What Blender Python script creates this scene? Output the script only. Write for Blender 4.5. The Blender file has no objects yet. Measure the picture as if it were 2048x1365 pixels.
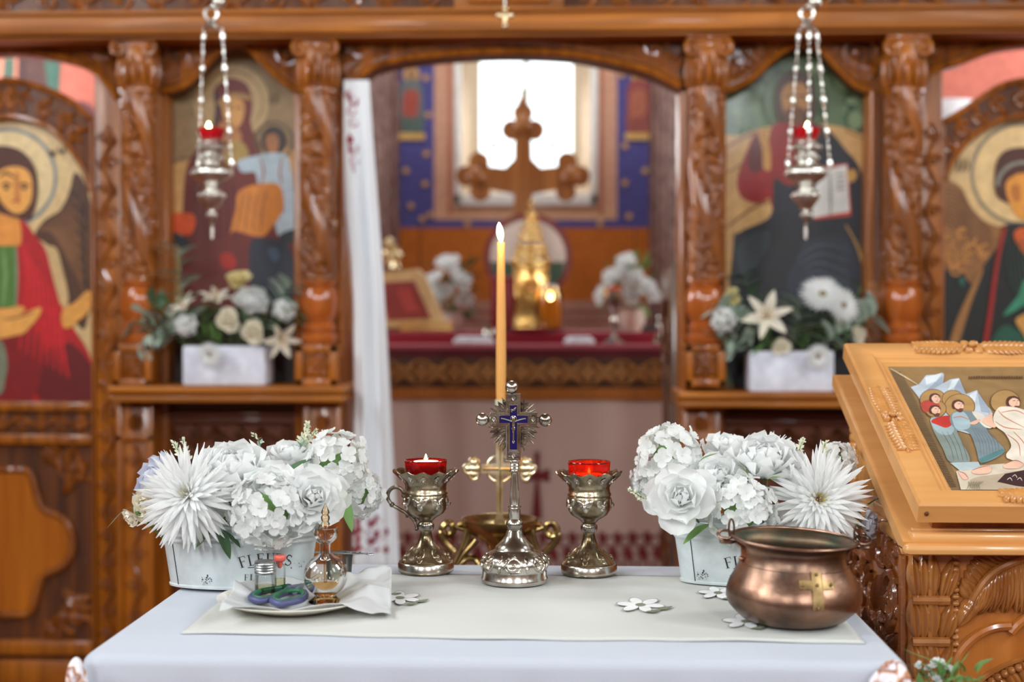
import bpy, bmesh, math, random
from mathutils import Vector, Matrix, Euler, noise
PI = math.pi
V = Vector
sc = bpy.context.scene
COL = sc.collection

# ------------------------------------------------------------------ camera
FPX, CX, CY = 2844.4, 1024.0, 682.5          # 50 mm lens on a 36 mm wide frame, 2048 px
CAMZ = 1.17
YAW, PITCH = math.atan(108 / FPX), math.atan(52.5 / FPX)
cam_d = bpy.data.cameras.new('camera'); cam = bpy.data.objects.new('camera', cam_d); COL.objects.link(cam)
cam.location = (0, 0, CAMZ); cam.rotation_euler = (PI / 2 - PITCH, 0, YAW)
cam_d.lens = 50; cam_d.sensor_width = 36; cam_d.clip_start = 0.05
cam_d.dof.use_dof = True; cam_d.dof.focus_distance = 2.13; cam_d.dof.aperture_fstop = 2.5
cam_d.dof.aperture_blades = 0
sc.camera = cam

# ------------------------------------------------------------------ view, sky, daylight
sc.view_settings.view_transform = 'Standard'; sc.view_settings.look = 'None'
sc.view_settings.gamma = 1.0; sc.view_settings.use_curve_mapping = False
sc.view_settings.exposure = 0.3
sc.cycles.use_denoising = True
sc.cycles.caustics_reflective = False; sc.cycles.caustics_refractive = False
sc.cycles.max_bounces = 10; sc.cycles.transparent_max_bounces = 24
sc.cycles.sample_clamp_indirect = 6.0
w = bpy.data.worlds.new('overcast_sky'); sc.world = w; w.use_nodes = True
bg = w.node_tree.nodes['Background']
bg.inputs[0].default_value = (0.86, 0.96, 0.98, 1); bg.inputs[1].default_value = 2.6

def area(name, loc, rot, sx, sy, power, col):
    l = bpy.data.lights.new(name, 'AREA'); l.shape = 'RECTANGLE'; l.size = sx; l.size_y = sy
    l.energy = power; l.color = col
    o = bpy.data.objects.new(name, l); o.location = loc; o.rotation_euler = rot; COL.objects.link(o)
    return o
DAY = (0.92, 0.97, 1.0)
LW = [(-3.15, 2.3), (-3.15, 0.2), (-3.15, -1.9)]           # high nave windows, left wall (x, y)
RW = [(2.95, 2.5), (2.95, 0.4), (2.95, -1.7)]             # high nave windows, right wall
WZ = 3.05                                                 # their middle height
for (x, y), e in zip(LW, (48, 76, 62)): area('daylight_left', (x - .02, y, WZ), (0, -PI / 2 + .3, 0), 1.7, 0.8, e, DAY)
for (x, y), e in zip(RW, (34, 56, 46)): area('daylight_right', (x + .02, y, WZ), (0, PI / 2 - .3, 0), 1.7, 0.8, e, DAY)
for x in (-1.75, 1.35): area('daylight_rear', (x, -3.42, 3.1), (PI / 2 - .25, 0, 0), 0.5, 0.9, 70, DAY)
area('daylight_apse', (-0.19, 7.12, 1.98), (-PI / 2, 0, 0), 0.44, 0.6, 3.5, DAY)
area('sanctuary_fill_left', (-2.9, 5.3, 2.0), (0, -PI / 2, 0), 1.2, 0.6, 36, DAY)  # added fill inside the sanctuary; its left wall has no window
area('sanctuary_fill_right', (2.7, 5.3, 2.0), (0, PI / 2, 0), 1.2, 0.6, 30, DAY)  # matching added fill; the right sanctuary wall is solid too
area('sanctuary_fill_top', (-0.2, 5.6, 4.15), (0, 0, 0), 1.2, 1.0, 34, DAY)  # added overhead fill for the altar; the ceiling has no skylight

# ------------------------------------------------------------------ projection helpers
RM = Euler((PI / 2 - PITCH, 0, YAW)).to_matrix()
CO = V((0, 0, CAMZ))
def ray(x, y): return RM @ V(((x - CX) / FPX, -(y - CY) / FPX, -1.0))
def at(x, y, Y):
    d = ray(x, y); return CO + d * (Y / d.y)
def on(x, y, z):
    d = ray(x, y); return CO + d * ((z - CAMZ) / d.z)
def onplane(x, y, p, n):
    d = ray(x, y); return CO + d * ((p - CO).dot(n) / d.dot(n))
def spx(Y): return Y / FPX

# ------------------------------------------------------------------ materials
MATS = {}
def lin(c):
    c = c / 255.0
    return c / 12.92 if c <= 0.04045 else ((c + 0.055) / 1.055) ** 2.4
def L3(c, k=1.0): return tuple(min(0.95, lin(x) * k) for x in c) + (1,)
def newmat(name):
    m = bpy.data.materials.new(name); m.use_nodes = True
    nt = m.node_tree; return m, nt, nt.nodes['Principled BSDF']
def nd(nt, t, **kw):
    n = nt.nodes.new(t)
    for k, v in kw.items():
        if k.startswith('i_'): n.inputs[k[2:].replace('_', ' ')].default_value = v
        else: setattr(n, k, v)
    return n
def objcoord(nt, scale):
    tc = nd(nt, 'ShaderNodeTexCoord'); mp = nd(nt, 'ShaderNodeMapping'); mp.inputs['Scale'].default_value = scale
    nt.links.new(tc.outputs['Object'], mp.inputs['Vector']); return mp.outputs['Vector']
def ramp(nt, fac, stops):
    r = nd(nt, 'ShaderNodeValToRGB')
    while len(r.color_ramp.elements) < len(stops): r.color_ramp.elements.new(0.5)
    for e, (p, c) in zip(r.color_ramp.elements, stops): e.position = p; e.color = c
    nt.links.new(fac, r.inputs['Fac']); return r.outputs['Color']
def bump(nt, b, h, strength, dist=0.01):
    bp = nd(nt, 'ShaderNodeBump'); bp.inputs['Strength'].default_value = strength; bp.inputs['Distance'].default_value = dist
    nt.links.new(h, bp.inputs['Height']); nt.links.new(bp.outputs['Normal'], b.inputs['Normal'])
def plain(rgb, rough=0.55, k=1.25, coat=0.0, metal=0.0, sheen=0.0):
    key = ('p', rgb, rough, k, coat, metal, sheen)
    if key not in MATS:
        m, nt, b = newmat('paint_%02x%02x%02x' % tuple(int(x) for x in rgb))
        n = nd(nt, 'ShaderNodeTexNoise'); n.inputs['Scale'].default_value = 35; n.inputs['Detail'].default_value = 3
        nt.links.new(objcoord(nt, (1, 1, 1)), n.inputs['Vector'])
        c = L3(rgb, k); lo = tuple(x * .86 for x in c[:3]) + (1,); hi = tuple(min(.95, x * 1.1) for x in c[:3]) + (1,)
        nt.links.new(ramp(nt, n.outputs['Fac'], [(.3, lo), (.7, hi)]), b.inputs['Base Color'])
        b.inputs['Roughness'].default_value = rough; b.inputs['Coat Weight'].default_value = coat
        b.inputs['Coat Roughness'].default_value = 0.12; b.inputs['Metallic'].default_value = metal
        b.inputs['Sheen Weight'].default_value = sheen
        MATS[key] = m
    return MATS[key]
def wood(name, dark, light, axis='z', rough=0.32, coat=0.6, k=1.2, rel=0.0, scl=1.0):
    m, nt, b = newmat(name)
    s = {'x': (1.2, 22, 22), 'z': (22, 22, 1.2), 'y': (22, 1.2, 22)}[axis]
    v = objcoord(nt, tuple(q * scl for q in s))
    n = nd(nt, 'ShaderNodeTexNoise'); n.inputs['Scale'].default_value = 1.6; n.inputs['Detail'].default_value = 6; n.inputs['Distortion'].default_value = 0.6
    nt.links.new(v, n.inputs['Vector'])
    nt.links.new(ramp(nt, n.outputs['Fac'], [(.28, L3(dark, k)), (.5, L3(tuple((a + c) / 2 for a, c in zip(dark, light)), k)), (.75, L3(light, k))]), b.inputs['Base Color'])
    b.inputs['Roughness'].default_value = rough; b.inputs['Coat Weight'].default_value = coat; b.inputs['Coat Roughness'].default_value = 0.1; b.inputs['Specular IOR Level'].default_value = .35
    if rel:
        n2 = nd(nt, 'ShaderNodeTexNoise'); n2.inputs['Scale'].default_value = 90; n2.inputs['Detail'].default_value = 2; n2.inputs['Distortion'].default_value = 1.6
        nt.links.new(objcoord(nt, (1, 1, 1)), n2.inputs['Vector']); bump(nt, b, n2.outputs['Fac'], rel, 0.006)
    return m
def metal(name, c1, c2, rough=0.25, scale=30, bmp=0.0, bscale=120, k=1.15, dirt=.5):
    m, nt, b = newmat(name)
    n = nd(nt, 'ShaderNodeTexNoise'); n.inputs['Scale'].default_value = scale; n.inputs['Detail'].default_value = 5
    v = objcoord(nt, (1, 1, 1)); nt.links.new(v, n.inputs['Vector'])
    nt.links.new(ramp(nt, n.outputs['Fac'], [(dirt - .16, L3(c1, k)), (dirt + .16, L3(c2, k))]), b.inputs['Base Color'])
    b.inputs['Metallic'].default_value = 1.0; b.inputs['Roughness'].default_value = rough
    if bmp:
        n2 = nd(nt, 'ShaderNodeTexNoise'); n2.inputs['Scale'].default_value = bscale; n2.inputs['Detail'].default_value = 2
        nt.links.new(v, n2.inputs['Vector']); bump(nt, b, n2.outputs['Fac'], bmp, 0.002)
    return m
def cloth(name, rgb, k=1.25, rough=.9, weave=900, bmp=.25, sheen=.2):
    m, nt, b = newmat(name)
    v = objcoord(nt, (1, 1, 1))
    n = nd(nt, 'ShaderNodeTexNoise'); n.inputs['Scale'].default_value = weave; n.inputs['Detail'].default_value = 2
    nt.links.new(v, n.inputs['Vector'])
    c = L3(rgb, k); nt.links.new(ramp(nt, n.outputs['Fac'], [(.2, tuple(x * .93 for x in c[:3]) + (1,)), (.8, c)]), b.inputs['Base Color'])
    b.inputs['Roughness'].default_value = rough; b.inputs['Sheen Weight'].default_value = sheen
    bump(nt, b, n.outputs['Fac'], bmp, 0.0006); return m
def petalmat(name, rgb, k=1.3, tr=.3):
    m, nt, b = newmat(name)
    n = nd(nt, 'ShaderNodeTexNoise'); n.inputs['Scale'].default_value = 60; n.inputs['Detail'].default_value = 3
    nt.links.new(objcoord(nt, (1, 1, 1)), n.inputs['Vector'])
    c = L3(rgb, k); col = ramp(nt, n.outputs['Fac'], [(.3, tuple(x * .96 for x in c[:3]) + (1,)), (.7, c)])
    nt.links.new(col, b.inputs['Base Color']); b.inputs['Roughness'].default_value = .6
    t = nd(nt, 'ShaderNodeBsdfTranslucent'); nt.links.new(col, t.inputs['Color'])
    mx = nd(nt, 'ShaderNodeMixShader'); mx.inputs[0].default_value = tr
    out = nt.nodes['Material Output']
    nt.links.new(b.outputs[0], mx.inputs[1]); nt.links.new(t.outputs[0], mx.inputs[2]); nt.links.new(mx.outputs[0], out.inputs['Surface'])
    return m
def thinglass(name, tint, rough=.02, refl=1.0):
    m = bpy.data.materials.new(name); m.use_nodes = True; nt = m.node_tree
    for n in list(nt.nodes):
        if n.type != 'OUTPUT_MATERIAL': nt.nodes.remove(n)
    out = nt.nodes['Material Output']
    t = nd(nt, 'ShaderNodeBsdfTransparent'); g = nd(nt, 'ShaderNodeBsdfGlossy'); g.inputs['Roughness'].default_value = rough
    lw = nd(nt, 'ShaderNodeLayerWeight'); lw.inputs['Blend'].default_value = 0.25
    tt = tuple(min(1, x) for x in tint)
    edge = tuple(x ** 1.5 * .95 for x in tt)
    col = ramp(nt, lw.outputs['Facing'], [(.35, tt + (1,)), (.97, edge + (1,))])
    nt.links.new(col, t.inputs['Color'])
    fr = nd(nt, 'ShaderNodeFresnel'); fr.inputs['IOR'].default_value = 1.45
    mul = nd(nt, 'ShaderNodeMath', operation='MULTIPLY'); mul.inputs[1].default_value = refl
    nt.links.new(fr.outputs[0], mul.inputs[0])
    mx = nd(nt, 'ShaderNodeMixShader'); nt.links.new(mul.outputs[0], mx.inputs[0])
    nt.links.new(t.outputs[0], mx.inputs[1]); nt.links.new(g.outputs[0], mx.inputs[2]); nt.links.new(mx.outputs[0], out.inputs['Surface'])
    return m
def emit(name, rgb, s):
    m = bpy.data.materials.new(name); m.use_nodes = True; nt = m.node_tree
    b = nt.nodes['Principled BSDF']; b.inputs['Base Color'].default_value = (0, 0, 0, 1)
    b.inputs['Emission Color'].default_value = rgb + (1,); b.inputs['Emission Strength'].default_value = s
    return m

# ------------------------------------------------------------------ mesh builder
def wloc(o):
    p = V((0, 0, 0))
    while o is not None: p = p + o.location; o = o.parent
    return p
def catmull(pts, n=6, closed=False):
    pts = [V(p) for p in pts]; out = []; N = len(pts)
    if N < 3: return pts
    segs = N if closed else N - 1
    for i in range(segs):
        if closed: a, b, c, d = pts[(i - 1) % N], pts[i], pts[(i + 1) % N], pts[(i + 2) % N]
        else: a, b, c, d = pts[max(i - 1, 0)], pts[i], pts[i + 1], pts[min(i + 2, N - 1)]
        for k in range(n):
            t = k / n
            out.append(0.5 * ((2 * b) + (c - a) * t + (2 * a - 5 * b + 4 * c - d) * t * t + (3 * b - a - 3 * c + d) * t ** 3))
    if not closed: out.append(pts[-1])
    return out
class MB:
    def __init__(s): s.v = []; s.f = []; s.m = []; s.sm = []
    def add(s, vs, fs, mi=0, smooth=True):
        b = len(s.v); s.v += [V(p) for p in vs]
        for f in fs: s.f.append([i + b for i in f]); s.m.append(mi); s.sm.append(smooth)
        return s
    def grid(s, fn, nu, nv, cu=False, cv=False, mi=0, smooth=True):
        U = nu if cu else nu + 1; W = nv if cv else nv + 1
        vs = [fn(i / nu, j / nv) for i in range(U) for j in range(W)]
        fs = []
        for i in range(nu):
            for j in range(nv):
                i2 = (i + 1) % U; j2 = (j + 1) % W
                fs.append((i * W + j, i2 * W + j, i2 * W + j2, i * W + j2))
        return s.add(vs, fs, mi, smooth)
    def box(s, c, d, bev=0.0, M=None, mi=0):
        bm = bmesh.new(); bmesh.ops.create_cube(bm, size=1.0)
        for v in bm.verts: v.co = V((v.co.x * d[0], v.co.y * d[1], v.co.z * d[2]))
        if bev > 0: bmesh.ops.bevel(bm, geom=list(bm.edges), offset=min(bev, min(d) * .45), segments=2, affect='EDGES', profile=.5)
        c = V(c)
        vs = [((M @ v.co) if M else v.co) + c for v in bm.verts]
        fs = [[v.index for v in f.verts] for f in bm.faces]
        bm.free(); return s.add(vs, fs, mi, bev > 0)
    def span(s, a, b, bev=0.0, mi=0):
        return s.box([(a[i] + b[i]) / 2 for i in range(3)], [abs(a[i] - b[i]) for i in range(3)], bev, None, mi)
    def lathe(s, prof, c=(0, 0, 0), seg=32, mod=None, M=None, mi=0, cap=True):
        c = V(c); n = len(prof); vs = []; fs = []
        for j, (r, z) in enumerate(prof):
            for i in range(seg):
                a = 2 * PI * i / seg
                rr, zz = (r, z) if mod is None else mod(r, z, a, j / (n - 1))
                p = V((rr * math.cos(a), rr * math.sin(a), zz)); vs.append(((M @ p) if M else p) + c)
        for j in range(n - 1):
            for i in range(seg):
                i2 = (i + 1) % seg
                fs.append((j * seg + i, j * seg + i2, (j + 1) * seg + i2, (j + 1) * seg + i))
        if cap:
            if prof[0][0] > 1e-5: fs.append([i for i in range(seg)][::-1])
            if prof[-1][0] > 1e-5: fs.append([(n - 1) * seg + i for i in range(seg)])
        return s.add(vs, fs, mi)
    def tube(s, pts, r, seg=8, closed=False, mi=0, flat=1.0):
        pts = [V(p) for p in pts]; n = len(pts)
        if n < 2: return s
        rf = (lambda t: r) if not callable(r) else r
        vs = []; fs = []; nrm = None
        for i, p in enumerate(pts):
            if closed: t = pts[(i + 1) % n] - pts[i - 1]
            else: t = pts[min(i + 1, n - 1)] - pts[max(i - 1, 0)]
            if t.length < 1e-9: t = V((0, 0, 1))
            t.normalize()
            if nrm is None:
                nrm = t.orthogonal().normalized()
            nrm = nrm - t * nrm.dot(t)
            if nrm.length < 1e-6: nrm = t.orthogonal()
            nrm.normalize(); bn = t.cross(nrm); rr = rf(i / max(1, n - 1))
            for k in range(seg):
                a = 2 * PI * k / seg; vs.append(p + nrm * (math.cos(a) * rr) + bn * (math.sin(a) * rr * flat))
        for i in range(n if closed else n - 1):
            i2 = (i + 1) % n
            for k in range(seg):
                k2 = (k + 1) % seg; fs.append((i * seg + k, i * seg + k2, i2 * seg + k2, i2 * seg + k))
        if not closed: fs += [[k for k in range(seg)][::-1], [(n - 1) * seg + k for k in range(seg)]]
        return s.add(vs, fs, mi)
    def prism(s, pts, fn, h0, h1, bev=0.0, mi=0, smooth=False, back=True):
        n = len(pts); vs = [fn(p, h0) for p in pts] + [fn(p, h1) for p in pts]
        fs = [(i, (i + 1) % n, n + (i + 1) % n, n + i) for i in range(n)] + [list(range(n, 2 * n))]
        if back: fs.append(list(range(n))[::-1])
        return s.add(vs, fs, mi, smooth)
    def ell(s, c, r, seg=12, rings=8, M=None, mi=0):
        if not hasattr(r, '__len__'): r = (r, r, r)
        c = V(c); vs = []; fs = []
        for j in range(rings + 1):
            th = PI * j / rings
            for i in range(seg):
                a = 2 * PI * i / seg
                p = V((r[0] * math.sin(th) * math.cos(a), r[1] * math.sin(th) * math.sin(a), r[2] * math.cos(th)))
                vs.append(((M @ p) if M else p) + c)
        for j in range(rings):
            for i in range(seg):
                i2 = (i + 1) % seg; fs.append((j * seg + i, (j + 1) * seg + i, (j + 1) * seg + i2, j * seg + i2))
        return s.add(vs, fs, mi)
    def merge(s, o, M=None, mi=None):
        b = len(s.v); s.v += [(M @ p) if M else p.copy() for p in o.v]
        for f, m, sm in zip(o.f, o.m, o.sm): s.f.append([i + b for i in f]); s.m.append(m if mi is None else mi); s.sm.append(sm)
        return s
    def build(s, name, mats, parent=None, origin=None, sharp=42, solid=0.0, fix=True):
        me = bpy.data.meshes.new(name)
        off = wloc(parent) if parent else (V(origin) if origin is not None else V((0, 0, 0)))
        me.from_pydata([tuple(p - off) for p in s.v], [], s.f)
        me.polygons.foreach_set('material_index', s.m); me.polygons.foreach_set('use_smooth', s.sm)
        for m in (mats if isinstance(mats, (list, tuple)) else [mats]): me.materials.append(m)
        bm = bmesh.new(); bm.from_mesh(me)
        bmesh.ops.remove_doubles(bm, verts=bm.verts, dist=1e-6)
        if fix: bmesh.ops.recalc_face_normals(bm, faces=bm.faces)
        bm.to_mesh(me); bm.free()
        if sharp: me.set_sharp_from_angle(angle=math.radians(sharp))
        me.update()
        o = bpy.data.objects.new(name, me); COL.objects.link(o)
        if parent: o.parent = parent
        elif origin is not None: o.location = origin
        if solid:
            md = o.modifiers.new('thickness', 'SOLIDIFY'); md.thickness = solid; md.offset = 0
        return o
def thing(name, label, cat, loc=(0, 0, 0), group=None):
    o = bpy.data.objects.new(name, None); COL.objects.link(o); o.empty_display_size = .03
    o.location = loc; o['label'] = label; o['category'] = cat
    if group: o['group'] = group
    return o
def tag(o, label, cat, group=None):
    o['label'] = label; o['category'] = cat
    if group: o['group'] = group
    return o
def struct(o): o['kind'] = 'structure'; return o
def dup(root, M, label=None, group=None):
    r = root.copy(); COL.objects.link(r); r.matrix_world = M
    if label: r['label'] = label
    if group: r['group'] = group
    for ch in list(root.children):
        c = ch.copy(); COL.objects.link(c); c.parent = r
        for g in ch.children:
            d = g.copy(); COL.objects.link(d); d.parent = c
    return r
def frame_to(n, spin=0.0):
    n = V(n).normalized(); q = V((0, 0, 1)).rotation_difference(n)
    return q.to_matrix() @ Matrix.Rotation(spin, 3, 'Z')
def aim(pos, n, spin=0.0, s=1.0):
    M = frame_to(n, spin).to_4x4(); M = M @ Matrix.Scale(s, 4); M.translation = V(pos); return M

# relief carving elements; P(u, v, h) -> world
def lobe(mb, P, u, v, ang, L, W, H, bend=0.0, mi=0, nt=7):
    ca, sa = math.cos(ang), math.sin(ang)
    def fn(t, s):
        s2 = s * 2 - 1
        wd = W * math.sin(PI * min(1, .08 + .92 * t)) ** .75 if t < 1 else 0
        x = L * t; y = s2 * wd * .5 + bend * t * t * L
        rib = 1 - .35 * math.exp(-(s2 * 4) ** 2)
        h = H * math.sqrt(max(0, 1 - s2 * s2)) * (math.sin(PI * (.12 + .8 * t)) ** .6) * rib
        return P(u + x * ca - y * sa, v + x * sa + y * ca, h)
    mb.grid(fn, nt, 6, mi=mi)
def scroll(mb, P, u, v, a0, turns, R, r, sgn=1, mi=0, h=None, leaves=True):
    pts = []; N = int(22 * turns) + 2
    for i in range(N):
        t = i / (N - 1); a = a0 + sgn * turns * 2 * PI * t; rr = R * (1 - .86 * t)
        pts.append(P(u + rr * math.cos(a), v + rr * math.sin(a), (r * .5 if h is None else h)))
    mb.tube(pts, lambda t: r * (1 - .5 * t), 6, mi=mi)
    mb.ell(P(u, v, r * .6), r * 1.5, 8, 6, mi=mi)
    if leaves:
        k = max(3, int(R / r * 1.1))
        for i in range(k):
            t = .62 * i / k; a = a0 + sgn * turns * 2 * PI * t; rr = R * (1 - .86 * t)
            lobe(mb, P, u + rr * math.cos(a), v + rr * math.sin(a), a + sgn * .9, R * .55, R * .26, r * 1.25, .25 * sgn, mi, 5)
def rosette(mb, P, u, v, R, h, n=8, mi=0):
    for i in range(n):
        a = 2 * PI * i / n; lobe(mb, P, u + R * .2 * math.cos(a), v + R * .2 * math.sin(a), a, R * .8, R * .55, h, 0, mi, 5)
    mb.ell(P(u, v, h * .8), (R * .26,) * 3, 8, 6, mi=mi)
def vine(mb, P, L, W, r, mi=0, horiz=False, step=None, phase=0):
    """running vine with alternate scrolls filling a strip of length L and width W, P(along, across, h)"""
    step = step or W * 1.0; n = max(1, int(round(L / step))); step = L / n
    pts = [P(L * i / (n * 10), W * .22 * math.sin(PI * (i / 10 + phase)), r * .6) for i in range(n * 10 + 1)]
    mb.tube(pts, r, 6, mi=mi)
    for k in range(n):
        sg = 1 if (k + phase) % 2 == 0 else -1
        u = (k + .5) * step
        scroll(mb, P, u, -sg * W * .16, -PI / 2 * sg, 1.35, W * .30, r * .85, sg, mi)
        for q in range(3):
            lobe(mb, P, u - step * .3 + q * step * .2, sg * W * .2, sg * (PI / 2 - .7 + .45 * q), W * .3, W * .14, r * 1.3, .2, mi, 5)
def yplane(Y, sgn=-1):
    """relief on a vertical wall facing the nave; returns P for strips given origin/axes"""
    def mk(ox, oz, ax):
        if ax == 'z': return lambda u, v, h: V((ox + v, Y + sgn * h, oz + u))
        return lambda u, v, h: V((ox + u, Y + sgn * h, oz + v))
    return mk

def votiveglass(name, tint, dif):
    m = thinglass(name, tint, .02, 1.0); nt = m.node_tree; out = nt.nodes['Material Output']; src = out.inputs['Surface'].links[0].from_socket
    t = nd(nt, 'ShaderNodeBsdfTranslucent'); t.inputs['Color'].default_value = dif + (1,); d = nd(nt, 'ShaderNodeBsdfDiffuse'); d.inputs['Color'].default_value = dif + (1,)
    a = nd(nt, 'ShaderNodeMixShader'); a.inputs[0].default_value = .5; nt.links.new(t.outputs[0], a.inputs[1]); nt.links.new(d.outputs[0], a.inputs[2])
    mx = nd(nt, 'ShaderNodeMixShader'); mx.inputs[0].default_value = .38; nt.links.new(src, mx.inputs[1]); nt.links.new(a.outputs[0], mx.inputs[2]); nt.links.new(mx.outputs[0], out.inputs['Surface']); return m
# ------------------------------------------------------------------ shared materials
W_DK = wood('carved_wood_vertical', (116, 60, 8), (192, 112, 26), 'z', .3, .35, 1.0, .25)
W_HZ = wood('varnished_wood_horizontal', (128, 70, 10), (196, 118, 30), 'x', .45, .08, 1.0)
W_REL = wood('carved_relief_wood', (108, 54, 9), (186, 108, 27), 'z', .13, .8, .98, .8)
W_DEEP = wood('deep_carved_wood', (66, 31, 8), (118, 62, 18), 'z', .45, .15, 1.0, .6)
W_PANEL = wood('plain_wood_panel', (150, 80, 14), (184, 106, 28), 'z', .34, .25, 1.1)
GOLDP = plain((196, 160, 96), .45, 1.1)
SILVER = metal('polished_silver', (112, 104, 94), (206, 202, 194), .2, 18, .0, k=1.1, dirt=.42)
SILVER_R = metal('repousse_silver', (96, 88, 78), (214, 208, 196), .2, 40, .35, 260, dirt=.45)
SILVER_L = metal('bright_lamp_silver', (166, 158, 146), (240, 236, 228), .28, 30, .25, 200, dirt=.4)
SILVER_DK = metal('tarnished_silver', (66, 58, 50), (150, 138, 124), .3, 60, .3, 420, dirt=.5)
BRASS = metal('aged_brass', (128, 104, 60), (196, 170, 116), .26, 30, .1, 160)
GILT = metal('gilt_brass', (170, 124, 60), (236, 200, 130), .22, 25, .2, 200)
PEARL = metal('pale_gold', (190, 160, 110), (240, 224, 190), .3, 40, .2, 200)
COPPER = metal('hammered_copper', (72, 60, 52), (152, 116, 96), .34, 14, .22, 70, dirt=.48)
COPPER_IN = metal('verdigris_inside', (70, 78, 66), (128, 100, 78), .5, 22, .3, 60)
WHITE = plain((226, 228, 232), .6, 1.15)
FLAME = emit('flame', (1.0, .72, .34), 26)
WAX = plain((206, 150, 82), .45, 1.2)

# ------------------------------------------------------------------ room shell
def wallbox(name, a, b, mat, extra=()):
    m = MB(); m.span(a, b)
    for p, q in extra: m.span(p, q)
    return struct(m.build(name, mat, origin=((a[0] + b[0]) / 2, (a[1] + b[1]) / 2, min(a[2], b[2]))))
PLASTER = plain((206, 196, 182), .85, 1.1); WARMWALL = plain((128, 102, 78), .85, 1.0)
wallbox('floor', (-3.4, -3.7, -.1), (3.2, 7.4, 0), plain((120, 70, 52), .6, 1.1))
wallbox('ceiling', (-3.4, -3.7, 4.2), (3.2, 7.4, 4.3), plain((104, 82, 64), .85, 1.0))
def pierced(name, fixed, lo, hi, holes, axis, mat, z0=0, z1=4.2):
    """wall with rectangular holes; fixed = (near, far) in the thickness axis; holes = (c0, c1, z0, z1)"""
    m = MB(); cur = lo
    def seg(a, b, p, q):
        if b - a < 1e-4 or q - p < 1e-4: return
        if axis == 'y': m.span((fixed[0], a, p), (fixed[1], b, q))
        else: m.span((a, fixed[0], p), (b, fixed[1], q))
    for c0, c1, a, b in sorted(holes):
        seg(cur, c0, z0, z1); seg(c0, c1, z0, a); seg(c0, c1, b, z1); cur = c1
    seg(cur, hi, z0, z1)
    return struct(m.build(name, mat))
pierced('wall_left', (-3.35, -3.15), -3.7, 4.45, [(y - .42, y + .42, WZ - .87, WZ + .87) for x, y in LW], 'y', WARMWALL)
pierced('wall_right', (2.95, 3.15), -3.7, 4.45, [(y - .42, y + .42, WZ - .87, WZ + .87) for x, y in RW], 'y', WARMWALL)
pierced('wall_rear', (-3.7, -3.5), -3.35, 3.15, [(-2.05, -1.45, 2.6, 3.6), (1.05, 1.65, 2.6, 3.6)], 'x', plain((150, 120, 96), .85, 1.0))
WINF = plain((230, 230, 226), .5, 1.1)
wn = 2
for lst, sx in ((LW, 1), (RW, -1)):
    for x, y in lst:
        m = MB(); X = x + .02 * sx
        for dy in (-.4, 0, .4): m.box((X, y + dy, WZ), (.05, .04, 1.74), .005)
        for dz in (-.85, .1, .85): m.box((X, y, WZ + dz), (.05, .84, .04), .005)
        wn += 1; struct(m.build('window_%d' % wn, WINF))
for x in (-1.75, 1.35):
    m = MB()
    for dx in (-.28, 0, .28): m.box((x + dx, -3.46, 3.1), (.03, .05, .98), .004)
    for dz in (-.48, .15, .48): m.box((x, -3.46, 3.1 + dz), (.58, .05, .03), .004)
    wn += 1; struct(m.build('window_%d' % wn, WINF))

# ------------------------------------------------------------------ flat painting helper (painted surface with thin layers of paint)
class Paint:
    def __init__(s, Y=None, step=.00012, proj=None):
        s.mb = MB(); s.mats = []; s.k = 0; s.step = step; s.Y = Y
        s.proj = proj or (lambda x, y, h: at(x, y, Y) + V((0, -h, 0)))
    def mi(s, c, **kw):
        m = plain(c, **kw) if isinstance(c, tuple) else c
        if m not in s.mats: s.mats.append(m)
        return s.mats.index(m)
    def poly(s, c, pts, sm=True, rough=.5, coat=.15):
        p = catmull([(a, b, 0) for a, b in pts], 5, True) if sm else [V((a, b, 0)) for a, b in pts]
        s.k += 1; h = s.step * s.k
        s.mb.add([s.proj(q.x, q.y, h) for q in p], [list(range(len(p)))], s.mi(c, rough=rough, coat=coat), False)
    def disc(s, c, x, y, r, ry=None, n=28, **kw):
        ry = ry or r; s.poly(c, [(x + r * math.cos(2 * PI * i / n), y + ry * math.sin(2 * PI * i / n)) for i in range(n)], False, **kw)
    def ring(s, c, x, y, r, wd, a0=0, a1=2 * PI, n=36, ry=1.0, rough=.5, coat=.15):
        s.k += 1; h = s.step * s.k; vs = []
        for i in range(n + 1):
            a = a0 + (a1 - a0) * i / n
            for q in (r, r - wd): vs.append(s.proj(x + q * math.cos(a), y + ry * q * math.sin(a), h))
        s.mb.add(vs, [(2 * i, 2 * i + 2, 2 * i + 3, 2 * i + 1) for i in range(n)], s.mi(c, rough=rough, coat=coat), False)
    def line(s, c, pts, wd, **kw):
        p = catmull([(a, b, 0) for a, b in pts], 5); L = []; R = []
        for i, q in enumerate(p):
            t = (p[min(i + 1, len(p) - 1)] - p[max(i - 1, 0)]); t.normalize(); n = V((-t.y, t.x, 0))
            f = wd * .5 * (.45 + .55 * math.sin(PI * i / (len(p) - 1)))
            L.append(q + n * f); R.append(q - n * f)
        s.poly(c, [(q.x, q.y) for q in L + R[::-1]], False, **kw)
    def build(s, name, parent=None, origin=None): return s.mb.build(name, s.mats, parent, origin, sharp=0, fix=False)

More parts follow.
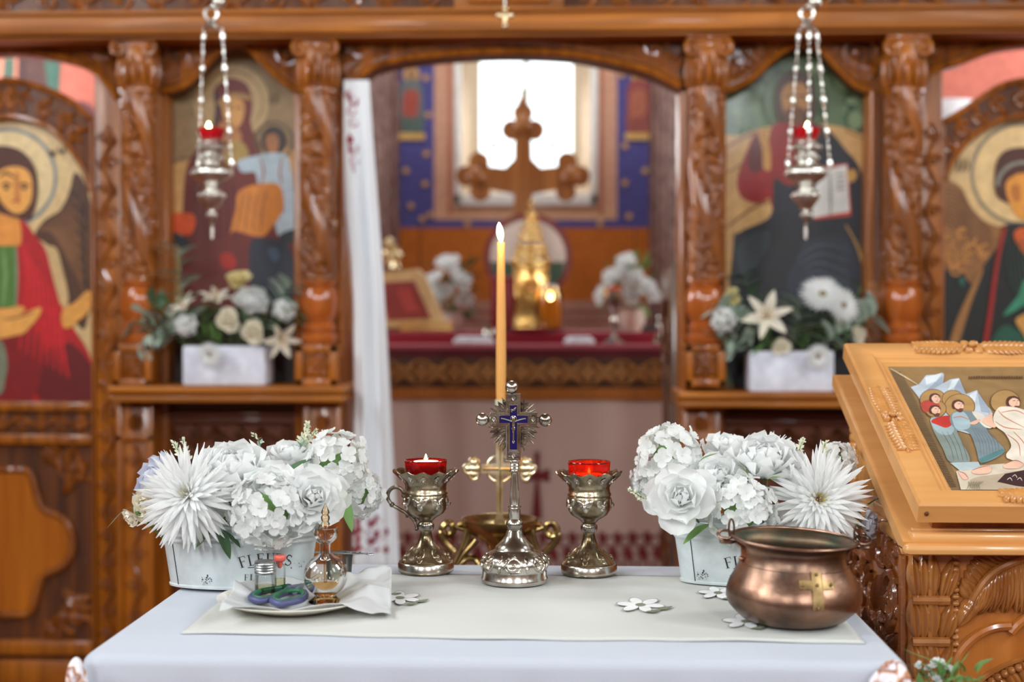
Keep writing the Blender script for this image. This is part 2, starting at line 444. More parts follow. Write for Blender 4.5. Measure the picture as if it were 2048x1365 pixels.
# ------------------------------------------------------------------ sanctuary behind the screen
YB = 7.0
BLUE = plain((78, 76, 138), .8, 1.2)
xl, xr = at(800, 400, YB).x, at(1297, 400, YB).x
h0, h1 = at(922, 400, YB), at(1182, 400, YB); hz = at(1050, 388, YB).z
pierced('wall_altar', (YB, YB + .22), xl - .05, xr + .05, [(h0.x, h1.x, hz, 2.62)], 'x', BLUE)
m = MB()   # splayed reveal of the altar window
g0, g1 = at(960, 400, YB + .2), at(1145, 400, YB + .2); gz = at(1050, 336, YB + .2).z
A = [V((h0.x, YB, hz)), V((h1.x, YB, hz)), V((h1.x, YB, 2.62)), V((h0.x, YB, 2.62))]
B = [V((g0.x, YB + .2, gz)), V((g1.x, YB + .2, gz)), V((g1.x, YB + .2, 2.5)), V((g0.x, YB + .2, 2.5))]
m.add(A + B, [(i, (i + 1) % 4, 4 + (i + 1) % 4, 4 + i) for i in range(4)], 0, False)
m.span((h0.x - .02, YB + .2, 1), (g0.x, YB + .22, 2.7)); m.span((g1.x, YB + .2, 1), (h1.x + .02, YB + .22, 2.7)); m.span((g0.x, YB + .2, 1), (g1.x, YB + .22, gz)); m.span((g0.x, YB + .2, 2.5), (g1.x, YB + .22, 2.7))
struct(m.build('trim_1', plain((196, 170, 140), .8, 1.1)))
m = MB()
for a, b in ((908, 923), (1181, 1196)):
    m.span(at(a, 410, YB - .02), at(b, 60, YB + .02), .004)
m.span(at(908, 412, YB - .02), at(1196, 388, YB + .02), .004)
struct(m.build('trim_2', plain((236, 232, 222), .6, 1.15)))
m = MB()
gm = (g0.x + g1.x) / 2
m.span((gm - .012, YB + .17, gz), (gm + .012, YB + .2, 2.5), .003, 0)
m.add([V((g0.x, YB + .195, gz)), V((g1.x, YB + .195, gz)), V((g1.x, YB + .195, 2.5)), V((g0.x, YB + .195, 2.5))], [(0, 1, 2, 3)], 1, False)
struct(m.build('window_1', [plain((150, 140, 120), .5), thinglass('window_pane', (.97, .99, .99), .01)]))

P = Paint(YB - .001)     # wall paintings around the altar window
for a, b in ((868, 909), (1195, 1234)): P.poly((196, 150, 124), [(a, 60), (b, 60), (b, 438), (a, 438)], False, rough=.85, coat=0)
P.poly((200, 156, 124), [(868, 411), (1234, 411), (1234, 440), (868, 440)], False, rough=.85, coat=0)
for y in range(70, 430, 16):
    for x in (900, 1203): P.disc((172, 100, 70), x, y, 5, 7, 8, rough=.85, coat=0)
P.poly((178, 98, 24), [(780, 456), (1310, 456), (1310, 604), (780, 604)], False, rough=.8, coat=0)
P.poly((120, 62, 26), [(838, 456), (841, 456), (841, 604), (838, 604)], False, rough=.8, coat=0)
P.poly((120, 62, 26), [(1268, 456), (1271, 456), (1271, 604), (1268, 604)], False, rough=.8, coat=0)
P.poly((170, 126, 108), [(780, 602), (1310, 602), (1310, 720), (780, 720)], False, rough=.85, coat=0)
for k in range(3): P.poly((132, 72, 62), [(780, 622 + k * 18), (1310, 622 + k * 18), (1310, 629 + k * 18), (780, 629 + k * 18)], False, rough=.85, coat=0)
random.seed(4)
for x, y in ((783, 178), (852, 156), (857, 230), (812, 342), (853, 308), (850, 368), (845, 438), (1250, 292), (1250, 366), (1290, 342), (1258, 433), (1243, 150), (930 - 70, 430), (1285, 245), (822, 412), (935, 448), (1200, 447)):
    P.poly((206, 160, 96), [(x + (9 if i % 2 else 4) * math.cos(i * PI / 8), y + (9 if i % 2 else 4) * math.sin(i * PI / 8)) for i in range(16)], False, rough=.7, coat=0)
for cx, c1, c2, c3 in ((823, (104, 112, 112), (160, 78, 66), (84, 100, 94)), (1277, (140, 72, 66), (164, 98, 76), (140, 78, 70))):
    P.disc((190, 150, 90), cx, 150, 17, rough=.8, coat=0); P.disc((150, 110, 84), cx, 150, 9, 12, rough=.8, coat=0)
    P.poly(c1, [(cx - 18, 165), (cx + 18, 165), (cx + 24, 215), (cx + 22, 260), (cx - 22, 260), (cx - 24, 215)], rough=.85, coat=0)
    P.poly(c2, [(cx - 14, 185), (cx + 14, 185), (cx + 10, 235), (cx - 16, 235)], rough=.85, coat=0)
    P.poly(c3, [(cx - 23, 235), (cx + 23, 235), (cx + 25, 268), (cx - 25, 268)], False, rough=.85, coat=0)
    P.poly((206, 166, 96), [(cx - 27, 267), (cx + 27, 267), (cx + 27, 280), (cx - 27, 280)], False, rough=.85, coat=0)
P.poly((176, 60, 58), [(765, 270), (783, 222), (798, 232), (797, 274)], rough=.85, coat=0)
struct(P.build('trim_3'))

# ornament material of the slanting apse walls (painted hanging textile)
m_, nt, b = newmat('painted_textile_pattern')
v = objcoord(nt, (26, 26, 26)); vo = nd(nt, 'ShaderNodeTexVoronoi'); vo.inputs['Scale'].default_value = 1.0; nt.links.new(v, vo.inputs['Vector'])
wv = nd(nt, 'ShaderNodeTexWave'); wv.inputs['Scale'].default_value = .5; wv.inputs['Distortion'].default_value = 3.0; nt.links.new(v, wv.inputs['Vector'])
mx = nd(nt, 'ShaderNodeMath', operation='MULTIPLY'); nt.links.new(vo.outputs['Distance'], mx.inputs[0]); nt.links.new(wv.outputs['Fac'], mx.inputs[1])
nt.links.new(ramp(nt, mx.outputs[0], [(.05, L3((104, 74, 70), 1.1)), (.3, L3((150, 118, 108), 1.1)), (.6, L3((178, 150, 138), 1.1))]), b.inputs['Base Color'])
b.inputs['Roughness'].default_value = .85; TEXTILE = m_
def slab(name, p, q, z0, z1, th, mat):
    d = V((q[0] - p[0], q[1] - p[1], 0)); n = V((d.y, -d.x, 0)).normalized() * th
    m = MB(); a = V((p[0], p[1], z0)); c = V((q[0], q[1], z0)); up = V((0, 0, z1 - z0))
    m.add([a, c, c + n, a + n, a + up, c + up, c + n + up, a + n + up], [(0, 1, 2, 3), (4, 5, 6, 7), (0, 1, 5, 4), (1, 2, 6, 5), (2, 3, 7, 6), (3, 0, 4, 7)], 0, False)
    return struct(m.build(name, mat))
slab('wall_apse_left', (xl - .24, 5.9), (xl, YB), 0, 4.2, -.12, TEXTILE)
slab('wall_apse_right', (xr + .24, 5.9), (xr, YB), 0, 4.2, .12, TEXTILE)
PINK = plain((186, 104, 88), .85, 1.1)
wallbox('wall_sanctuary_left', (-3.35, 5.9, 0), (xl - .24, 6.05, 4.2), PINK)
wallbox('wall_sanctuary_right', (xr + .24, 5.9, 0), (3.15, 6.05, 4.2), PINK)
wallbox('wall_side_left', (-3.35, 4.45, 0), (-3.15, 6.05, 4.2), PLASTER)
wallbox('wall_side_right', (2.95, 4.45, 0), (3.15, 6.05, 4.2), PLASTER)
P = Paint(5.899)
P.poly((66, 44, 42), [(-40, 90), (58, 90), (62, 200), (-40, 200)], False, rough=.85, coat=0)
P.poly((186, 112, 90), [(-30, 80), (36, 90), (34, 165), (-30, 165)], False, rough=.85, coat=0)
P.poly((64, 84, 72), [(8, 116), (30, 116), (28, 164), (4, 164)], False, rough=.85, coat=0)
P.poly((78, 52, 48), [(52, 80), (95, 80), (100, 180), (56, 178)], False, rough=.85, coat=0)
P.poly((64, 92, 80), [(86, 100), (122, 110), (118, 185), (96, 178)], False, rough=.85, coat=0)
P.poly((96, 60, 60), [(150, 205), (185, 215), (200, 260), (150, 260)], rough=.85, coat=0)
P.poly((110, 72, 96), [(222, 150), (240, 150), (240, 260), (226, 260)], False, rough=.85, coat=0)
struct(P.build('trim_4'))
m = MB(); a = at(1800, 300, 5.86); c = at(1966, 80, 5.86)
m.lathe([(abs(c.x - a.x) / 2, 0), (abs(c.x - a.x) / 2, 1.98), (abs(c.x - a.x) / 2 - .03, 2.03)], ((a.x + c.x) / 2, 5.86, 0), 32)
struct(m.build('trim_5', plain((214, 214, 218), .8, 1.15)))

# ------------------------------------------------------------------ carved altar screen
YS = 4.30
scr = thing('altar_screen', 'carved and varnished orange-brown wooden altar screen with columns and arches across the church', 'altar screen', (at(1024, 400, YS).x, YS, 0))
def Z(y, x=700, Y=YS): return at(x, y, Y).z
def X(x, Y=YS): return at(x, 420, Y).x
def bx(mb, x0, y0, x1, y1, Yf, Yb, bev=.004, mi=0):
    a = at(x0, y1, Yf); c = at(x1, y0, Yf); mb.span((a.x, Yf, a.z), (c.x, Yb, c.z), bev, mi)
XL, XR = -3.14, 2.94
YBm = 4.14; ZB_ = lambda y: Z(y, 700, YBm)
m = MB(); m.span((XL, YBm, ZB_(65)), (XR, 4.42, ZB_(22)), .006); m.span((XL, YBm + .02, ZB_(72)), (XR, 4.42, ZB_(65)), .003)
m.span((XL, YBm - .012, ZB_(27)), (XR, YBm + .05, ZB_(18)), .004)
m.build('beam', W_HZ, scr)
m = MB(); m.span((XL, 4.17, ZB_(18)), (XR, 4.42, ZB_(-110)), 0)
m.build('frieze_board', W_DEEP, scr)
m = MB(); P_ = yplane(4.17)
zz = (ZB_(18) + ZB_(-60)) / 2
vine(m, P_(X(-60), zz, 'x'), X(900) - X(-60), ZB_(-60) - ZB_(18), .008); m.build('frieze_carving', W_REL, scr); m = MB()
vine(m, P_(X(1130), zz, 'x'), X(2120) - X(1130), ZB_(-60) - ZB_(18), .008)
m.build('frieze_carving', W_REL, scr)
m = MB(); bx(m, 908, -60, 1128, 24, 4.128, 4.16); m.build('cartouche', W_HZ, scr)
m = MB(); bx(m, 935, -60, 1100, 4, 4.112, 4.13); m.build('cartouche_panel', W_PANEL, scr)
m = MB(); m.span((XL, 4.02, ZB_(-125)), (XR, 4.42, ZB_(-110)), .01); m.build('cornice', W_HZ, scr)
# flat stiles
for a, b in ((190, 335), (588, 692), (1358, 1452), (1733, 1884)):
    m = MB(); m.span((X(a), 4.30, 0), (X(b), 4.42, Z(70)), .004); m.build('stile', W_DK, scr)
for a, zz in ((322, Z(560)), (1741, Z(560)), (683, .05), (1368, .05)):
    m = MB(); m.tube([V((X(a), 4.285, zz)), V((X(a), 4.285, Z(190)))], .009, 8); m.build('bead_moulding', W_DK, scr)
for a, b in ((192, 236), (1842, 1882)):
    m = MB(); P_ = yplane(4.30)((X(a) + X(b)) / 2, Z(1300), 'z'); vine(m, P_, Z(250) - Z(1300), X(b) - X(a), .006, step=.075); m.build('strip_carving', W_REL, scr)
# columns
def column(cx, ped):
    x = X(cx, 4.235); k = spx(4.235); z = lambda y: at(cx, y, 4.235).z
    R = 34 * k
    def shaft(r, zz, a, t):
        tw = a * 1.0 + (zz - z(560)) * 9.0
        band = math.cos(2 * tw); f = noise.noise(V((math.cos(a) * 3.2, math.sin(a) * 3.2, zz * 34))) + .5 * noise.noise(V((math.cos(a) * 7, math.sin(a) * 7, zz * 70)))
        q = V((math.cos(a) * 2.6 + 3, math.sin(a) * 2.6, zz * 42)); rg = 1 - 2.4 * abs(noise.noise(q)); rg2 = 1 - 2.4 * abs(noise.noise(q * 2.1))
        h = (.10 + .05 * math.cos(4 * tw)) if band > .45 else .13 * rg + .06 * rg2 - .04
        g = -.08 if .3 < band < .45 else 0
        return r * (1 + h + g), zz
    m = MB(); N = 240
    m.lathe([(R * 1.0, z(562) + (z(186) - z(562)) * i / N) for i in range(N + 1)], (x, 4.235, 0), 90, shaft)
    s = m.build('column', W_REL, scr)
    # capital
    m = MB()
    m.lathe([(R * .96, z(190)), (R * 1.18, z(187)), (R * 1.18, z(181)), (R * .95, z(178)), (R * .98, z(150)), (R * 1.2, z(112)), (R * 1.1, z(100))], (x, 4.235, 0), 28)
    m.box((x, 4.235, z(80)), (R * 2.5, R * 2.4, z(72) - z(88)), .004); m.box((x, 4.235, z(94)), (R * 2.1, R * 2.1, z(84) - z(104)), .004)
    for sx in (-1, 1):
        Pq = lambda u, v, h, sx=sx: V((x + u, 4.235 - R * 1.02 - h, v))
        scroll(m, Pq, sx * R * .86, z(103), PI / 2 + (0 if sx > 0 else 0), 1.5, R * .5, .0085, -sx, leaves=False)
    for i in range(7):
        a = PI + PI * (i + .5) / 7
        Pq = lambda u, v, h, a=a: V((x + (R * .98 + h) * math.cos(a + u / R), 4.235 + (R * .98 + h) * math.sin(a + u / R), v))
        lobe(m, Pq, 0, z(178), PI / 2, z(112) - z(178), R * .46, .022)
    m.build('capital', W_DK, s)
    m = MB()
    m.lathe([(R * .9, z(560)), (R * 1.1, z(563)), (R * 1.1, z(569)), (R * .92, z(573)), (R * 1.10, z(580)), (R * 1.18, z(598)), (R * 1.18, z(620)), (R * 1.06, z(634)), (R * .92, z(641)), (R * .92, z(648)), (R * 1.06, z(653)), (R * 1.06, z(660)), (R * .92, z(664)), (R * 1.14, z(671)), (R * 1.16, z(680)), (R * 1.0, z(688))][::-1], (x, 4.235, 0), 40)
    m.build('turned_base', wood('turned_wood', (150, 74, 22), (186, 100, 40), 'z', .2, 1.0, 1.1) if 'tw' not in MATS else MATS['tw'], s)
    # pedestal
    a, b = ped; zb, zt = z(773), z(689); m = MB()
    m.span((X(a, 4.19), 4.19, zb), (X(b, 4.19), 4.31, zt), .006)
    xa, xb = X(a, 4.19), X(b, 4.19); fw = (xb - xa) * .2
    for p, q in (((xa, zb), (xa + fw, zt)), ((xb - fw, zb), (xb, zt)), ((xa, zb), (xb, zb + fw)), ((xa, zt - fw), (xb, zt))):
        m.span((p[0], 4.175, p[1]), (q[0], 4.195, q[1]), .004)
    m.build('pedestal', W_DK, s)
    m = MB(); Pq = lambda u, v, h: V(((xa + xb) / 2 + u, 4.19 - h, (zb + zt) / 2 + v))
    rosette(m, Pq, 0, 0, (xb - xa) * .3, .01, 8)
    for i in range(4): lobe(m, Pq, 0, 0, PI / 4 + i * PI / 2, (xb - xa) * .36, .02, .012)
    m.build('pedestal_carving', W_REL, s)
MATS['tw'] = wood('turned_wood', (150, 74, 22), (186, 100, 40), 'z', .18, 1.0, 1.1)
column(280, (226, 304)); column(637, (590, 676)); column(1413, (1370, 1452)); column(1806, (1762, 1846))
# wavy arch boards
def arch(curve, top, Yf, Yb, xa, xb, tr=.011, leaf=True):
    pts = catmull([(x, y, 0) for x, y in curve], 5)
    poly = [(xa, top - 34)] + [(p.x, p.y) for p in pts] + [(xb, top - 34)]
    m = MB(); m.prism(poly, lambda p, h: at(p[0], p[1], Yf) + V((0, h, 0)), Yb - Yf, 0)
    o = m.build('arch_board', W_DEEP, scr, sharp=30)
    m = MB(); m.tube([at(p.x, p.y - 8, Yf) + V((0, -.004, 0)) for p in pts], tr, 8)
    m.tube([at(p.x, p.y - 22, Yf) + V((0, 0, 0)) for p in pts], tr * .5, 6)
    m.build('arch_moulding', W_DK, o)
    if leaf:
        m = MB(); m.tube([at(p.x, p.y - 26, Yf) + V((0, -.002, 0)) for p in pts], .005, 6); k = spx(Yf); n = len(pts)
        for i in range(2, n - 2, 2):
            p = pts[i]; hh = p.y - 26 - top
            if hh < 12: continue
            Pq = lambda u, v, h: at(p.x, p.y - 26, Yf) + V((u, -h, v))
            for q in (-.5, .1, .6): lobe(m, Pq, 0, 0, PI / 2 + q, min(hh, 46) * k * .9, 13 * k, .010)
        for i in (int(n * .14), int(n * .86)):
            p = pts[i]; hh = p.y - 30 - top
            if hh > 25:
                Pq = lambda u, v, h: at(p.x, (p.y - 30 + top) / 2, Yf) + V((u, -h, v))
                scroll(m, Pq, 0, 0, 0, 1.5, hh * k * .45, .007, 1)
        m.build('arch_carving', W_REL, o)
arch([(690, 182), (706, 172), (726, 155), (752, 139), (800, 127), (860, 119), (940, 113), (1030, 111), (1130, 115), (1195, 125), (1258, 139), (1300, 150), (1336, 167), (1362, 181)], 66, 4.26, 4.36, 690, 1362)
arch([(325, 190), (350, 186), (380, 171), (410, 141), (440, 109), (470, 98), (500, 107), (530, 137), (560, 165), (590, 186), (606, 191)], 66, 4.29, 4.35, 325, 606)
arch([(1445, 190), (1475, 181), (1510, 160), (1540, 130), (1575, 105), (1608, 97), (1640, 107), (1670, 139), (1700, 170), (1724, 185), (1742, 189)], 66, 4.29, 4.35, 1445, 1742)
arch([(-190, 205), (-170, 175), (-145, 150), (-105, 130), (-55, 118), (0, 109), (45, 110), (100, 118), (150, 130), (190, 150), (215, 175), (236, 205)], 66, 4.30, 4.36, -190, 236)
arch([(1838, 190), (1852, 160), (1880, 142), (1920, 130), (1960, 113), (2000, 100), (2060, 92), (2120, 95), (2180, 108), (2230, 125), (2270, 142), (2300, 165), (2310, 190)], 62, 4.30, 4.36, 1838, 2310)
# ledges that carry the planters
for a, b, y0, y1 in ((213, 690, 773, 806), (1358, 1850, 786, 817)):
    m = MB(); xc = (a + b) / 2
    p = at(a, y1, 4.12); q = at(b, y1, 4.12); zt, zb = at(xc, y0, 4.12).z, at(xc, y1, 4.12).z
    d = (zt - zb)
    m.span((p.x, 4.12, zt - d * .42), (q.x, 4.42, zt), .006); m.span((p.x + .012, 4.135, zt - d * .62), (q.x - .012, 4.42, zt - d * .4), .004); m.span((p.x + .004, 4.125, zb), (q.x - .004, 4.42, zb + d * .4), .006)
    m.build('ledge', W_HZ, scr)
SHELF_L = at(450, 773, 4.12).z; SHELF_R = at(1580, 786, 4.12).z
# lower pilasters and panels
for a, b in ((232, 306), (606, 682), (1366, 1442), (1768, 1846)):
    m = MB(); m.span((X(a, 4.22), 4.22, 0), (X(b, 4.22), 4.32, SHELF_L - .05), .005)
    xa, xb = X(a, 4.22), X(b, 4.22); fw = (xb - xa) * .16
    m.span((xa, 4.205, 0), (xa + fw, 4.23, SHELF_L - .05), .003); m.span((xb - fw, 4.205, 0), (xb, 4.23, SHELF_L - .05), .003)
    m.span((xa, 4.205, Z(880)), (xb, 4.23, Z(866)), .003)
    o = m.build('pilaster', W_DK, scr)
    m = MB(); P_ = yplane(4.22)((xa + xb) / 2, .12, 'z'); vine(m, P_, Z(890) - .12, (xb - xa) * .6, .006, step=.1)
    Pq = lambda u, v, h: V(((xa + xb) / 2 + u, 4.22 - h, Z(842) + v)); rosette(m, Pq, 0, 0, .028, .014)
    m.build('pilaster_carving', W_REL, o)
for a, b in ((300, 612), (1436, 1775)):
    xa, xb = X(a, 4.34), X(b, 4.34); m = MB(); m.span((xa, 4.34, 0), (xb, 4.42, SHELF_L - .04), 0)
    m.span((xa, 4.30, Z(835)), (xb, 4.36, Z(826)), .004); m.span((xa, 4.31, Z(848)), (xb, 4.36, Z(838)), .004)
    o = m.build('base_panel', wood('reddish_panel_wood', (84, 40, 22), (124, 66, 38), 'x', .4, .4, 1.1, .4), scr)
    m = MB(); P_ = yplane(4.34)(xa + .03, Z(880), 'x'); vine(m, P_, xb - xa - .06, .075, .007)
    for k in range(3):
        P_ = yplane(4.34)(xa + .03, Z(960) - k * .16, 'x'); vine(m, P_, xb - xa - .06, .14, .008)
    m.build('base_carving', W_DEEP, o)
# plain flanking panels beyond the doors, out to the walls
for a, c in ((XL, X(-195)), (X(2312), XR)): m = MB(); m.span((a, 4.32, 0), (c, 4.42, Z(70)), .004); m.build('flank_panel', W_DK, scr)

# ------------------------------------------------------------------ side doors with painted angels
def deacon_door(mir, inner, outer, x_edge_in, x_edge_out, ybot, label, paint):
    """mir: pixel column of the door's centre line, other half mirrored"""
    YD = 4.35; Xc = X(mir, YD)
    def half(curve): return [at(x, y, YD) for x, y in curve]
    def full(curve):
        h = half(curve); r = [V((2 * Xc - p.x, p.y, p.z)) for p in h]
        return sorted(h + r, key=lambda p: p.x)
    top_in, top_out = full(inner), full(outer)
    xi = abs(X(x_edge_in, YD) - Xc); xo = abs(X(x_edge_out, YD) - Xc)
    d = thing('side_door', label, 'door', (Xc, YD, 0))
    zr = Z(ybot)
    m = MB()   # stiles and rails
    for s in (-1, 1): m.span((Xc + s * xi, YD - .03, 0.02), (Xc + s * xo, YD + .03, top_out[0].z if s < 0 else top_out[-1].z), .006)
    for za, zb in ((Z(ybot + 20), zr), (Z(ybot + 88), Z(ybot + 66)), (.02, .1), (Z(ybot + 515), Z(ybot + 485))): m.span((Xc - xi, YD - .03, za), (Xc + xi, YD + .03, zb), .006)
    m.build('door_frame', W_DK, d)
    m = MB(); pin = [V(p) for p in catmull(top_in, 4)]; pout = [V(p) for p in catmull(top_out, 4)]
    loop = [(p.x, p.z) for p in pout] + [(p.x, p.z) for p in pin[::-1]]
    m.prism(loop, lambda p, h: V((p[0], YD + h, p[1])), .02, -.02)
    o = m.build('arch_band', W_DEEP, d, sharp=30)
    m = MB(); m.tube([p + V((0, -.022, 0)) for p in pin], .010, 8); m.tube([p + V((0, -.022, 0)) for p in pout], .011, 8)
    mid = [(pin[min(int(i * len(pin) / len(pout)), len(pin) - 1)] + pout[i]) / 2 for i in range(len(pout))]
    for i in range(2, len(mid) - 2, 3):
        Pq = lambda u, v, h, c=mid[i]: V((c.x + u, YD - .02 - h, c.z + v)); t = mid[min(i + 1, len(mid) - 1)] - mid[i - 1]; ang = math.atan2(t.z, t.x)
        scroll(m, Pq, 0, 0, ang, 1.2, .026, .006, 1 if i % 2 else -1)
        for q in (-1, 1): lobe(m, Pq, 0, 0, ang + q * 1.2, .045, .02, .012)
    m.build('arch_relief', W_REL, o)
    # lower panel: plain quatrefoil field in deep relief
    zl0, zl1 = Z(ybot + 485), Z(ybot + 88); zc = (zl0 + zl1) / 2; hh = (zl1 - zl0) / 2
    m = MB(); m.span((Xc - xi, YD - .005, .1), (Xc + xi, YD + .02, zl1), 0); m.span((Xc - xi, YD - .01, Z(ybot + 66)), (Xc + xi, YD + .02, Z(ybot + 20)), 0)
    lp = m.build('lower_panel', W_DEEP, d)
    m = MB(); q = [(0, 1.0), (.3, .96), (.42, .66), (.52, .46), (.88, .3), (1.0, 0), (.88, -.3), (.52, -.46), (.42, -.66), (.3, -.96), (0, -1.0)]
    sx, sz = xi * .72, hh * .72
    lobes = [(a * sx, b * sz) for a, b in q] + [(-a * sx, b * sz) for a, b in q[-2:0:-1]]
    cl = [(p.x, p.y) for p in catmull([(a, b, 0) for a, b in lobes], 5, True)]
    m.prism(cl, lambda p, h: V((Xc + p[0], YD - .005 - h, zc + p[1])), 0, .014, back=False)
    m.build('quatrefoil_field', W_PANEL, lp)
    m = MB(); m.tube([V((Xc + a * 1.03, YD - .014, zc + b * 1.03)) for a, b in cl], .013, 8, True)
    Pq = lambda u, v, h: V((Xc + u, YD - .005 - h, zc + v))
    for s in (-1, 1):
        for t in (-1, 1):
            cx_, cz_ = s * xi * .76, t * hh * .76
            scroll(m, Pq, cx_, cz_, PI / 2 * t, 1.5, xi * .2, .010, s * t)
            for k in range(7): lobe(m, Pq, cx_ + random.uniform(-.05, .05), cz_ + random.uniform(-.06, .06), random.uniform(0, 6.28), .075, .03, .018, .3)
            rosette(m, Pq, s * xi * .5, t * hh * .9, .04, .016)
            lobe(m, Pq, s * xi * .62, t * hh * .5, math.atan2(t, s), .09, .04, .02, .3 * s * t)
    P_ = yplane(YD - .01)(Xc - xi * .95, Z(ybot + 43), 'x'); vine(m, P_, xi * 1.9, .06, .008)
    m.build('panel_carving', W_REL, lp)
    paint(d, Xc, YD, xi, pin, zr)
    return d
def angel_left(d, Xc, YD, xi, pin, zr):
    Y0 = YD + .005
    P = Paint(Y0)
    base = [at(p, q, Y0) for p, q in ()]
    P.k += 1
    outl = [V((p.x, Y0, p.z)) for p in pin] + [V((Xc + xi, Y0, zr)), V((Xc - xi, Y0, zr))]
    P.mb.add(outl, [list(range(len(outl)))], P.mi((204, 176, 124), rough=.4, coat=.5), False)
    P.ring((110, 122, 128), 15, 355, 100, 7); P.disc((214, 190, 142), 15, 355, 92)
    wing = [(150, 345), (172, 372), (184, 430), (186, 520), (180, 600), (168, 660), (140, 620), (125, 560), (112, 510), (95, 490), (70, 470), (90, 440), (120, 420), (138, 385)]
    P.poly((74, 42, 22), wing)
    for i in range(16): P.line((116, 76, 42), [(72 + i * 6, 462 - i * 5), (100 + i * 5, 462 + i * 2), (118 + i * 4, 486 + i * 8)], 4)
    for i in range(9): P.line((40, 22, 14), [(140 + i * 4, 380 + i * 26), (160 + i * 2, 400 + i * 26), (172, 440 + i * 24)], 5)
    P.poly((196, 166, 116), [(92, 500), (112, 496), (124, 530), (138, 600), (120, 610), (104, 560)])
    P.poly((168, 12, 20), [(-60, 500), (-20, 470), (20, 452), (45, 440), (70, 470), (92, 500), (108, 560), (126, 620), (150, 660), (175, 700), (186, 740), (186, 806), (-130, 806), (-110, 640)])
    P.poly((96, 4, 10), [(95, 700), (120, 690), (150, 690), (186, 740), (186, 806), (90, 806), (70, 760)]); P.poly((120, 6, 12), [(10, 640), (60, 650), (90, 700), (60, 806), (-20, 806)])
    for i in range(8): P.line((200, 26, 34), [(40 + i * 12, 470 + i * 20), (56 + i * 10, 560 + i * 18), (40 + i * 14, 700 + i * 8)], 6)
    P.poly((214, 140, 58), [(-20, 420), (28, 430), (40, 440), (44, 480), (30, 494), (-40, 494)])
    P.poly((72, 112, 44), [(-60, 492), (34, 492), (36, 540), (34, 616), (-70, 616)], False); P.line((108, 146, 80), [(8, 500), (12, 550), (6, 614)], 8); P.line((126, 140, 110), [(33, 494), (35, 550), (33, 614)], 5)
    P.poly((112, 116, 96), [(-60, 690), (0, 680), (16, 720), (12, 760), (0, 790), (-60, 800)])
    P.poly((74, 34, 18), [(-60, 330), (-30, 300), (10, 292), (48, 305), (72, 340), (76, 390), (66, 430), (50, 440), (-20, 420), (-60, 400)])
    P.poly((222, 156, 74), [(-12, 360), (8, 338), (40, 334), (62, 350), (66, 390), (56, 416), (38, 428), (18, 420), (2, 400)]); P.poly((188, 120, 56), [(30, 350), (40, 352), (42, 398), (30, 396)])
    for x in (14, 50): P.line((60, 28, 14), [(x - 10, 372), (x, 368), (x + 10, 373)], 5); P.disc((40, 20, 12), x, 377, 5, 4)
    P.line((170, 60, 44), [(24, 405), (34, 402), (44, 406)], 5); P.line((66, 30, 14), [(0, 354), (14, 346), (30, 356)], 5)
    P.poly((216, 154, 74), [(-30, 622), (10, 618), (40, 612), (52, 618), (44, 630), (70, 618), (84, 616), (80, 632), (60, 656), (40, 670), (-30, 676)]); P.poly((212, 150, 66), [(124, 630), (136, 612), (150, 606), (176, 582), (184, 590), (180, 622), (156, 644), (140, 656), (128, 654)])
    P.line((130, 80, 36), [(10, 640), (40, 634), (70, 624)], 4); P.line((60, 40, 22), [(98, 300), (106, 312), (112, 298)], 5); P.line((60, 40, 22), [(118, 292), (124, 308), (132, 292)], 4)
    P.build('angel_icon', d)
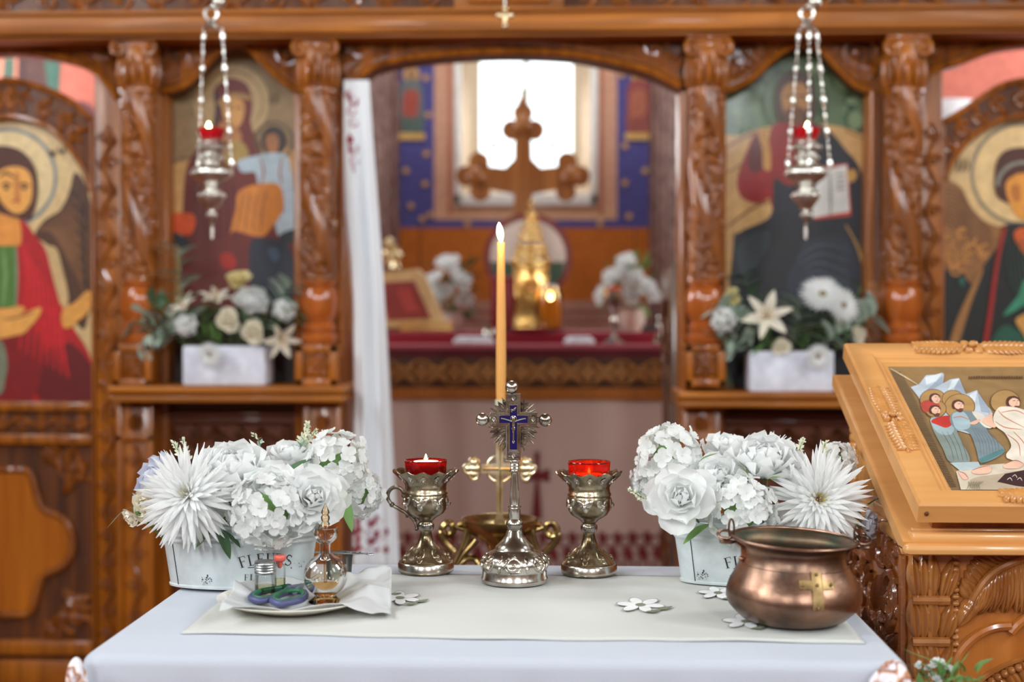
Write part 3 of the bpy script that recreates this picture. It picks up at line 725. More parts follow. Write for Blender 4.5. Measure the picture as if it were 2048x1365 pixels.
def angel_right(d, Xc, YD, xi, pin, zr):
    Y0 = YD + .005; P = Paint(Y0); P.k += 1
    outl = [V((p.x, Y0, p.z)) for p in pin] + [V((Xc + xi, Y0, zr)), V((Xc - xi, Y0, zr))]
    P.mb.add(outl, [list(range(len(outl)))], P.mi((206, 172, 116), rough=.4, coat=.5), False)
    P.ring((122, 112, 92), 2044, 348, 104, 7); P.disc((216, 184, 128), 2044, 348, 96)
    P.poly((22, 26, 24), [(1886, 520), (1960, 480), (2010, 450), (2060, 450), (2200, 480), (2290, 600), (2290, 806), (1886, 806)])
    P.poly((138, 92, 46), [(1884, 362), (1905, 364), (1925, 378), (1940, 410), (1965, 440), (2000, 455), (2008, 470), (1990, 500), (1968, 530), (1955, 560), (1940, 566), (1925, 545), (1905, 535), (1888, 528)])
    for i in range(10): P.line((92, 56, 26), [(1888, 378 + i * 7), (1915, 380 + i * 9), (1945, 420 + i * 9), (1985, 462 + i * 4)], 3)
    random.seed(8)
    for i in range(26):
        x, y = random.uniform(1892, 1975), random.uniform(455, 545)
        if x - 1892 > (560 - y) * 1.1 + 20: continue
        P.ring((188, 128, 62), x, y, 11, 4, random.uniform(0, 3), random.uniform(3.6, 5.5), 12)
    P.poly((138, 92, 46), [(2268, 362), (2247, 364), (2227, 378), (2212, 410), (2187, 440), (2152, 455), (2144, 470), (2162, 500), (2184, 530), (2197, 560), (2212, 566), (2227, 545), (2247, 535), (2264, 528)])
    P.poly((72, 32, 14), [(1988, 348), (2000, 310), (2030, 296), (2070, 300), (2100, 330), (2100, 380), (2090, 420), (2000, 400)]); P.ring((124, 122, 112), 2046, 372, 56, 8, PI, 2 * PI, 20, .9)
    P.poly((214, 142, 52), [(2010, 372), (2030, 350), (2060, 348), (2086, 366), (2086, 410), (2068, 436), (2046, 440), (2024, 420)]); P.poly((176, 104, 38), [(2020, 376), (2036, 372), (2040, 400), (2026, 400)])
    P.poly((190, 84, 22), [(2026, 470), (2048, 455), (2080, 470), (2080, 520), (2050, 512)])
    for i in range(6): P.line((46, 60, 52), [(2015 + i * 7, 480), (2020 + i * 8, 560), (2048 + i * 5, 610)], 4)
    P.poly((52, 128, 98), [(2048, 560), (2036, 590), (2005, 632), (2048, 610), (2070, 590)]); P.poly((34, 92, 74), [(1916, 560), (1928, 556), (1924, 575)]); P.poly((30, 80, 62), [(1978, 690), (2010, 650), (2048, 680), (2020, 720), (1980, 720)])
    P.poly((150, 104, 54), [(1956, 545), (1964, 545), (1940, 610), (1915, 690), (1890, 740), (1884, 740), (1905, 660), (1930, 600)]); P.poly((146, 30, 18), [(2004, 458), (2011, 460), (1998, 520), (1982, 640), (1962, 760), (1954, 760), (1972, 640), (1990, 520)])
    P.poly((190, 140, 70), [(2030, 640), (2060, 630), (2060, 690), (2045, 668)])
    for x in (1912, 1922, 1932): P.line((80, 58, 36), [(x, 315), (x + 3, 330), (x - 1, 345)], 4)
    P.build('angel_icon', d)
random.seed(2)
deacon_door(22, [(22, 234), (60, 240), (110, 262), (150, 305), (175, 345), (187, 385)], [(22, 163), (60, 170), (110, 187), (150, 208), (188, 242)], 187, 194, 806,
            'left side door with the painted angel in a red cloak on its upper half', angel_left)
deacon_door(2076, [(1885, 362), (1900, 325), (1930, 285), (1970, 255), (2010, 238), (2076, 230)], [(1878, 250), (1920, 226), (1965, 195), (2010, 171), (2076, 160)], 1885, 1877, 815,
            'right side door with the painted angel in dark green and brown wings', angel_right)

# ------------------------------------------------------------------ two large icons in the screen
def big_icon(name, label, x0, x1, y0, y1, fn):
    Y = 4.375; a, c = at(x0, y1, Y), at(x1, y0, Y); o = thing(name, label, 'icon', ((a.x + c.x) / 2, Y, a.z))
    m = MB(); m.span((a.x, Y + .001, a.z), (c.x, Y + .03, c.z)); m.build('icon_board', W_PANEL, o)
    P = Paint(Y); fn(P); P.build('painting', o); return o
def madonna(P):
    P.poly((150, 120, 76), [(322, 70), (608, 70), (608, 772), (322, 772)], False)
    P.poly((138, 112, 74), [(322, 70), (608, 70), (608, 300), (322, 320)], False)
    P.ring((126, 106, 72), 463, 205, 82, 5); P.disc((170, 142, 98), 463, 205, 76); P.ring((130, 108, 74), 463, 205, 64, 3)
    P.poly((192, 148, 88), [(325, 350), (370, 322), (400, 330), (385, 430), (325, 440)]); P.poly((190, 146, 88), [(560, 300), (606, 320), (606, 420), (570, 400)])
    P.line((112, 80, 46), [(325, 340), (360, 318), (395, 315)], 5); P.line((112, 80, 46), [(575, 310), (606, 322)], 5)
    P.poly((96, 26, 16), [(428, 200), (432, 174), (462, 157), (494, 170), (505, 205), (502, 250), (520, 290), (530, 340), (560, 380), (600, 420), (600, 600), (380, 600), (366, 470), (370, 360), (384, 310), (420, 270), (432, 240)])
    P.poly((52, 20, 18), [(428, 180), (440, 200), (438, 240), (424, 270), (430, 225)]); P.poly((150, 112, 60), [(434, 205), (462, 186), (496, 190), (502, 200), (480, 200), (446, 212)])
    P.poly((188, 136, 72), [(444, 206), (470, 196), (488, 208), (486, 240), (470, 258), (452, 246)]); P.poly((160, 104, 54), [(440, 245), (474, 256), (482, 280), (440, 280)])
    P.line((70, 36, 20), [(450, 218), (458, 214), (466, 218)], 3); P.line((70, 36, 20), [(472, 218), (479, 214), (485, 218)], 3)
    P.poly((150, 122, 62), [(452, 290), (480, 280), (498, 310), (470, 330), (450, 325)])
    for i in range(6): P.line((66, 14, 12), [(392 + i * 12, 310 + i * 5), (390 + i * 16, 400), (400 + i * 14, 520)], 4)
    P.ring((80, 62, 44), 548, 282, 40, 5); P.disc((44, 28, 20), 548, 282, 26, 30); P.poly((150, 96, 54), [(534, 272), (550, 268), (558, 282), (554, 304), (540, 306), (532, 290)])
    P.poly((160, 176, 186), [(478, 322), (520, 310), (546, 306), (574, 312), (584, 350), (590, 400), (598, 455), (560, 474), (552, 440), (568, 420), (560, 372), (520, 370), (510, 345), (484, 345)])
    P.poly((190, 114, 36), [(520, 368), (560, 372), (566, 420), (540, 460), (520, 474), (470, 462), (460, 470), (472, 420), (478, 384)])
    for i in range(4): P.line((134, 74, 22), [(486 + i * 16, 384), (482 + i * 14, 420), (474 + i * 16, 462)], 4)
    P.line((140, 72, 40), [(522, 316), (528, 345), (522, 372)], 4); P.line((140, 72, 40), [(566, 316), (560, 345), (566, 372)], 4)
    P.poly((204, 76, 20), [(342, 430), (384, 428), (392, 446), (380, 470), (344, 460)])
    P.poly((24, 30, 38), [(343, 462), (360, 470), (388, 492), (372, 500), (350, 486)]); P.poly((24, 30, 38), [(560, 470), (600, 456), (600, 480), (570, 486)])
    P.poly((92, 24, 12), [(382, 486), (430, 476), (480, 480), (508, 520), (512, 600), (380, 620)]); P.poly((150, 26, 12), [(440, 512), (460, 506), (474, 524), (466, 540), (446, 534)])
    P.poly((26, 32, 46), [(500, 490), (540, 478), (576, 490), (588, 540), (580, 600), (512, 610)]); P.poly((56, 70, 88), [(536, 500), (552, 496), (560, 514), (548, 524)])
    for x in (360, 372, 540, 552): P.line((92, 74, 50), [(x, 184), (x + 2, 196), (x - 1, 208)], 5)
    P.poly((40, 22, 14), [(322, 620), (608, 610), (608, 772), (322, 772)], False)
def pantocrator(P):
    P.poly((82, 104, 72), [(1440, 70), (1745, 70), (1745, 772), (1440, 772)], False)
    random.seed(3)
    for i in range(46):
        x, y = random.uniform(1446, 1738), random.uniform(130, 290); P.disc(random.choice([(58, 84, 56), (112, 134, 98), (92, 118, 80), (48, 70, 46)]), x, y, random.uniform(6, 16), random.uniform(8, 20), 10)
    P.poly((188, 148, 92), [(1440, 300), (1480, 272), (1530, 255), (1600, 250), (1670, 252), (1720, 268), (1745, 285), (1745, 560), (1440, 580)])
    P.line((120, 84, 44), [(1446, 300), (1490, 274), (1540, 258)], 6); P.line((120, 84, 44), [(1446, 350), (1500, 322), (1540, 310)], 4); P.line((120, 84, 44), [(1446, 462), (1500, 420), (1545, 400)], 6); P.line((120, 84, 44), [(1690, 262), (1730, 280)], 6)
    P.ring((70, 78, 52), 1590, 205, 66, 4); P.poly((66, 40, 26), [(1548, 200), (1556, 160), (1590, 142), (1624, 160), (1632, 205), (1622, 250), (1590, 262), (1556, 246)])
    P.poly((158, 112, 62), [(1562, 196), (1570, 172), (1592, 164), (1612, 174), (1616, 204), (1606, 236), (1590, 246), (1572, 234)]); P.poly((92, 56, 32), [(1570, 222), (1590, 214), (1610, 222), (1604, 246), (1590, 256), (1574, 244)])
    for x in (1576, 1602): P.line((50, 28, 16), [(x - 8, 196), (x, 192), (x + 8, 197)], 4)
    P.line((126, 84, 44), [(1590, 194), (1592, 210), (1588, 216)], 4)
    P.poly((124, 24, 18), [(1540, 262), (1590, 250), (1640, 262), (1640, 420), (1545, 420)]); P.poly((134, 20, 16), [(1512, 268), (1530, 300), (1540, 360), (1540, 390), (1516, 408), (1482, 394), (1474, 360), (1490, 310)])
    P.poly((86, 18, 14), [(1512, 270), (1526, 300), (1524, 340), (1500, 344), (1496, 310)]); P.poly((176, 128, 66), [(1515, 262), (1530, 262), (1540, 300), (1540, 340), (1526, 336), (1524, 300)])
    P.poly((24, 27, 36), [(1618, 262), (1650, 256), (1690, 300), (1722, 350), (1728, 480), (1738, 560), (1736, 772), (1470, 772), (1466, 500), (1480, 464), (1540, 432), (1548, 360), (1580, 372), (1630, 340)])
    P.poly((34, 40, 52), [(1580, 500), (1620, 480), (1680, 470), (1716, 520), (1700, 600), (1600, 620), (1572, 560)]); P.poly((40, 50, 56), [(1472, 500), (1510, 466), (1548, 470), (1520, 520), (1490, 560)])
    P.poly((20, 22, 28), [(1548, 440), (1600, 430), (1600, 500), (1570, 560), (1556, 640), (1530, 600)])
    for i in range(5): P.line((66, 76, 88), [(1590 + i * 8, 520 + i * 10), (1640, 490 + i * 18), (1700, 500 + i * 24)], 3)
    P.poly((178, 56, 30), [(1622, 336), (1694, 328), (1702, 432), (1626, 440)], False); P.poly((196, 196, 192), [(1618, 332), (1658, 338), (1692, 330), (1698, 424), (1660, 430), (1624, 436)], False)
    P.line((120, 118, 112), [(1658, 338), (1660, 385), (1660, 430)], 5)
    for k in range(4):
        P.line((120, 112, 104), [(1672, 350 + k * 10), (1680, 349 + k * 10), (1690, 348 + k * 10)], 4)
    P.poly((176, 132, 66), [(1692, 345), (1708, 340), (1712, 356), (1698, 366)]); P.line((160, 124, 70), [(1690, 450), (1716, 500), (1730, 560)], 5)
big_icon('icon_panel', 'large icon of a woman in dark red holding a child in pale blue', 322, 608, 80, 774, madonna)
big_icon('icon_panel', 'large icon of a bearded man in dark blue holding an open book', 1440, 1745, 80, 786, pantocrator)
# ------------------------------------------------------------------ royal door leaves (open, seen edge on) and hanging towel
for nm, x0, x1, s, lab in (('l', 690, 706, -1, 'open carved door leaf behind the white towel, left of the central opening'), ('r', 1347, 1363, 1, 'open carved door leaf seen edge-on at the right of the central opening')):
    Xa = X(x0, 4.46); d = thing('royal_door', lab, 'door', (Xa, 4.46, 0))
    zt = Z(532, 1350, 4.46); m = MB(); m.span((Xa, 4.46, .05), (Xa + .03 * s, 5.0, zt), .006); m.span((Xa - .004 * s, 4.455, .03), (Xa + .034 * s, 4.50, zt + .01), .005)
    m.build('door_leaf', wood('dark_door_wood', (66, 50, 40), (110, 88, 72), 'z', .35, .6, 1.1), d)
    m = MB(); P_ = lambda u, v, h: V((Xa - s * h, 4.73 + v, .2 + u)); vine(m, P_, zt - .3, .3, .010); m.build('door_carving', W_DEEP, d)
def edge(tab, y):
    for (ya, xa), (yb, xb) in zip(tab, tab[1:]):
        if y <= yb: t = (y - ya) / (yb - ya); return xa + (xb - xa) * t
    return tab[-1][1]
TL = [(160, 688), (300, 688), (420, 690), (520, 700), (600, 706), (800, 708), (1140, 706)]
TR = [(160, 738), (250, 744), (350, 751), (550, 766), (800, 781), (1140, 799)]
def towel(u, y):
    x = edge(TL, y) + (edge(TR, y) - edge(TL, y)) * u; a = min(1, (y - 150) / 250)
    Yd = 4.235 + a * (.016 * math.sin(u * 13 + y * .002) + .008 * math.sin(u * 29 + y * .004)) + .01 * u
    return at(x, y, Yd)
tw = thing('ceremonial_towel', 'long white towel with red embroidery hanging at the left of the central opening', 'towel', towel(.5, 1135))
m = MB(); m.grid(lambda u, v: towel(u, 160 + v * 980), 40, 60)
m.build('towel_cloth', cloth('white_linen', (222, 226, 236), 1.2), tw, sharp=0, solid=.002)
def tproj(x, y, h):
    u = (x - edge(TL, y)) / (edge(TR, y) - edge(TL, y)); return towel(min(1, max(0, u)), y) + V((0, -.003 - h * .3, 0))
RED = (134, 38, 54)
P = Paint(proj=tproj)
for y in (205, 300): P.line(RED, [(697, y - 20), (702, y), (712, y + 6), (716, y - 8)], 6, rough=.9, coat=0)
P.poly(RED, [(700, 268), (708, 284), (694, 284)], rough=.9, coat=0)
for a in ((695, 190), (700, 222), (704, 246), (702, 300), (706, 322)): P.ring((150, 60, 76), a[0] + 4, a[1], 9, 3, 0, 5, rough=.9, coat=0)
P.line(RED, [(704, 330), (710, 345), (716, 356)], 5, rough=.9, coat=0)
P.build('embroidery', tw); P = Paint(proj=tproj)
for k, (cx, cy) in enumerate(((742, 1050), (742, 1086))):
    for q in (-1, 1):
        P.line(RED, [(cx + q * 4, cy + 16), (cx + q * 22, cy + 10), (cx + q * 26, cy - 10), (cx + q * 10, cy - 14), (cx + q * 8, cy)], 9, rough=.9, coat=0)
        P.disc(RED, cx + q * 30, cy + 14, 6, 8, 10, rough=.9, coat=0)
    P.disc(RED, cx, cy - 2, 5, 9, 10, rough=.9, coat=0)
P.build('embroidery', tw)
s2 = thing('curtain_strip', 'narrow pale gathered curtain edge beside the right jamb of the central opening', 'curtain', at(1362, 390, 4.40))
m = MB(); m.grid(lambda u, v: at(1357 + 9 * u - 4 * v, 178 + v * 212, 4.40 + .008 * math.sin(u * 9)), 10, 20); m.build('curtain_cloth', cloth('pale_curtain', (222, 238, 226), 1.3), s2, sharp=0, solid=.002)

# ------------------------------------------------------------------ altar table
YA = 5.3
zf = at(1050, 690, YA).z; xa, xb = X(742, YA), X(1345, YA); xc = (xa + xb) / 2
REDC = cloth('red_altar_cloth', (128, 14, 34), 1.25)
alt = thing('altar_table', 'altar table behind the opening, red top over gold brocade and a pale cloth', 'altar', (xc, YA + .4, 0))
m = MB(); m.span((xa, YA, zf - .03), (xb, YA + .85, zf), .012); m.span((xa + .04, YA + .17, zf - .004), (xb - .04, YA + .82, zf + .046), .008); m.build('red_cover', REDC, alt)
ZS = zf + .046
m = MB(); zb0, zb1 = at(1050, 716, YA).z, at(1050, 776, YA).z
m.span((xa - .004, YA - .006, zb0), (xb + .004, YA + .03, zf - .012), .004); m.build('red_fall', cloth('dark_red_cloth', (84, 12, 26), 1.2), alt)
m = MB(); m.span((xa - .004, YA - .008, zb1), (xb + .004, YA + .03, zb0), .002)
bd = m.build('brocade_band', cloth('brown_brocade', (70, 40, 22), 1.1), alt)
m = MB(); hb = zb0 - zb1; n = 9; st = (xb - xa) / n
for i in range(n):
    cx_ = xa + st * (i + .5); cz_ = (zb0 + zb1) / 2
    ringp = [V((cx_ + hb * .42 * math.cos(t * PI / 12), YA - .01, cz_ + hb * .42 * math.sin(t * PI / 12))) for t in range(24)]; m.tube(ringp, .004, 5, True)
    Pq = lambda u, v, h: V((cx_ + u, YA - .008 - h * .5, cz_ + v))
    for k in range(4): lobe(m, Pq, 0, 0, k * PI / 2, hb * .36, .03, .006)
    Pq = lambda u, v, h: V((cx_ + st / 2 + u, YA - .008 - h * .5, cz_ + v))
    for k in (-1, 1):
        for q in (-1, 1): lobe(m, Pq, 0, 0, PI / 2 * k + q * .6, hb * .46, .026, .006, .3 * q)
m.build('brocade_ornament', plain((146, 96, 42), .5, 1.1, metal=.3), bd)
m = MB(); zc1 = at(1050, 800, YA).z; nx = 90
m.grid(lambda u, v: V((xa + (xb - xa) * u, YA - .010 - .003 * math.sin(u * 600), zb1 + (zc1 - zb1) * v)), 240, 2); m.build('gold_fringe', plain((170, 104, 40), .6, 1.1), alt)
def lowc(u, z): return V((xa + (xb - xa) * u, YA + .012 + .006 * math.sin(u * 14 + 1) + .003 * math.sin(u * 37), z))
m = MB(); m.grid(lambda u, v: lowc(u, zb1 + .01 + (.02 - zb1) * v), 80, 12); m.span((xa, YA + .03, .02), (xb, YA + .8, zf - .03), .01)
lc = m.build('lower_cloth', cloth('dusty_linen', (198, 174, 164), 1.15), alt)
lp = lambda x, y, h: (lambda p: lowc((p.x - xa) / (xb - xa), p.z) + V((0, -.003 - h, 0)))(at(x, y, YA))
P = Paint(proj=lp, step=.00006); CR = (112, 40, 40)
P.poly(CR, [(1068, 905), (1080, 905), (1078, 945), (1100, 938), (1100, 966), (1078, 962), (1084, 1040), (1062, 1040), (1070, 962), (1046, 966), (1046, 938), (1070, 945)], False, rough=.9, coat=0)
for x in range(800, 1345, 30):
    P.ring(CR, x, 1085, 14, 6, 0, 5, rough=.9, coat=0); P.disc(CR, x + 14, 1075, 8, 12, 8, rough=.9, coat=0); P.poly(CR, [(x - 8, 1110), (x + 10, 1096), (x + 16, 1120)], rough=.9, coat=0); P.ring(CR, x + 6, 1130, 12, 5, rough=.9, coat=0)
P.build('red_embroidery', lc)

# things on the altar; sit(x, Y) gives the spot on the raised back of the altar top
def sit(x, Y, z=None): p = at(x, 640, Y); return V((p.x, Y, (ZS if z is None else z)))
def zz(y, Y): return at(1050, y, Y).z
# gospel on its stand
Y = 5.52; o = thing('gospel_book', 'red book with a gold frame leaning on a stand beside the white towel', 'book', sit(825, Y))
def para(pts, Yf, Yb, mb): mb.prism(pts, lambda p, h: at(p[0], p[1], Yf) + V((0, h, 0)), Yb - Yf, 0)
m = MB(); para([(752, 546), (836, 538), (850, 552), (888, 640), (886, 658), (752, 658)], Y, Y + .05, m); m.build('cover_frame', plain((222, 196, 142), .4, 1.1, metal=.2), o, sharp=20)
m = MB(); para([(752, 566), (828, 562), (862, 638), (776, 640)], Y - .006, Y, m); m.build('red_cover', plain((150, 66, 60), .6, 1.15), o)
m = MB(); para([(792, 580), (818, 578), (842, 624), (812, 626)], Y - .01, Y - .006, m); m.build('cover_plaque', plain((176, 72, 66), .6, 1.2), o)
m = MB(); m.span((sit(800, Y).x - .05, Y, ZS), (sit(880, Y).x, Y + .14, ZS + .02), .004); m.build('stand', plain((110, 60, 40), .5), o)
Y = 5.66; o = thing('gilded_fan', 'pale gold ornament on a stem at the left end of the altar', 'ornament', sit(784, Y)); k = spx(Y); p = o.location
m = MB(); m.lathe([(20 * k, 0), (22 * k, 6 * k), (8 * k, 16 * k), (5 * k, zz(545, Y) - ZS), (18 * k, zz(535, Y) - ZS), (7 * k, zz(520, Y) - ZS)], p, 20); m.build('stem', PEARL, o)
m = MB(); Pq = lambda u, v, h: V((p.x + u, Y - h, zz(510, Y) + v)); rosette(m, Pq, 0, 0, 22 * k, .02); rosette(m, Pq, -.01, .035, 13 * k, .02); m.ell((p.x, Y, zz(510, Y)), (18 * k, .012, 20 * k)); m.ell((p.x - .01, Y, zz(487, Y)), (10 * k, .01, 12 * k)); m.build('crest', PEARL, o)
Y = 5.50; o = thing('gilded_book', 'closed gold book lying flat at the left on the altar', 'book', sit(852, Y)); k = spx(Y); p = o.location
m = MB(); m.box(p + V((0, .05, .011)), (104 * k, .12, .018), .003); m.box(p + V((0, .05, .031)), (104 * k, .12, .016), .003); m.build('covers', plain((206, 168, 100), .4, 1.15, metal=.4), o)
m = MB(); m.box(p + V((0, .052, .021)), (100 * k, .114, .02), .002); m.build('pages', plain((222, 204, 160), .7), o)
Y = 5.72; o = thing('red_box', 'upright dark red box behind the tall candle on the altar', 'box', sit(1004, Y)); k = spx(Y); p = o.location
m = MB(); m.box(p + V((0, 0, (zz(560, Y) - ZS) / 2)), (44 * k, .07, zz(560, Y) - ZS), .004); m.build('case', plain((120, 8, 20), .5, 1.2), o)
m = MB(); m.box(p + V((0, 0, zz(556, Y) - ZS)), (46 * k, .075, .012), .003); m.build('lid', plain((150, 60, 70), .5, 1.2), o)
# tower shaped tabernacle
Y = 5.78; o = thing('tabernacle', 'tall gilded tower-shaped tabernacle with a stepped pinnacle roof on the altar', 'tabernacle', sit(1063, Y)); k = spx(Y); p = o.location; zt = lambda y: V((p.x, Y, zz(y, Y)))
m = MB(); m.box(p + V((0, 0, .012)), (88 * k, .15, .024), .004); m.box(p + V((0, 0, .036)), (76 * k, .14, .024), .004); m.build('plinth', GILT, o)
m = MB(); m.box((zt(640) + zt(528)) / 2, (62 * k, .12, zz(528, Y) - zz(640, Y)), .004)
m.build('body', GILT, o)
m = MB()
for sx in (-1, 1): m.lathe([(5 * k, zz(640, Y)), (4 * k, zz(600, Y)), (6 * k, zz(596, Y)), (4 * k, zz(590, Y)), (4 * k, zz(540, Y)), (6 * k, zz(530, Y)), (3 * k, zz(520, Y)), (0, zz(508, Y))], (p.x + sx * 31 * k, Y - .06, 0), 12); m.build('corner_column', GILT, o); m = MB()
m = MB()
for i, (y, hw) in enumerate(((528, 40), (512, 33), (498, 30), (478, 24), (462, 19), (447, 13), (434, 9))):
    m.box(zt(y), (hw * 2 * k, hw * 2 * k * .9, .02), .003)
    for sx in (-1, 0, 1): m.ell(zt(y) + V((sx * hw * .8 * k, -hw * .9 * k, .012)), 6.5 * k * (1 - .05 * i), 10, 8)
m.build('roof', GILT, o)
m = MB(); m.box(zt(412), (3 * k, .006, 36 * k), .001); m.box(zt(406), (16 * k, .006, 4 * k), .001); m.build('top_cross', GILT, o)
m = MB(); Pq = lambda u, v, h: V((p.x + u, Y - .06 - h, v)); rosette(m, Pq, 0, zz(572, Y), 20 * k, .012); rosette(m, Pq, 0, zz(545, Y), 12 * k, .01); m.build('door_rosette', GILT, o)
Y = 5.60; o = thing('silver_tray', 'low silver tray under the amber candle jar on the altar', 'tray', sit(1062, Y - .03)); p = o.location; k = spx(Y)
m = MB(); m.lathe([(60 * k, 0), (66 * k, .006), (68 * k, .016), (66 * k, .016), (60 * k, .008), (0, .008)], p, 40, lambda r, z, a, t: (r, z)); m.build('dish', SILVER_R, o)
Y = 5.56; o = thing('jar_candle', 'burning amber jar candle with a pale rim in front of the gilded tower', 'candle', sit(1101, Y, ZS + .010)); p = o.location; k = spx(Y)
AMB = newmat('amber_wax'); am = AMB[0]; ab = AMB[2]; ab.inputs['Base Color'].default_value = L3((232, 150, 40), 1.2); ab.inputs['Subsurface Weight'].default_value = .3; ab.inputs['Subsurface Radius'].default_value = (.05, .03, .01); ab.inputs['Roughness'].default_value = .3
h = zz(575, Y) - p.z; m = MB(); m.lathe([(19 * k, .003), (20 * k, .01), (20 * k, h * .7), (0, h * .7)], p, 28); m.build('wax', am, o)
m = MB(); m.lathe([(20 * k, 0), (22 * k, .006), (22.5 * k, h * .75), (20 * k, h * .9), (18 * k, h), (17 * k, h), (19 * k, h * .9), (21 * k, h * .75)], p, 28); m.build('jar', thinglass('amber_jar_glass', (.98, .82, .5)), o)
m = MB(); m.lathe([(11 * k, h * .93), (13 * k, h * 1.0), (13 * k, h * 1.05), (0, h * 1.06)], p, 20); m.build('lid', WHITE, o)
m = MB(); m.lathe([(0, h * .69), (4 * k, h * .74), (5 * k, h * .79), (0, h * .9)], p + V((0, -10 * k, 0)), 12); m.build('flame', FLAME, o)
for x0, x1, lab in ((905, 986, 'folded white cloth near the gold book on the altar front'), (1128, 1190, 'folded white cloth near the silver chalice on the altar front')):
    Y = 5.33; a, c = X(x0, Y), X(x1, Y); m = MB(); m.span((a, Y, zf), (c, Y + .1, zf + .02), .008); m.span((a + .01, Y + .005, zf + .02), (c - .012, Y + .1, zf + .03), .005)
    tag(m.build('folded_cloth', plain((212, 216, 226), .8, 1.2), origin=((a + c) / 2, Y + .05, zf)), lab, 'cloth', 'folded cloths on the altar')
# round painted disc
Y = 6.02; o = thing('round_icon', 'round white and green painted disc with a red rim behind the gilded tower', 'icon', V((X(1056, Y), Y, ZS))); k = spx(Y)
c = V((X(1056, Y), Y, zz(515, Y))); m = MB(); Mx = Matrix.Rotation(PI / 2, 3, 'X')
m.lathe([(0, -.008), (88 * k, -.008), (88 * k, .008), (0, .008)], c, 56, M=Mx); m.build('rim', plain((116, 40, 34), .5, 1.15), o)
P = Paint(Y - .009); P.disc((196, 180, 168), 1056, 515, 76, rough=.6); P.poly((52, 76, 58), [(981, 524), (1131, 524), (1124, 552), (1104, 576), (1078, 588), (1034, 588), (1008, 576), (988, 552)], False); P.build('painted_face', o)
m = MB(); m.span((c.x - .05, Y - .01, ZS - .04), (c.x + .05, Y + .02, zz(598, Y)), .004); m.build('foot', GILT, o)
# big wooden cross
Y = 6.10; k = spx(Y); o = thing('wooden_cross', 'large carved wooden cross with trefoil ends in front of the bright window', 'cross', V((X(1045, Y), Y, ZS - .05)))
WC = wood('cross_wood', (126, 74, 34), (178, 116, 62), 'z', .35, .5, 1.1, .3)
m = MB(); f = lambda p, h: at(p[0], p[1], Y) + V((0, h, 0))
def cpoly(pts): m.prism(pts, f, .03, 0)
cpoly([(1028, 690), (1028, 388), (955, 374), (955, 330), (1010, 336), (1028, 318), (1030, 236), (1062, 236), (1064, 318), (1082, 336), (1137, 330), (1137, 374), (1064, 388), (1064, 690)])
m.build('post_and_arms', WC, o)
m = MB()
for cs in (((1046, 226), (1023, 260), (1069, 260)), ((958, 324), (932, 352), (960, 382)), ((1134, 324), (1160, 352), (1132, 382))):
    for x, y in cs:
        pts = [(x + 21 * math.cos(PI * i / 5 + .3), y + 21 * math.sin(PI * i / 5 + .3)) for i in range(10)]; cpoly(pts)
    x = sum(q[0] for q in cs) / 3; y = sum(q[1] for q in cs) / 3; m.ell(at(x, y, Y) + V((0, 0, 0)), (20 * k, .02, 20 * k))
    m.build('trefoil_end', WC, o); m = MB()
m = MB()
for sx in (-1, 1):
    a = at(1046 + sx * 30, 322, Y); c = at(1046 + sx * 58, 292, Y); m.tube([a, c], .005, 6); d = (c - a).normalized(); n = V((-d.z, 0, d.x))
    m.prism([(c + d * .03), (c + n * .018), (c - d * .012), (c - n * .018)], lambda p, h: p + V((0, h, 0)), .006, -.006); m.build('ray_finial', WC, o); m = MB()
m.tube([at(1045, 206, Y), at(1045, 178, Y)], .007, 8); m.ell(at(1045, 204, Y), .02, 10, 8)
m.build('ray_finial', WC, o)
Y = 5.42; o = thing('silver_chalice', 'silver chalice standing in front of the right altar bouquet', 'chalice', sit(1228, Y, zf)); p = o.location; k = spx(Y)
h = zz(580, Y) - zf
m = MB(); m.lathe([(24 * k, 0), (25 * k, .004), (16 * k, .014), (6 * k, .03), (4.5 * k, h * .34), (8 * k, h * .42), (4.5 * k, h * .5), (7 * k, h * .6), (17 * k, h * .72), (19 * k, h * .88), (20 * k, h), (18.5 * k, h), (16 * k, h * .8), (0, h * .7)], p, 32); m.build('bowl', GILT if False else SILVER, o)
m = MB(); m.ell(p + V((.004, 0, h * 1.0)), (15 * k, 15 * k, .012)); m.build('red_cover', plain((176, 60, 30), .8, 1.2), o)
Y = 5.36; o = thing('small_stand_cross', 'small silver stand at the right front corner of the altar', 'stand', sit(1318, Y, zf)); p = o.location; k = spx(Y)
m = MB(); m.lathe([(15 * k, 0), (16 * k, .006), (10 * k, .02), (5 * k, .045), (8 * k, .055), (4 * k, .065), (3 * k, .09), (6 * k, .1), (0, .115)], p, 24); m.build('foot', SILVER, o)
Y = 5.52; m = MB(); a = sit(1312, Y); m.box(a + V((0, 0, .011)), (56 * spx(Y), .08, .022), .004); tag(m.build('black_case', plain((36, 32, 32), .5), origin=a), 'flat black case lying at the right end of the altar', 'case')
Y = 5.40; o = thing('cruet', 'small silver cruet beside the folded cloth left of the tall candle', 'cruet', sit(977, Y, zf)); p = o.location
m = MB(); m.lathe([(.018, 0), (.02, .006), (.014, .012), (.024, .035), (.02, .055), (.009, .068), (.013, .082), (.011, .082), (0, .07)], p, 24); m.build('body', SILVER, o)
m = MB(); m.tube(catmull([p + V((.02, 0, .05)), p + V((.036, 0, .055)), p + V((.034, 0, .03)), p + V((.022, 0, .025))], 5), .003, 6); m.build('handle', SILVER, o)

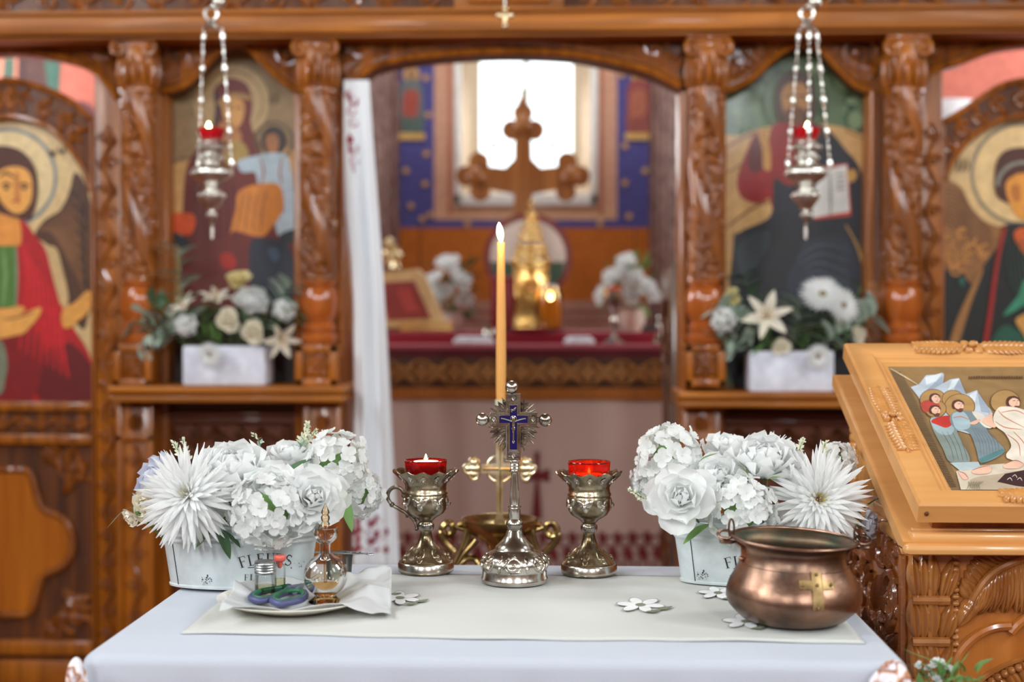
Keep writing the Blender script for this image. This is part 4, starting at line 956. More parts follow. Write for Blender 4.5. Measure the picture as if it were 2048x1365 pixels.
# ------------------------------------------------------------------ hanging vigil lamps
def lamp(cx, Y, label, chains, ytop):
    k = spx(Y); x = at(cx, 400, Y).x; z = lambda y: at(cx, y, Y).z
    o = thing('vigil_lamp', label, 'hanging lamp', (x, Y, z(478)))
    prof = [(0, 480), (3, 478), (3.5, 460), (2.5, 448), (6, 440), (10, 434), (10, 428), (5, 424), (12, 418), (20, 405), (26, 396), (26, 386), (18, 382), (15, 378), (22, 366), (38, 354), (41, 346), (38, 338), (26, 330), (20, 322), (24, 314), (20, 306), (22, 300), (29, 294), (26, 288), (19, 284), (22, 272), (26, 264), (24, 264), (18, 284)]
    def md(r, zq, a, t): return r * (1 + .04 * math.sin(a * 12) * (1 if r > .015 else 0)), zq
    m = MB(); m.lathe([(r * k, z(y)) for r, y in prof], (x, Y, 0), 48, md, cap=False)
    for y, rr, n, br in ((316, 23, 12, 3.4), (296, 28, 14, 3.4), (348, 40, 16, 3.6), (392, 26, 12, 3.6), (430, 9, 7, 3)):
        for i in range(n): a = 2 * PI * i / n; m.ell((x + rr * k * math.cos(a), Y + rr * k * math.sin(a), z(y)), br * k, 8, 6)
    m.build('lamp_body', SILVER_L, o)
    m = MB(); m.lathe([(17 * k, z(286)), (25 * k, z(270)), (29 * k, z(258)), (27 * k, z(258)), (23 * k, z(268)), (0, z(270))], (x, Y, 0), 36); m.build('red_glass', plain((190, 12, 28), .12, 1.2, coat=1.0), o)
    m = MB(); m.lathe([(0, z(263)), (4 * k, z(259)), (4.5 * k, z(256)), (0, z(246))], (x - 1 * k, Y - 20 * k, 0), 12); m.build('flame', FLAME, o)
    m = MB(); m.lathe([(0, z(38)), (6 * k, z(40)), (9 * k, z(46)), (12 * k, z(52)), (18 * k, z(56)), (14 * k, z(60)), (0, z(60))], (x - 4 * k * 0, Y, 0), 24); m.build('cap', SILVER_L, o)
    for xt, xb, dy in chains:
        m = MB(); n = 9
        a = V((at(xt, 58, Y).x, Y + dy * .3, z(58))); b_ = V((at(xb, 345, Y).x, Y + dy, z(345))); m.tube([a, b_], .0012, 5)
        for i in range(n):
            p = a + (b_ - a) * ((i + .5) / n); d = (b_ - a).normalized(); big = i % 2 == 0
            Mr = d.to_track_quat('Z', 'Y').to_matrix(); m.ell(p, ((5 if big else 3) * k, (5 if big else 3) * k, (13 if big else 8) * k), 8, 6, Mr)
            m.ell(p + d * (15 * k), 3 * k, 8, 6)
        m.build('chain', SILVER_L, o)
    m = MB(); m.tube([V((x + 13 * k * math.cos(2 * PI * i / 24), Y, z(28) + 13 * k * math.sin(2 * PI * i / 24))) for i in range(24)], 3.2 * k, 8, True)
    m.build('ring', SILVER_L, o)
    m = MB(); m.ell((x + 16 * k, Y, z(4)), (14 * k, 14 * k, 13 * k)); m.tube([V((x, Y, z(15))), V((x + 10 * k, Y, z(6))), V((x + 16 * k, Y + .02, z(-40))), V((x + 16 * k, Y + .05, 4.19))], 3 * k, 8); m.build('hanger', SILVER_L, o)
    return o
lamp(424, 3.82, 'silver hanging lamp with red glass in front of the woman and child icon', [(408, 398, -.01), (446, 470, -.03)], 60)
lamp(1612, 3.80, 'silver hanging lamp with red glass in front of the bearded man icon', [(1598, 1572, -.02), (1616, 1612, -.05), (1632, 1660, -.01)], 60)
Y = 3.9; k = spx(Y); x = at(1010, 30, Y).x; o = thing('pendant_cross', 'small silver cross pendant hanging at the top centre in front of the beam', 'pendant', (x, Y, at(1010, 52, Y).z))
m = MB(); zc_ = at(1010, 34, Y).z
m.box((x, Y, zc_), (7 * k, .006, 34 * k), .002); m.box((x, Y, zc_ + 3 * k), (24 * k, .006, 8 * k), .002)
for dx, dz in ((0, -17), (-12, 3), (12, 3), (0, 16)): m.ell((x + dx * k, Y, zc_ + dz * k), (6 * k, .006, 6 * k), 10, 8)
m.build('cross', PEARL, o); m = MB(); m.tube([V((x, Y, zc_ + 16 * k)), V((x, Y, 4.19))], .002, 6)
for i in range(12): m.ell((x, Y, zc_ + (24 + i * 9) * k), 3 * k, 8, 6)
m.build('cord', SILVER_L, o)
# ------------------------------------------------------------------ front table, cloth, runner
TZ = .755; TX0, TX1, TY0, TY1 = -.594, .412, 1.702, 2.36
tb = thing('serving_table', 'small rectangular table under the white cloth in the middle foreground', 'table', ((TX0 + TX1) / 2, (TY0 + TY1) / 2, 0))
m = MB(); m.span((TX0 + .012, TY0 + .012, TZ - .035), (TX1 - .012, TY1 - .012, TZ - .006), .004); m.build('tabletop', W_PANEL, tb)
for x in (TX0 + .06, TX1 - .06):
    for y in (TY0 + .06, TY1 - .06):
        m = MB(); m.span((x - .025, y - .025, 0), (x + .025, y + .025, TZ - .035), .004); m.build('leg', W_PANEL, tb)
def perim(u, grow=0.0, r=.025):
    x0, x1, y0, y1 = TX0 - grow, TX1 + grow, TY0 - grow, TY1 + grow; r = r + grow * .8
    a, b = (x1 - x0 - 2 * r), (y1 - y0 - 2 * r); q = PI * r / 2; T = 2 * (a + b) + 4 * q; s = (u % 1) * T
    for ln, kind in ((a, 0), (q, 1), (b, 2), (q, 3), (a, 4), (q, 5), (b, 6), (q, 7)):
        if s <= ln or kind == 7:
            t = s / ln
            if kind == 0: return x0 + r + a * t, y0
            if kind == 2: return x1, y0 + r + b * t
            if kind == 4: return x1 - r - a * t, y1
            if kind == 6: return x0, y1 - r - b * t
            cx, cy, a0 = {1: (x1 - r, y0 + r, -PI / 2), 3: (x1 - r, y1 - r, 0), 5: (x0 + r, y1 - r, PI / 2), 7: (x0 + r, y0 + r, PI)}[kind]
            return cx + r * math.cos(a0 + t * PI / 2), cy + r * math.sin(a0 + t * PI / 2)
        s -= ln
def skirt(u, v):
    if v < .25:
        a = v / .25 * PI / 2; g = -.016 + .016 * math.sin(a); z = TZ - .016 + .016 * math.cos(a); x, y = perim(u, g)
        return V((x, y, z))
    t = (v - .25) / .75; drop = t * .62; f = min(1, t * 2.2)
    g = f * (.014 * math.sin(u * 2 * PI * 23) + .009 * math.sin(u * 2 * PI * 41 + 1) + .018) ; x, y = perim(u, g)
    return V((x, y, TZ - .016 - drop))
tc = thing('tablecloth', 'plain white cloth covering the front table and falling over its edges', 'tablecloth', ((TX0 + TX1) / 2, (TY0 + TY1) / 2, TZ))
CLOTH = cloth('white_tablecloth', (196, 203, 215), .92, weave=700)
m = MB(); NU = 420; m.grid(skirt, NU, 22, cu=True)
def topz(x, y): return TZ
nx, ny = 40, 24
m.add([skirt(i / NU, 0) for i in range(NU)], [list(range(NU))])
m.build('cloth', CLOTH, tc, sharp=0)
m_, nt, b = newmat('rust_embroidery'); v = objcoord(nt, (1, 1, 1)); n = nd(nt, 'ShaderNodeTexNoise'); n.inputs['Scale'].default_value = 62; n.inputs['Detail'].default_value = 1.5; nt.links.new(v, n.inputs['Vector'])
nt.links.new(ramp(nt, n.outputs['Fac'], [(.42, L3((226, 226, 234), 1.15)), (.5, L3((200, 150, 110), 1.1)), (.56, L3((138, 74, 44), 1.1)), (.66, L3((226, 226, 234), 1.15))]), b.inputs['Base Color']); b.inputs['Roughness'].default_value = .9; EMB = m_
for x, y, rx in ((152, 1352, 22), (1786, 1358, 44)):
    c = at(x, y, 1.672); k = spx(1.672); m = MB()
    def pf(u, v):
        a = u * 2 * PI; th = v * PI; r = 1 + .16 * math.sin(a * 3 + th * 5) * math.sin(th) + .08 * math.sin(a * 7)
        return c + V((rx * k * r * math.sin(th) * math.cos(a), .02 * r * math.sin(th) * math.sin(a), -.03 + .052 * math.cos(th)))
    m.grid(pf, 40, 24, cu=True); m.build('embroidered_corner', EMB, tc, sharp=0)
# runner
RC = [on(362, 1271, TZ), on(1730, 1291, TZ), on(1618, 1158, TZ), on(512, 1150, TZ)]
def runp(u, v, h=0):
    p = (RC[0] * (1 - u) + RC[1] * u) * (1 - v) + (RC[3] * (1 - u) + RC[2] * u) * v
    wv_ = .0012 * math.sin(u * 40) * (1 - min(1, v * 6)) + .003 * math.sin(u * 9 + .4) * (1 - v) ** 6
    return V((p.x, p.y + wv_ * 1.5, TZ + .0018 + h + .0008 * max(0, math.sin(u * 17 + v * 3))))
rn = thing('table_runner', 'cream linen runner with embroidered white flowers lying across the white tablecloth', 'runner', runp(.5, .5))
CREAM = cloth('cream_linen', (206, 207, 201), .97, weave=800)
m = MB(); m.grid(lambda u, v: runp(u, v), 120, 30); m.build('runner_cloth', CREAM, rn, sharp=0, solid=.0022)
def hem(u): return runp(u, 0, .0012)
m = MB(); m.tube([runp(i / 120, .012, .0012) for i in range(121)], .0007, 5); m.build('hem_stitch', CREAM, rn)
P = Paint(proj=lambda x, y, h: on(x, y, TZ + .0052 + h), step=.00004)
def stitched(cx, cy, s=1.0, a0=0.2, full=True):
    PW, GR, GY = (236, 240, 242), (116, 122, 100), (150, 150, 150)
    for i in range(6):
        a = a0 + i * PI / 3; x, y = cx + 30 * s * math.cos(a), cy + 8.5 * s * math.sin(a)
        pts = []
        for j in range(10):
            t = 2 * PI * j / 10; ux, uy = 20 * s * math.cos(t), 12 * s * math.sin(t); pts.append((x + ux * math.cos(a) - uy * math.sin(a), y + (ux * math.sin(a) + uy * math.cos(a)) * .34))
        P.poly(GY, [(cx + (q[0] - cx) * 1.06, cy + (q[1] - cy) * 1.08) for q in pts], rough=.9, coat=0); P.poly(PW, pts, rough=.8, coat=0)
    P.disc(GR, cx, cy, 11 * s, 3.4 * s, 14, rough=.9, coat=0)
    for dx, dy in ((28, 13), (52, 7)): P.poly(GR, [(cx + (dx - 16) * s, cy + (dy + 1.5) * s), (cx + dx * s, cy + (dy - 2) * s), (cx + (dx + 16) * s, cy + (dy - 4) * s), (cx + (dx + 2) * s, cy + (dy + 3.5) * s)], rough=.9, coat=0)
PJ = P.proj
for q in ((1281, 1210, .95), (1436, 1186, .8), (1492, 1243, .95), (800, 1196, .85, .5)):
    P = Paint(proj=PJ, step=.00004); stitched(*q)
    if q[0] > 900: P.build('embroidered_flower', rn)
P.poly((120, 126, 104), [(778, 1189), (794, 1186), (804, 1187), (792, 1191)], rough=.9, coat=0)
P.build('embroidered_flower', rn)
EZ = TZ + .0052

# ------------------------------------------------------------------ lettering (serif capitals drawn as outlines)
def arcband(cx, cy, rx, ry, a0, a1, w0, w1, n=12):
    o, q = [], []
    for i in range(n + 1):
        t = i / n; a = math.radians(a0 + (a1 - a0) * t); wd = w0 + (w1 - w0) * math.sin(PI * t)
        o.append((cx + (rx + wd / 2) * math.cos(a), cy + (ry + wd / 2) * math.sin(a))); q.append((cx + (rx - wd / 2) * math.cos(a), cy + (ry - wd / 2) * math.sin(a)))
    return o + q[::-1]
R_ = lambda a, b, c, d: [(a, b), (c, b), (c, d), (a, d)]
GLY = {
 'F': [R_(.12, 0, .25, 1), R_(.04, 0, .36, .04), R_(.04, .96, .66, 1), [(.62, 1), (.66, 1), (.68, .76), (.65, .76)], R_(.25, .50, .5, .54), R_(.49, .42, .52, .62)],
 'L': [R_(.12, 0, .25, 1), R_(.04, .96, .36, 1), R_(.04, 0, .66, .04), [(.63, 0), (.66, 0), (.69, .26), (.66, .26)]],
 'E': [R_(.12, 0, .25, 1), R_(.04, 0, .66, .04), R_(.04, .96, .64, 1), [(.6, 1), (.64, 1), (.66, .78), (.63, .78)], [(.63, 0), (.66, 0), (.69, .25), (.66, .25)], R_(.25, .50, .5, .54), R_(.49, .42, .52, .62)],
 'U': [R_(.12, .3, .25, 1), R_(.03, .96, .36, 1), R_(.66, .3, .70, 1), R_(.56, .96, .80, 1), arcband(.44, .3, .255, .28, 180, 360, .10, .05)],
 'R': [R_(.12, 0, .25, 1), R_(.04, 0, .36, .04), R_(.04, .96, .42, 1), R_(.25, .48, .42, .52), arcband(.40, .74, .21, .24, -90, 90, .04, .12), [(.36, .5), (.48, .5), (.74, .0), (.60, .0)], R_(.6, 0, .8, .04)],
 'S': [arcband(.36, .74, .20, .235, 30, 265, .05, .10), arcband(.34, .26, .22, .235, 90, -155, .10, .06), [(.27, .58), (.36, .62), (.46, .42), (.36, .38)], R_(.53, .74, .56, .98), R_(.10, .02, .13, .26)],
}
def lettering(mb, text, P2, cx, cz, size, sp, arc=0.0, tilt0=0.0):
    n = len(text)
    for i, ch in enumerate(text):
        t = i - (n - 1) / 2; a = -arc * t + tilt0; px_ = cx + t * sp; pz = cz - arc * sp * t * t * .5
        for poly in GLY[ch]:
            vs = []
            for x, y in poly:
                lx, ly = (x - .38) * size, (y - .5) * size; vs.append(P2(px_ + lx * math.cos(a) - ly * math.sin(a), pz + lx * math.sin(a) + ly * math.cos(a)))
            mb.add(vs, [list(range(len(vs)))], 0, False)

# ------------------------------------------------------------------ flower buckets
ENAM = plain((208, 217, 219), .38, .95, coat=.3); INK = plain((40, 40, 44), .7, 1.0)
def bucket(px_, Yc, label, tx, tz):
    c = V(((px_ - 1132) * Yc / FPX, Yc, EZ)); H = .093; A0, B0, A1, B1 = .106, .047, .120, .058
    o = thing('flower_bucket', label, 'bucket', c)
    def ab(z): t = z / H; return A0 + (A1 - A0) * t, B0 + (B1 - B0) * t
    def surf(a, z, g=0): A, B = ab(z); return c + V(((A + g) * math.cos(a), (B + g) * math.sin(a), z))
    def band(z): return .0022 * (math.exp(-((z - .078) / .0025) ** 2) + math.exp(-((z - .070) / .0025) ** 2)) + (.002 if z < .004 else 0)
    m = MB(); N = 60
    m.grid(lambda u, v: surf(u * 2 * PI, v * H, band(v * H)), 96, N, cu=True)
    m.grid(lambda u, v: surf(u * 2 * PI, H - v * (H - .004), -.0016), 96, 8, cu=True)
    m.add([surf(2 * PI * i / 96, 0, .002) for i in range(96)], [list(range(96))]); m.add([surf(2 * PI * i / 96, .05, -.003) for i in range(96)], [list(range(96))])
    m.build('body', ENAM, o, sharp=50)
    m = MB(); m.tube([surf(2 * PI * i / 96, H, .0005) for i in range(96)], .0026, 8, True); m.build('rim', ENAM, o)
    m = MB(); m.tube([surf(PI + .62, .004 + (H - .012) * i / 10, .0008) for i in range(11)], .0006, 5); m.build('seam', INK, o)
    for s in (-1, 1):
        a = PI if s < 0 else 0; m = MB()
        m.tube(catmull([surf(a, .086, .003), surf(a, .098, .012) + V((0, -.02, 0)), surf(a, .104, .018) + V((0, -.002, 0)), surf(a, .098, .012) + V((0, .02, 0)), surf(a, .086, .003) + V((0, .004, 0))], 6), .0018, 7); m.build('handle', ENAM, o)
    m = MB()
    P2 = lambda x, z: (lambda A, B: c + V((x, -B * math.sqrt(max(.01, 1 - (x / A) ** 2)) - .0009, z)))(*ab(z))
    lettering(m, 'FLEURS', P2, tx, tz, .0165, .0132, .10, .03); m.build('lettering', INK, o, sharp=0, fix=False)
    m = MB(); lettering(m, 'FL', P2, tx - .024, tz - .028, .0095, .0085, 0, -.05); m.add([P2(tx - .026, tz - .0135), P2(tx - .012, tz - .013), P2(tx - .012, tz - .012), P2(tx - .026, tz - .0125)], [(0, 1, 2, 3)], 0, False)
    m.build('small_lettering', INK, o, sharp=0, fix=False)
    m = MB(); random.seed(11)
    for i in range(40):
        a, r = random.uniform(0, 6.28), random.uniform(0, 1) ** .6; x, z = tx - (.090 if tx > 0 else .072) + .0085 * r * math.cos(a), .013 + .0095 * r * math.sin(a); s_ = random.uniform(.0004, .0012)
        m.add([P2(x - s_, z), P2(x, z - s_ * .7), P2(x + s_ * 1.2, z), P2(x, z + s_)], [(0, 1, 2, 3)], 0, False)
    for i in range(12):
        x = tx + .045 + random.uniform(-.01, .01); z = .034 + random.uniform(-.004, .004); s_ = random.uniform(.0004, .001); m.add([P2(x - s_, z), P2(x, z - s_ * .7), P2(x + s_ * 1.2, z), P2(x, z + s_)], [(0, 1, 2, 3)], 0, False)
    m.build('printed_emblem', INK, o, sharp=0, fix=False)
    return o, c
BKL, CL = bucket(474, 2.14, 'white oval metal bucket at the left of the table, behind the plate', .049, .047)
BKR, CR_ = bucket(1500, 2.197, 'white oval metal bucket at the right of the table, behind the copper pot', -.006, .040)

# ------------------------------------------------------------------ flower kit (prototypes with +Z as the face of the bloom, radius 1 unit = 1 m before scaling)
PETAL = petalmat('white_petal', (246, 248, 247), 1.0, .4); PETAL_C = petalmat('cream_petal', (232, 226, 208), 1.15, .25); PETAL_B = petalmat('bluish_white_petal', (226, 230, 242), 1.05, .3); PETAL_Y = petalmat('pale_yellow_petal', (226, 214, 160), 1.1, .2)
YEL = plain((236, 206, 120), .7, 1.2); LEAF = petalmat('leaf_green', (104, 142, 76), 1.2, .15); LEAF_D = petalmat('dark_leaf', (74, 104, 72), 1.2, .1); LEAF_G = petalmat('grey_eucalyptus', (160, 176, 162), 1.2, .1); STEM = plain((84, 110, 60), .6, 1.1)
SPRIG = petalmat('cream_plume', (226, 228, 206), 1.15, .15)
def petal(mb, L, W, tilt, az, r0=0, z0=0, curl=0, cup=0, kind='round', ruf=0, nt=6, ns=4, M=None, mi=0, ph=0):
    ca, sa = math.cos(az), math.sin(az); path = [(r0, z0, tilt)]
    for i in range(nt):
        a = tilt + curl * ((i + .5) / nt); r, z, _ = path[-1]; path.append((r + L / nt * math.sin(a), z + L / nt * math.cos(a), a))
    def fn(t, s):
        i = int(round(t * nt)); r, z, a = path[i]; s2 = s * 2 - 1
        if kind == 'round': w = W * (.32 + .68 * math.sin(PI * .5 * min(1, t * 1.5)) ** 1) * math.sqrt(max(0, 1 - max(0, (t - .55) / .47) ** 2.2)) if t < 1 else W * .16
        elif kind == 'point': w = W * (math.sin(PI * (.14 + .86 * t)) ** .8 if t < 1 else .02)
        else: w = W * (.25 + .75 * t) * (1 if t < .85 else (1 - ((t - .85) / .15) ** 2 * .75))
        y = s2 * w * .5; c = cup * s2 * s2 * W * (.4 + .6 * t); rf = ruf * math.sin(s2 * 5 + ph * 3 + t * 2) * t * t
        rr = r - math.cos(a) * (c + rf); zz_ = z + math.sin(a) * (c + rf)
        p = V((rr * ca - y * sa, rr * sa + y * ca, zz_)); return (M @ p) if M else p
    mb.grid(fn, nt, ns, mi=mi)
def mk_mum(seed, center=True):
    random.seed(seed); m = MB()
    for k, (n, tilt, L, z0) in enumerate(((30, 1.62, .98, -.10), (30, 1.40, 1.0, -.05), (28, 1.15, .95, 0), (26, .92, .86, .03), (22, .70, .72, .06), (16, .5, .52, .08), (12, .3, .36, .1))):
        for i in range(n):
            az = 2 * PI * (i + .5 * (k % 2)) / n + random.uniform(-.1, .1)
            petal(m, L * random.uniform(.86, 1.08), .135 - .008 * k, tilt + random.uniform(-.12, .12), az, .05, z0, random.uniform(.05, .35), -.25, 'point', 0, 6, 2)
    o = thing('chrysanthemum', 'x', 'flower'); m.build('petals', PETAL, o, sharp=0, fix=False)
    m = MB()
    for i in range(26):
        a = i * 2.4; r = .13 * math.sqrt(i / 26); petal(m, .2, .05, .1 + r * 3, a, r, .1, -.3, -.2, 'point', 0, 4, 2)
    m.build('center', YEL if center else PETAL_C, o, sharp=0, fix=False); return o
def mk_rose(seed, mat, tight=1.0, n=24, name='rose'):
    random.seed(seed); m = MB()
    for i in range(n):
        t = i / (n - 1); az = i * 2.39996 + random.uniform(-.15, .15)
        petal(m, .55 + .42 * t, .42 + .78 * t, (-.05 + 1.15 * t ** 1.4) * tight, az, .03 + .14 * t, .0 - .18 * t, (.1 + .75 * t) * tight, .30 - .08 * t, 'round', .02 + .035 * t, 8, 8, ph=i)
    o = thing(name, 'x', 'flower'); m.build('petals', mat, o, sharp=0, fix=False)
    m = MB()
    for i in range(5): petal(m, .5, .16, 1.9, i * 1.257, .04, -.2, .5, -.1, 'point', 0, 5, 2)
    m.ell((0, 0, -.2), (.14, .14, .16), 12, 8); m.build('calyx', STEM, o, sharp=0, fix=False); return o
def mk_peony(seed, mat):
    random.seed(seed); m = MB()
    for i in range(40):
        t = i / 39; az = i * 2.39996
        petal(m, .8 + .35 * t, .5 + .5 * t, -.25 + 1.25 * t, az, .04 + .2 * t, -.1 - .2 * t, .15 + .1 * t - .75 * (1 - t), .32, 'round', .03 + .03 * t, 8, 6, ph=i * 1.7)
    o = thing('peony', 'x', 'flower'); m.build('petals', mat, o, sharp=0, fix=False)
    m = MB(); m.ell((0, 0, -.25), (.16, .16, .18), 12, 8); m.build('calyx', STEM, o); return o
def mk_hyd(seed, n=54):
    random.seed(seed); m = MB(); mc = MB()
    for i in range(n):
        zc_ = 1 - 1.35 * (i + .5) / n; th = i * 2.39996; r = math.sqrt(max(0, 1 - zc_ * zc_)); d = V((r * math.cos(th), r * math.sin(th), zc_)) + V((random.uniform(-.12, .12), random.uniform(-.12, .12), random.uniform(-.12, .12))); d.normalize()
        M = aim(d * random.uniform(.72, .95), d + V((random.uniform(-.3, .3), random.uniform(-.3, .3), random.uniform(-.3, .3))), random.uniform(0, 6))
        for k in range(4): petal(m, random.uniform(.24, .30), .27, 1.15 + random.uniform(-.2, .25), k * PI / 2, .01, 0, random.uniform(.1, .5), .14, 'round', .012, 5, 4, M=M, ph=i + k)
        mc.ell(M @ V((0, 0, .01)), .028, 6, 4)
    m2 = MB(); m2.ell((0, 0, -.05), (.5, .5, .5), 12, 8)
    o = thing('hydrangea', 'x', 'flower'); m.build('petals', PETAL, o, sharp=0, fix=False); mc.build('floret_centers', PETAL_C, o); m2.build('core', LEAF, o); return o
def mk_lily(seed, mat):
    m = MB()
    for i in range(6): petal(m, 1.15, .42 if i % 2 else .34, .55, i * PI / 3, .04, -.3, 1.15, .1, 'point', .01, 9, 4, ph=i)
    o = thing('lily', 'x', 'flower'); m.build('petals', mat, o, sharp=0, fix=False)
    m = MB()
    for i in range(6):
        a = i * PI / 3 + .4; m.tube([V((0, 0, -.2)), V((.1 * math.cos(a), .1 * math.sin(a), .3)), V((.2 * math.cos(a), .2 * math.sin(a), .5))], .014, 5); m.ell((.2 * math.cos(a), .2 * math.sin(a), .5), (.04, .04, .03), 6, 4)
    m.build('stamens', plain((176, 132, 80), .7), o); return o
def mk_gerb(seed, mat):
    random.seed(seed); m = MB()
    for k, (n, tl, L) in enumerate(((26, 1.45, 1.0), (22, 1.2, .85), (16, .9, .6))):
        for i in range(n): petal(m, L, .2, tl + random.uniform(-.08, .08), 2 * PI * (i + .5 * k) / n, .1, .02 * k, .1, -.15, 'point', 0, 5, 2)
    o = thing('gerbera', 'x', 'flower'); m.build('petals', mat, o, sharp=0, fix=False)
    m = MB(); m.ell((0, 0, .06), (.2, .2, .1), 16, 8); m.build('center', plain((120, 104, 70), .8), o); return o
PROTO = {'mum': [lambda: mk_mum(1)], 'mum2': [lambda: mk_mum(5, False)], 'rose': [lambda: mk_rose(3, PETAL), lambda: mk_rose(9, PETAL, 1.1)], 'roseb': [lambda: mk_rose(4, PETAL_B, .8)], 'rosec': [lambda: mk_rose(6, PETAL_C, .8, 18)], 'rosey': [lambda: mk_rose(8, PETAL_Y, .9, 16)],
         'peony': [lambda: mk_peony(2, PETAL)], 'hyd': [lambda: mk_hyd(1), lambda: mk_hyd(7)], 'lily': [lambda: mk_lily(1, PETAL_C)], 'gerb': [lambda: mk_gerb(1, PETAL)], 'bloom': [lambda: mk_rose(12, PETAL, 1.0, 14, 'white_bloom')]}
CACHE = {}; random.seed(77)
def flower(kind, px_, py, Y, Rpx, dr, label, root, var=0, spin=None, group=None, stem=.0016, cat='flower'):
    key = (kind, var % len(PROTO[kind])); Y = Y - (.037 if 'bucket' in label else 0); pos = at(px_, py, Y); s = Rpx * spx(Y); M = aim(pos, dr, random.uniform(0, 6) if spin is None else spin, s)
    if key not in CACHE: o = CACHE[key] = PROTO[kind][key[1]](); first = True; o.matrix_world = M; o['label'] = label
    else:
        src = CACHE[key]; o = src.copy(); COL.objects.link(o); o.matrix_world = M; o['label'] = label; first = False
        if 'group' in o: del o['group']
        for ch in src.children:
            if ch.name.startswith('stem'): continue
            c = ch.copy(); COL.objects.link(c); c.parent = o
    if group: o['group'] = group
    if root is not None:
        iv = M.inverted(); d = V(dr).normalized(); base = pos - d * (s * .2); r = V(root); mid = (base - d * (s * .35)) * .6 + r * .4
        m = MB(); m.tube([iv @ p for p in catmull([base, base - d * (s * .3), mid, r], 5)], stem / s, 6); st = m.build('stem', STEM, None); st.parent = o
    return o
def leafspray(name, label, base, tips, L, W, mat, kind='point', group=None, stem=.0014):
    """thing: stem from base through tips; each leaf (point, direction)"""
    o = thing(name, label, 'foliage', base, group)
    m = MB(); m.tube(catmull([base] + [t for t in tips['stem']], 5), stem, 6); m.build('stem', STEM, o)
    for p, d, l, w_ in tips['leaves']:
        m = MB(); d = V(d).normalized(); side = d.cross(V((0, 0, 1)));
        if side.length < .1: side = V((1, 0, 0))
        side.normalize(); up = side.cross(d).normalized()
        def fn(t, s):
            s2 = s * 2 - 1
            if kind == 'round': wd = w_ * math.sin(PI * (.06 + .90 * t)) ** .6
            else: wd = w_ * math.sin(PI * (.05 + .95 * t)) ** .85 if t < 1 else 0
            return p + d * (l * t) + side * (s2 * wd * .5) + up * (.25 * abs(s2) * wd * .5 + .02 * l * math.sin(t * 6) - .18 * l * t * t)
        m.grid(fn, 10, 4); m.build('leaf', mat, o, sharp=0, fix=False)
    return o
def plume(label, base, mid, tip, rad, mat=SPRIG, n=90, name='astilbe_plume'):
    o = thing(name, label, 'flower', base); ax = [V(p) for p in catmull([base, mid, tip], 8)]
    m = MB(); m.tube(ax, .0012, 5); m.build('stem', STEM, o); m = MB(); random.seed(int(abs(tip.x) * 1e4)); mg = MB()
    for i in range(n):
        t = i / n; q = .45 + .55 * t; p = ax[min(len(ax) - 1, int(q * (len(ax) - 1)))]; nx_ = ax[min(len(ax) - 1, int(q * (len(ax) - 1)) + 1)]
        p = p + (nx_ - p) * random.random(); d = (tip - mid).normalized() * .9 + V((random.uniform(-1, 1), random.uniform(-1, 1), random.uniform(-1, 1))); d.normalize(); l = rad * (1 - .6 * t) * random.uniform(.7, 1.2)
        petal((m if t > .3 else mg), l, l * .5, .2, 0, 0, 0, .3, .1, 'point', 0, 3, 2, M=aim(p, d, random.uniform(0, 6)))
    m.build('florets', mat, o, sharp=0, fix=False); mg.build('green_florets', LEAF_G, o, sharp=0, fix=False); return o
RL, RR = CL + V((0, 0, .03)), CR_ + V((0, 0, .03))
def rl(dx, dy=0): return CL + V((dx, dy, .05))
def rr(dx, dy=0): return CR_ + V((dx, dy, .05))
LB, RB_ = 'in the left bucket', 'in the right bucket'
flower('mum2', 378, 992, 2.10, 108, (-.18, -.9, .38), 'large spiky white chrysanthemum at the front of the left bucket', rl(-.05))
flower('hyd', 462, 1022, 2.16, 50, (-.1, -.9, .2), 'white hydrangea head low between the chrysanthemum and the drooping hydrangea of the left bucket', rl(-.01), 1)
flower('roseb', 322, 968, 2.20, 62, (-.75, -.5, .35), 'bluish white rose at the far left edge of the left bucket', rl(-.08))
flower('peony', 468, 955, 2.15, 76, (-.05, -.45, .9), 'round white peony at the top of the left bucket, behind the chrysanthemum', rl(-.02))
flower('rose', 545, 985, 2.11, 64, (-.05, -.75, .6), 'white rose at the centre of the left bucket, above its hydrangea', rl(.02), 0)
flower('rose', 626, 1000, 2.11, 66, (.25, -.85, .4), 'white rose at the right of the left bucket, above the glass decanter', rl(.05), 1)
flower('hyd', 540, 1022, 2.09, 80, (0, -.95, -.15), 'white hydrangea head drooping over the lettering of the left bucket', rl(.03), 0)
flower('hyd', 672, 930, 2.20, 70, (.25, -.6, .7), 'white hydrangea head at the upper right of the left bucket', rl(.07), 1)
flower('hyd', 716, 985, 2.23, 52, (.7, -.5, .2), 'small white hydrangea head hanging at the far right of the left bucket', rl(.09), 0)
flower('rose', 583, 925, 2.24, 58, (.05, -.3, .95), 'white rose at the back of the left bucket below the right plume', rl(.03, .02), 0)
flower('rosec', 300, 1010, 2.16, 38, (-.5, -.8, .1), 'small cream rose half hidden low on the left of the left bucket', rl(-.09))
flower('rosec', 268, 1033, 2.15, 24, (-.6, -.6, -.5), 'hanging cream rose bud left of the left bucket', rl(-.1))
flower('hyd', 1340, 918, 2.24, 72, (-.25, -.55, .75), 'white hydrangea head at the upper left of the right bucket', rr(-.06), 1)
flower('hyd', 1300, 965, 2.28, 40, (-.8, -.4, .1), 'small white hydrangea head hanging behind the left of the right bucket', rr(-.09), 0)
flower('rose', 1366, 1000, 2.14, 68, (-.2, -.9, .4), 'large open white rose at the front left of the right bucket', rr(-.05), 1)
flower('rose', 1436, 962, 2.20, 60, (0, -.7, .7), 'white rose between the hydrangeas of the right bucket', rr(-.02), 0)
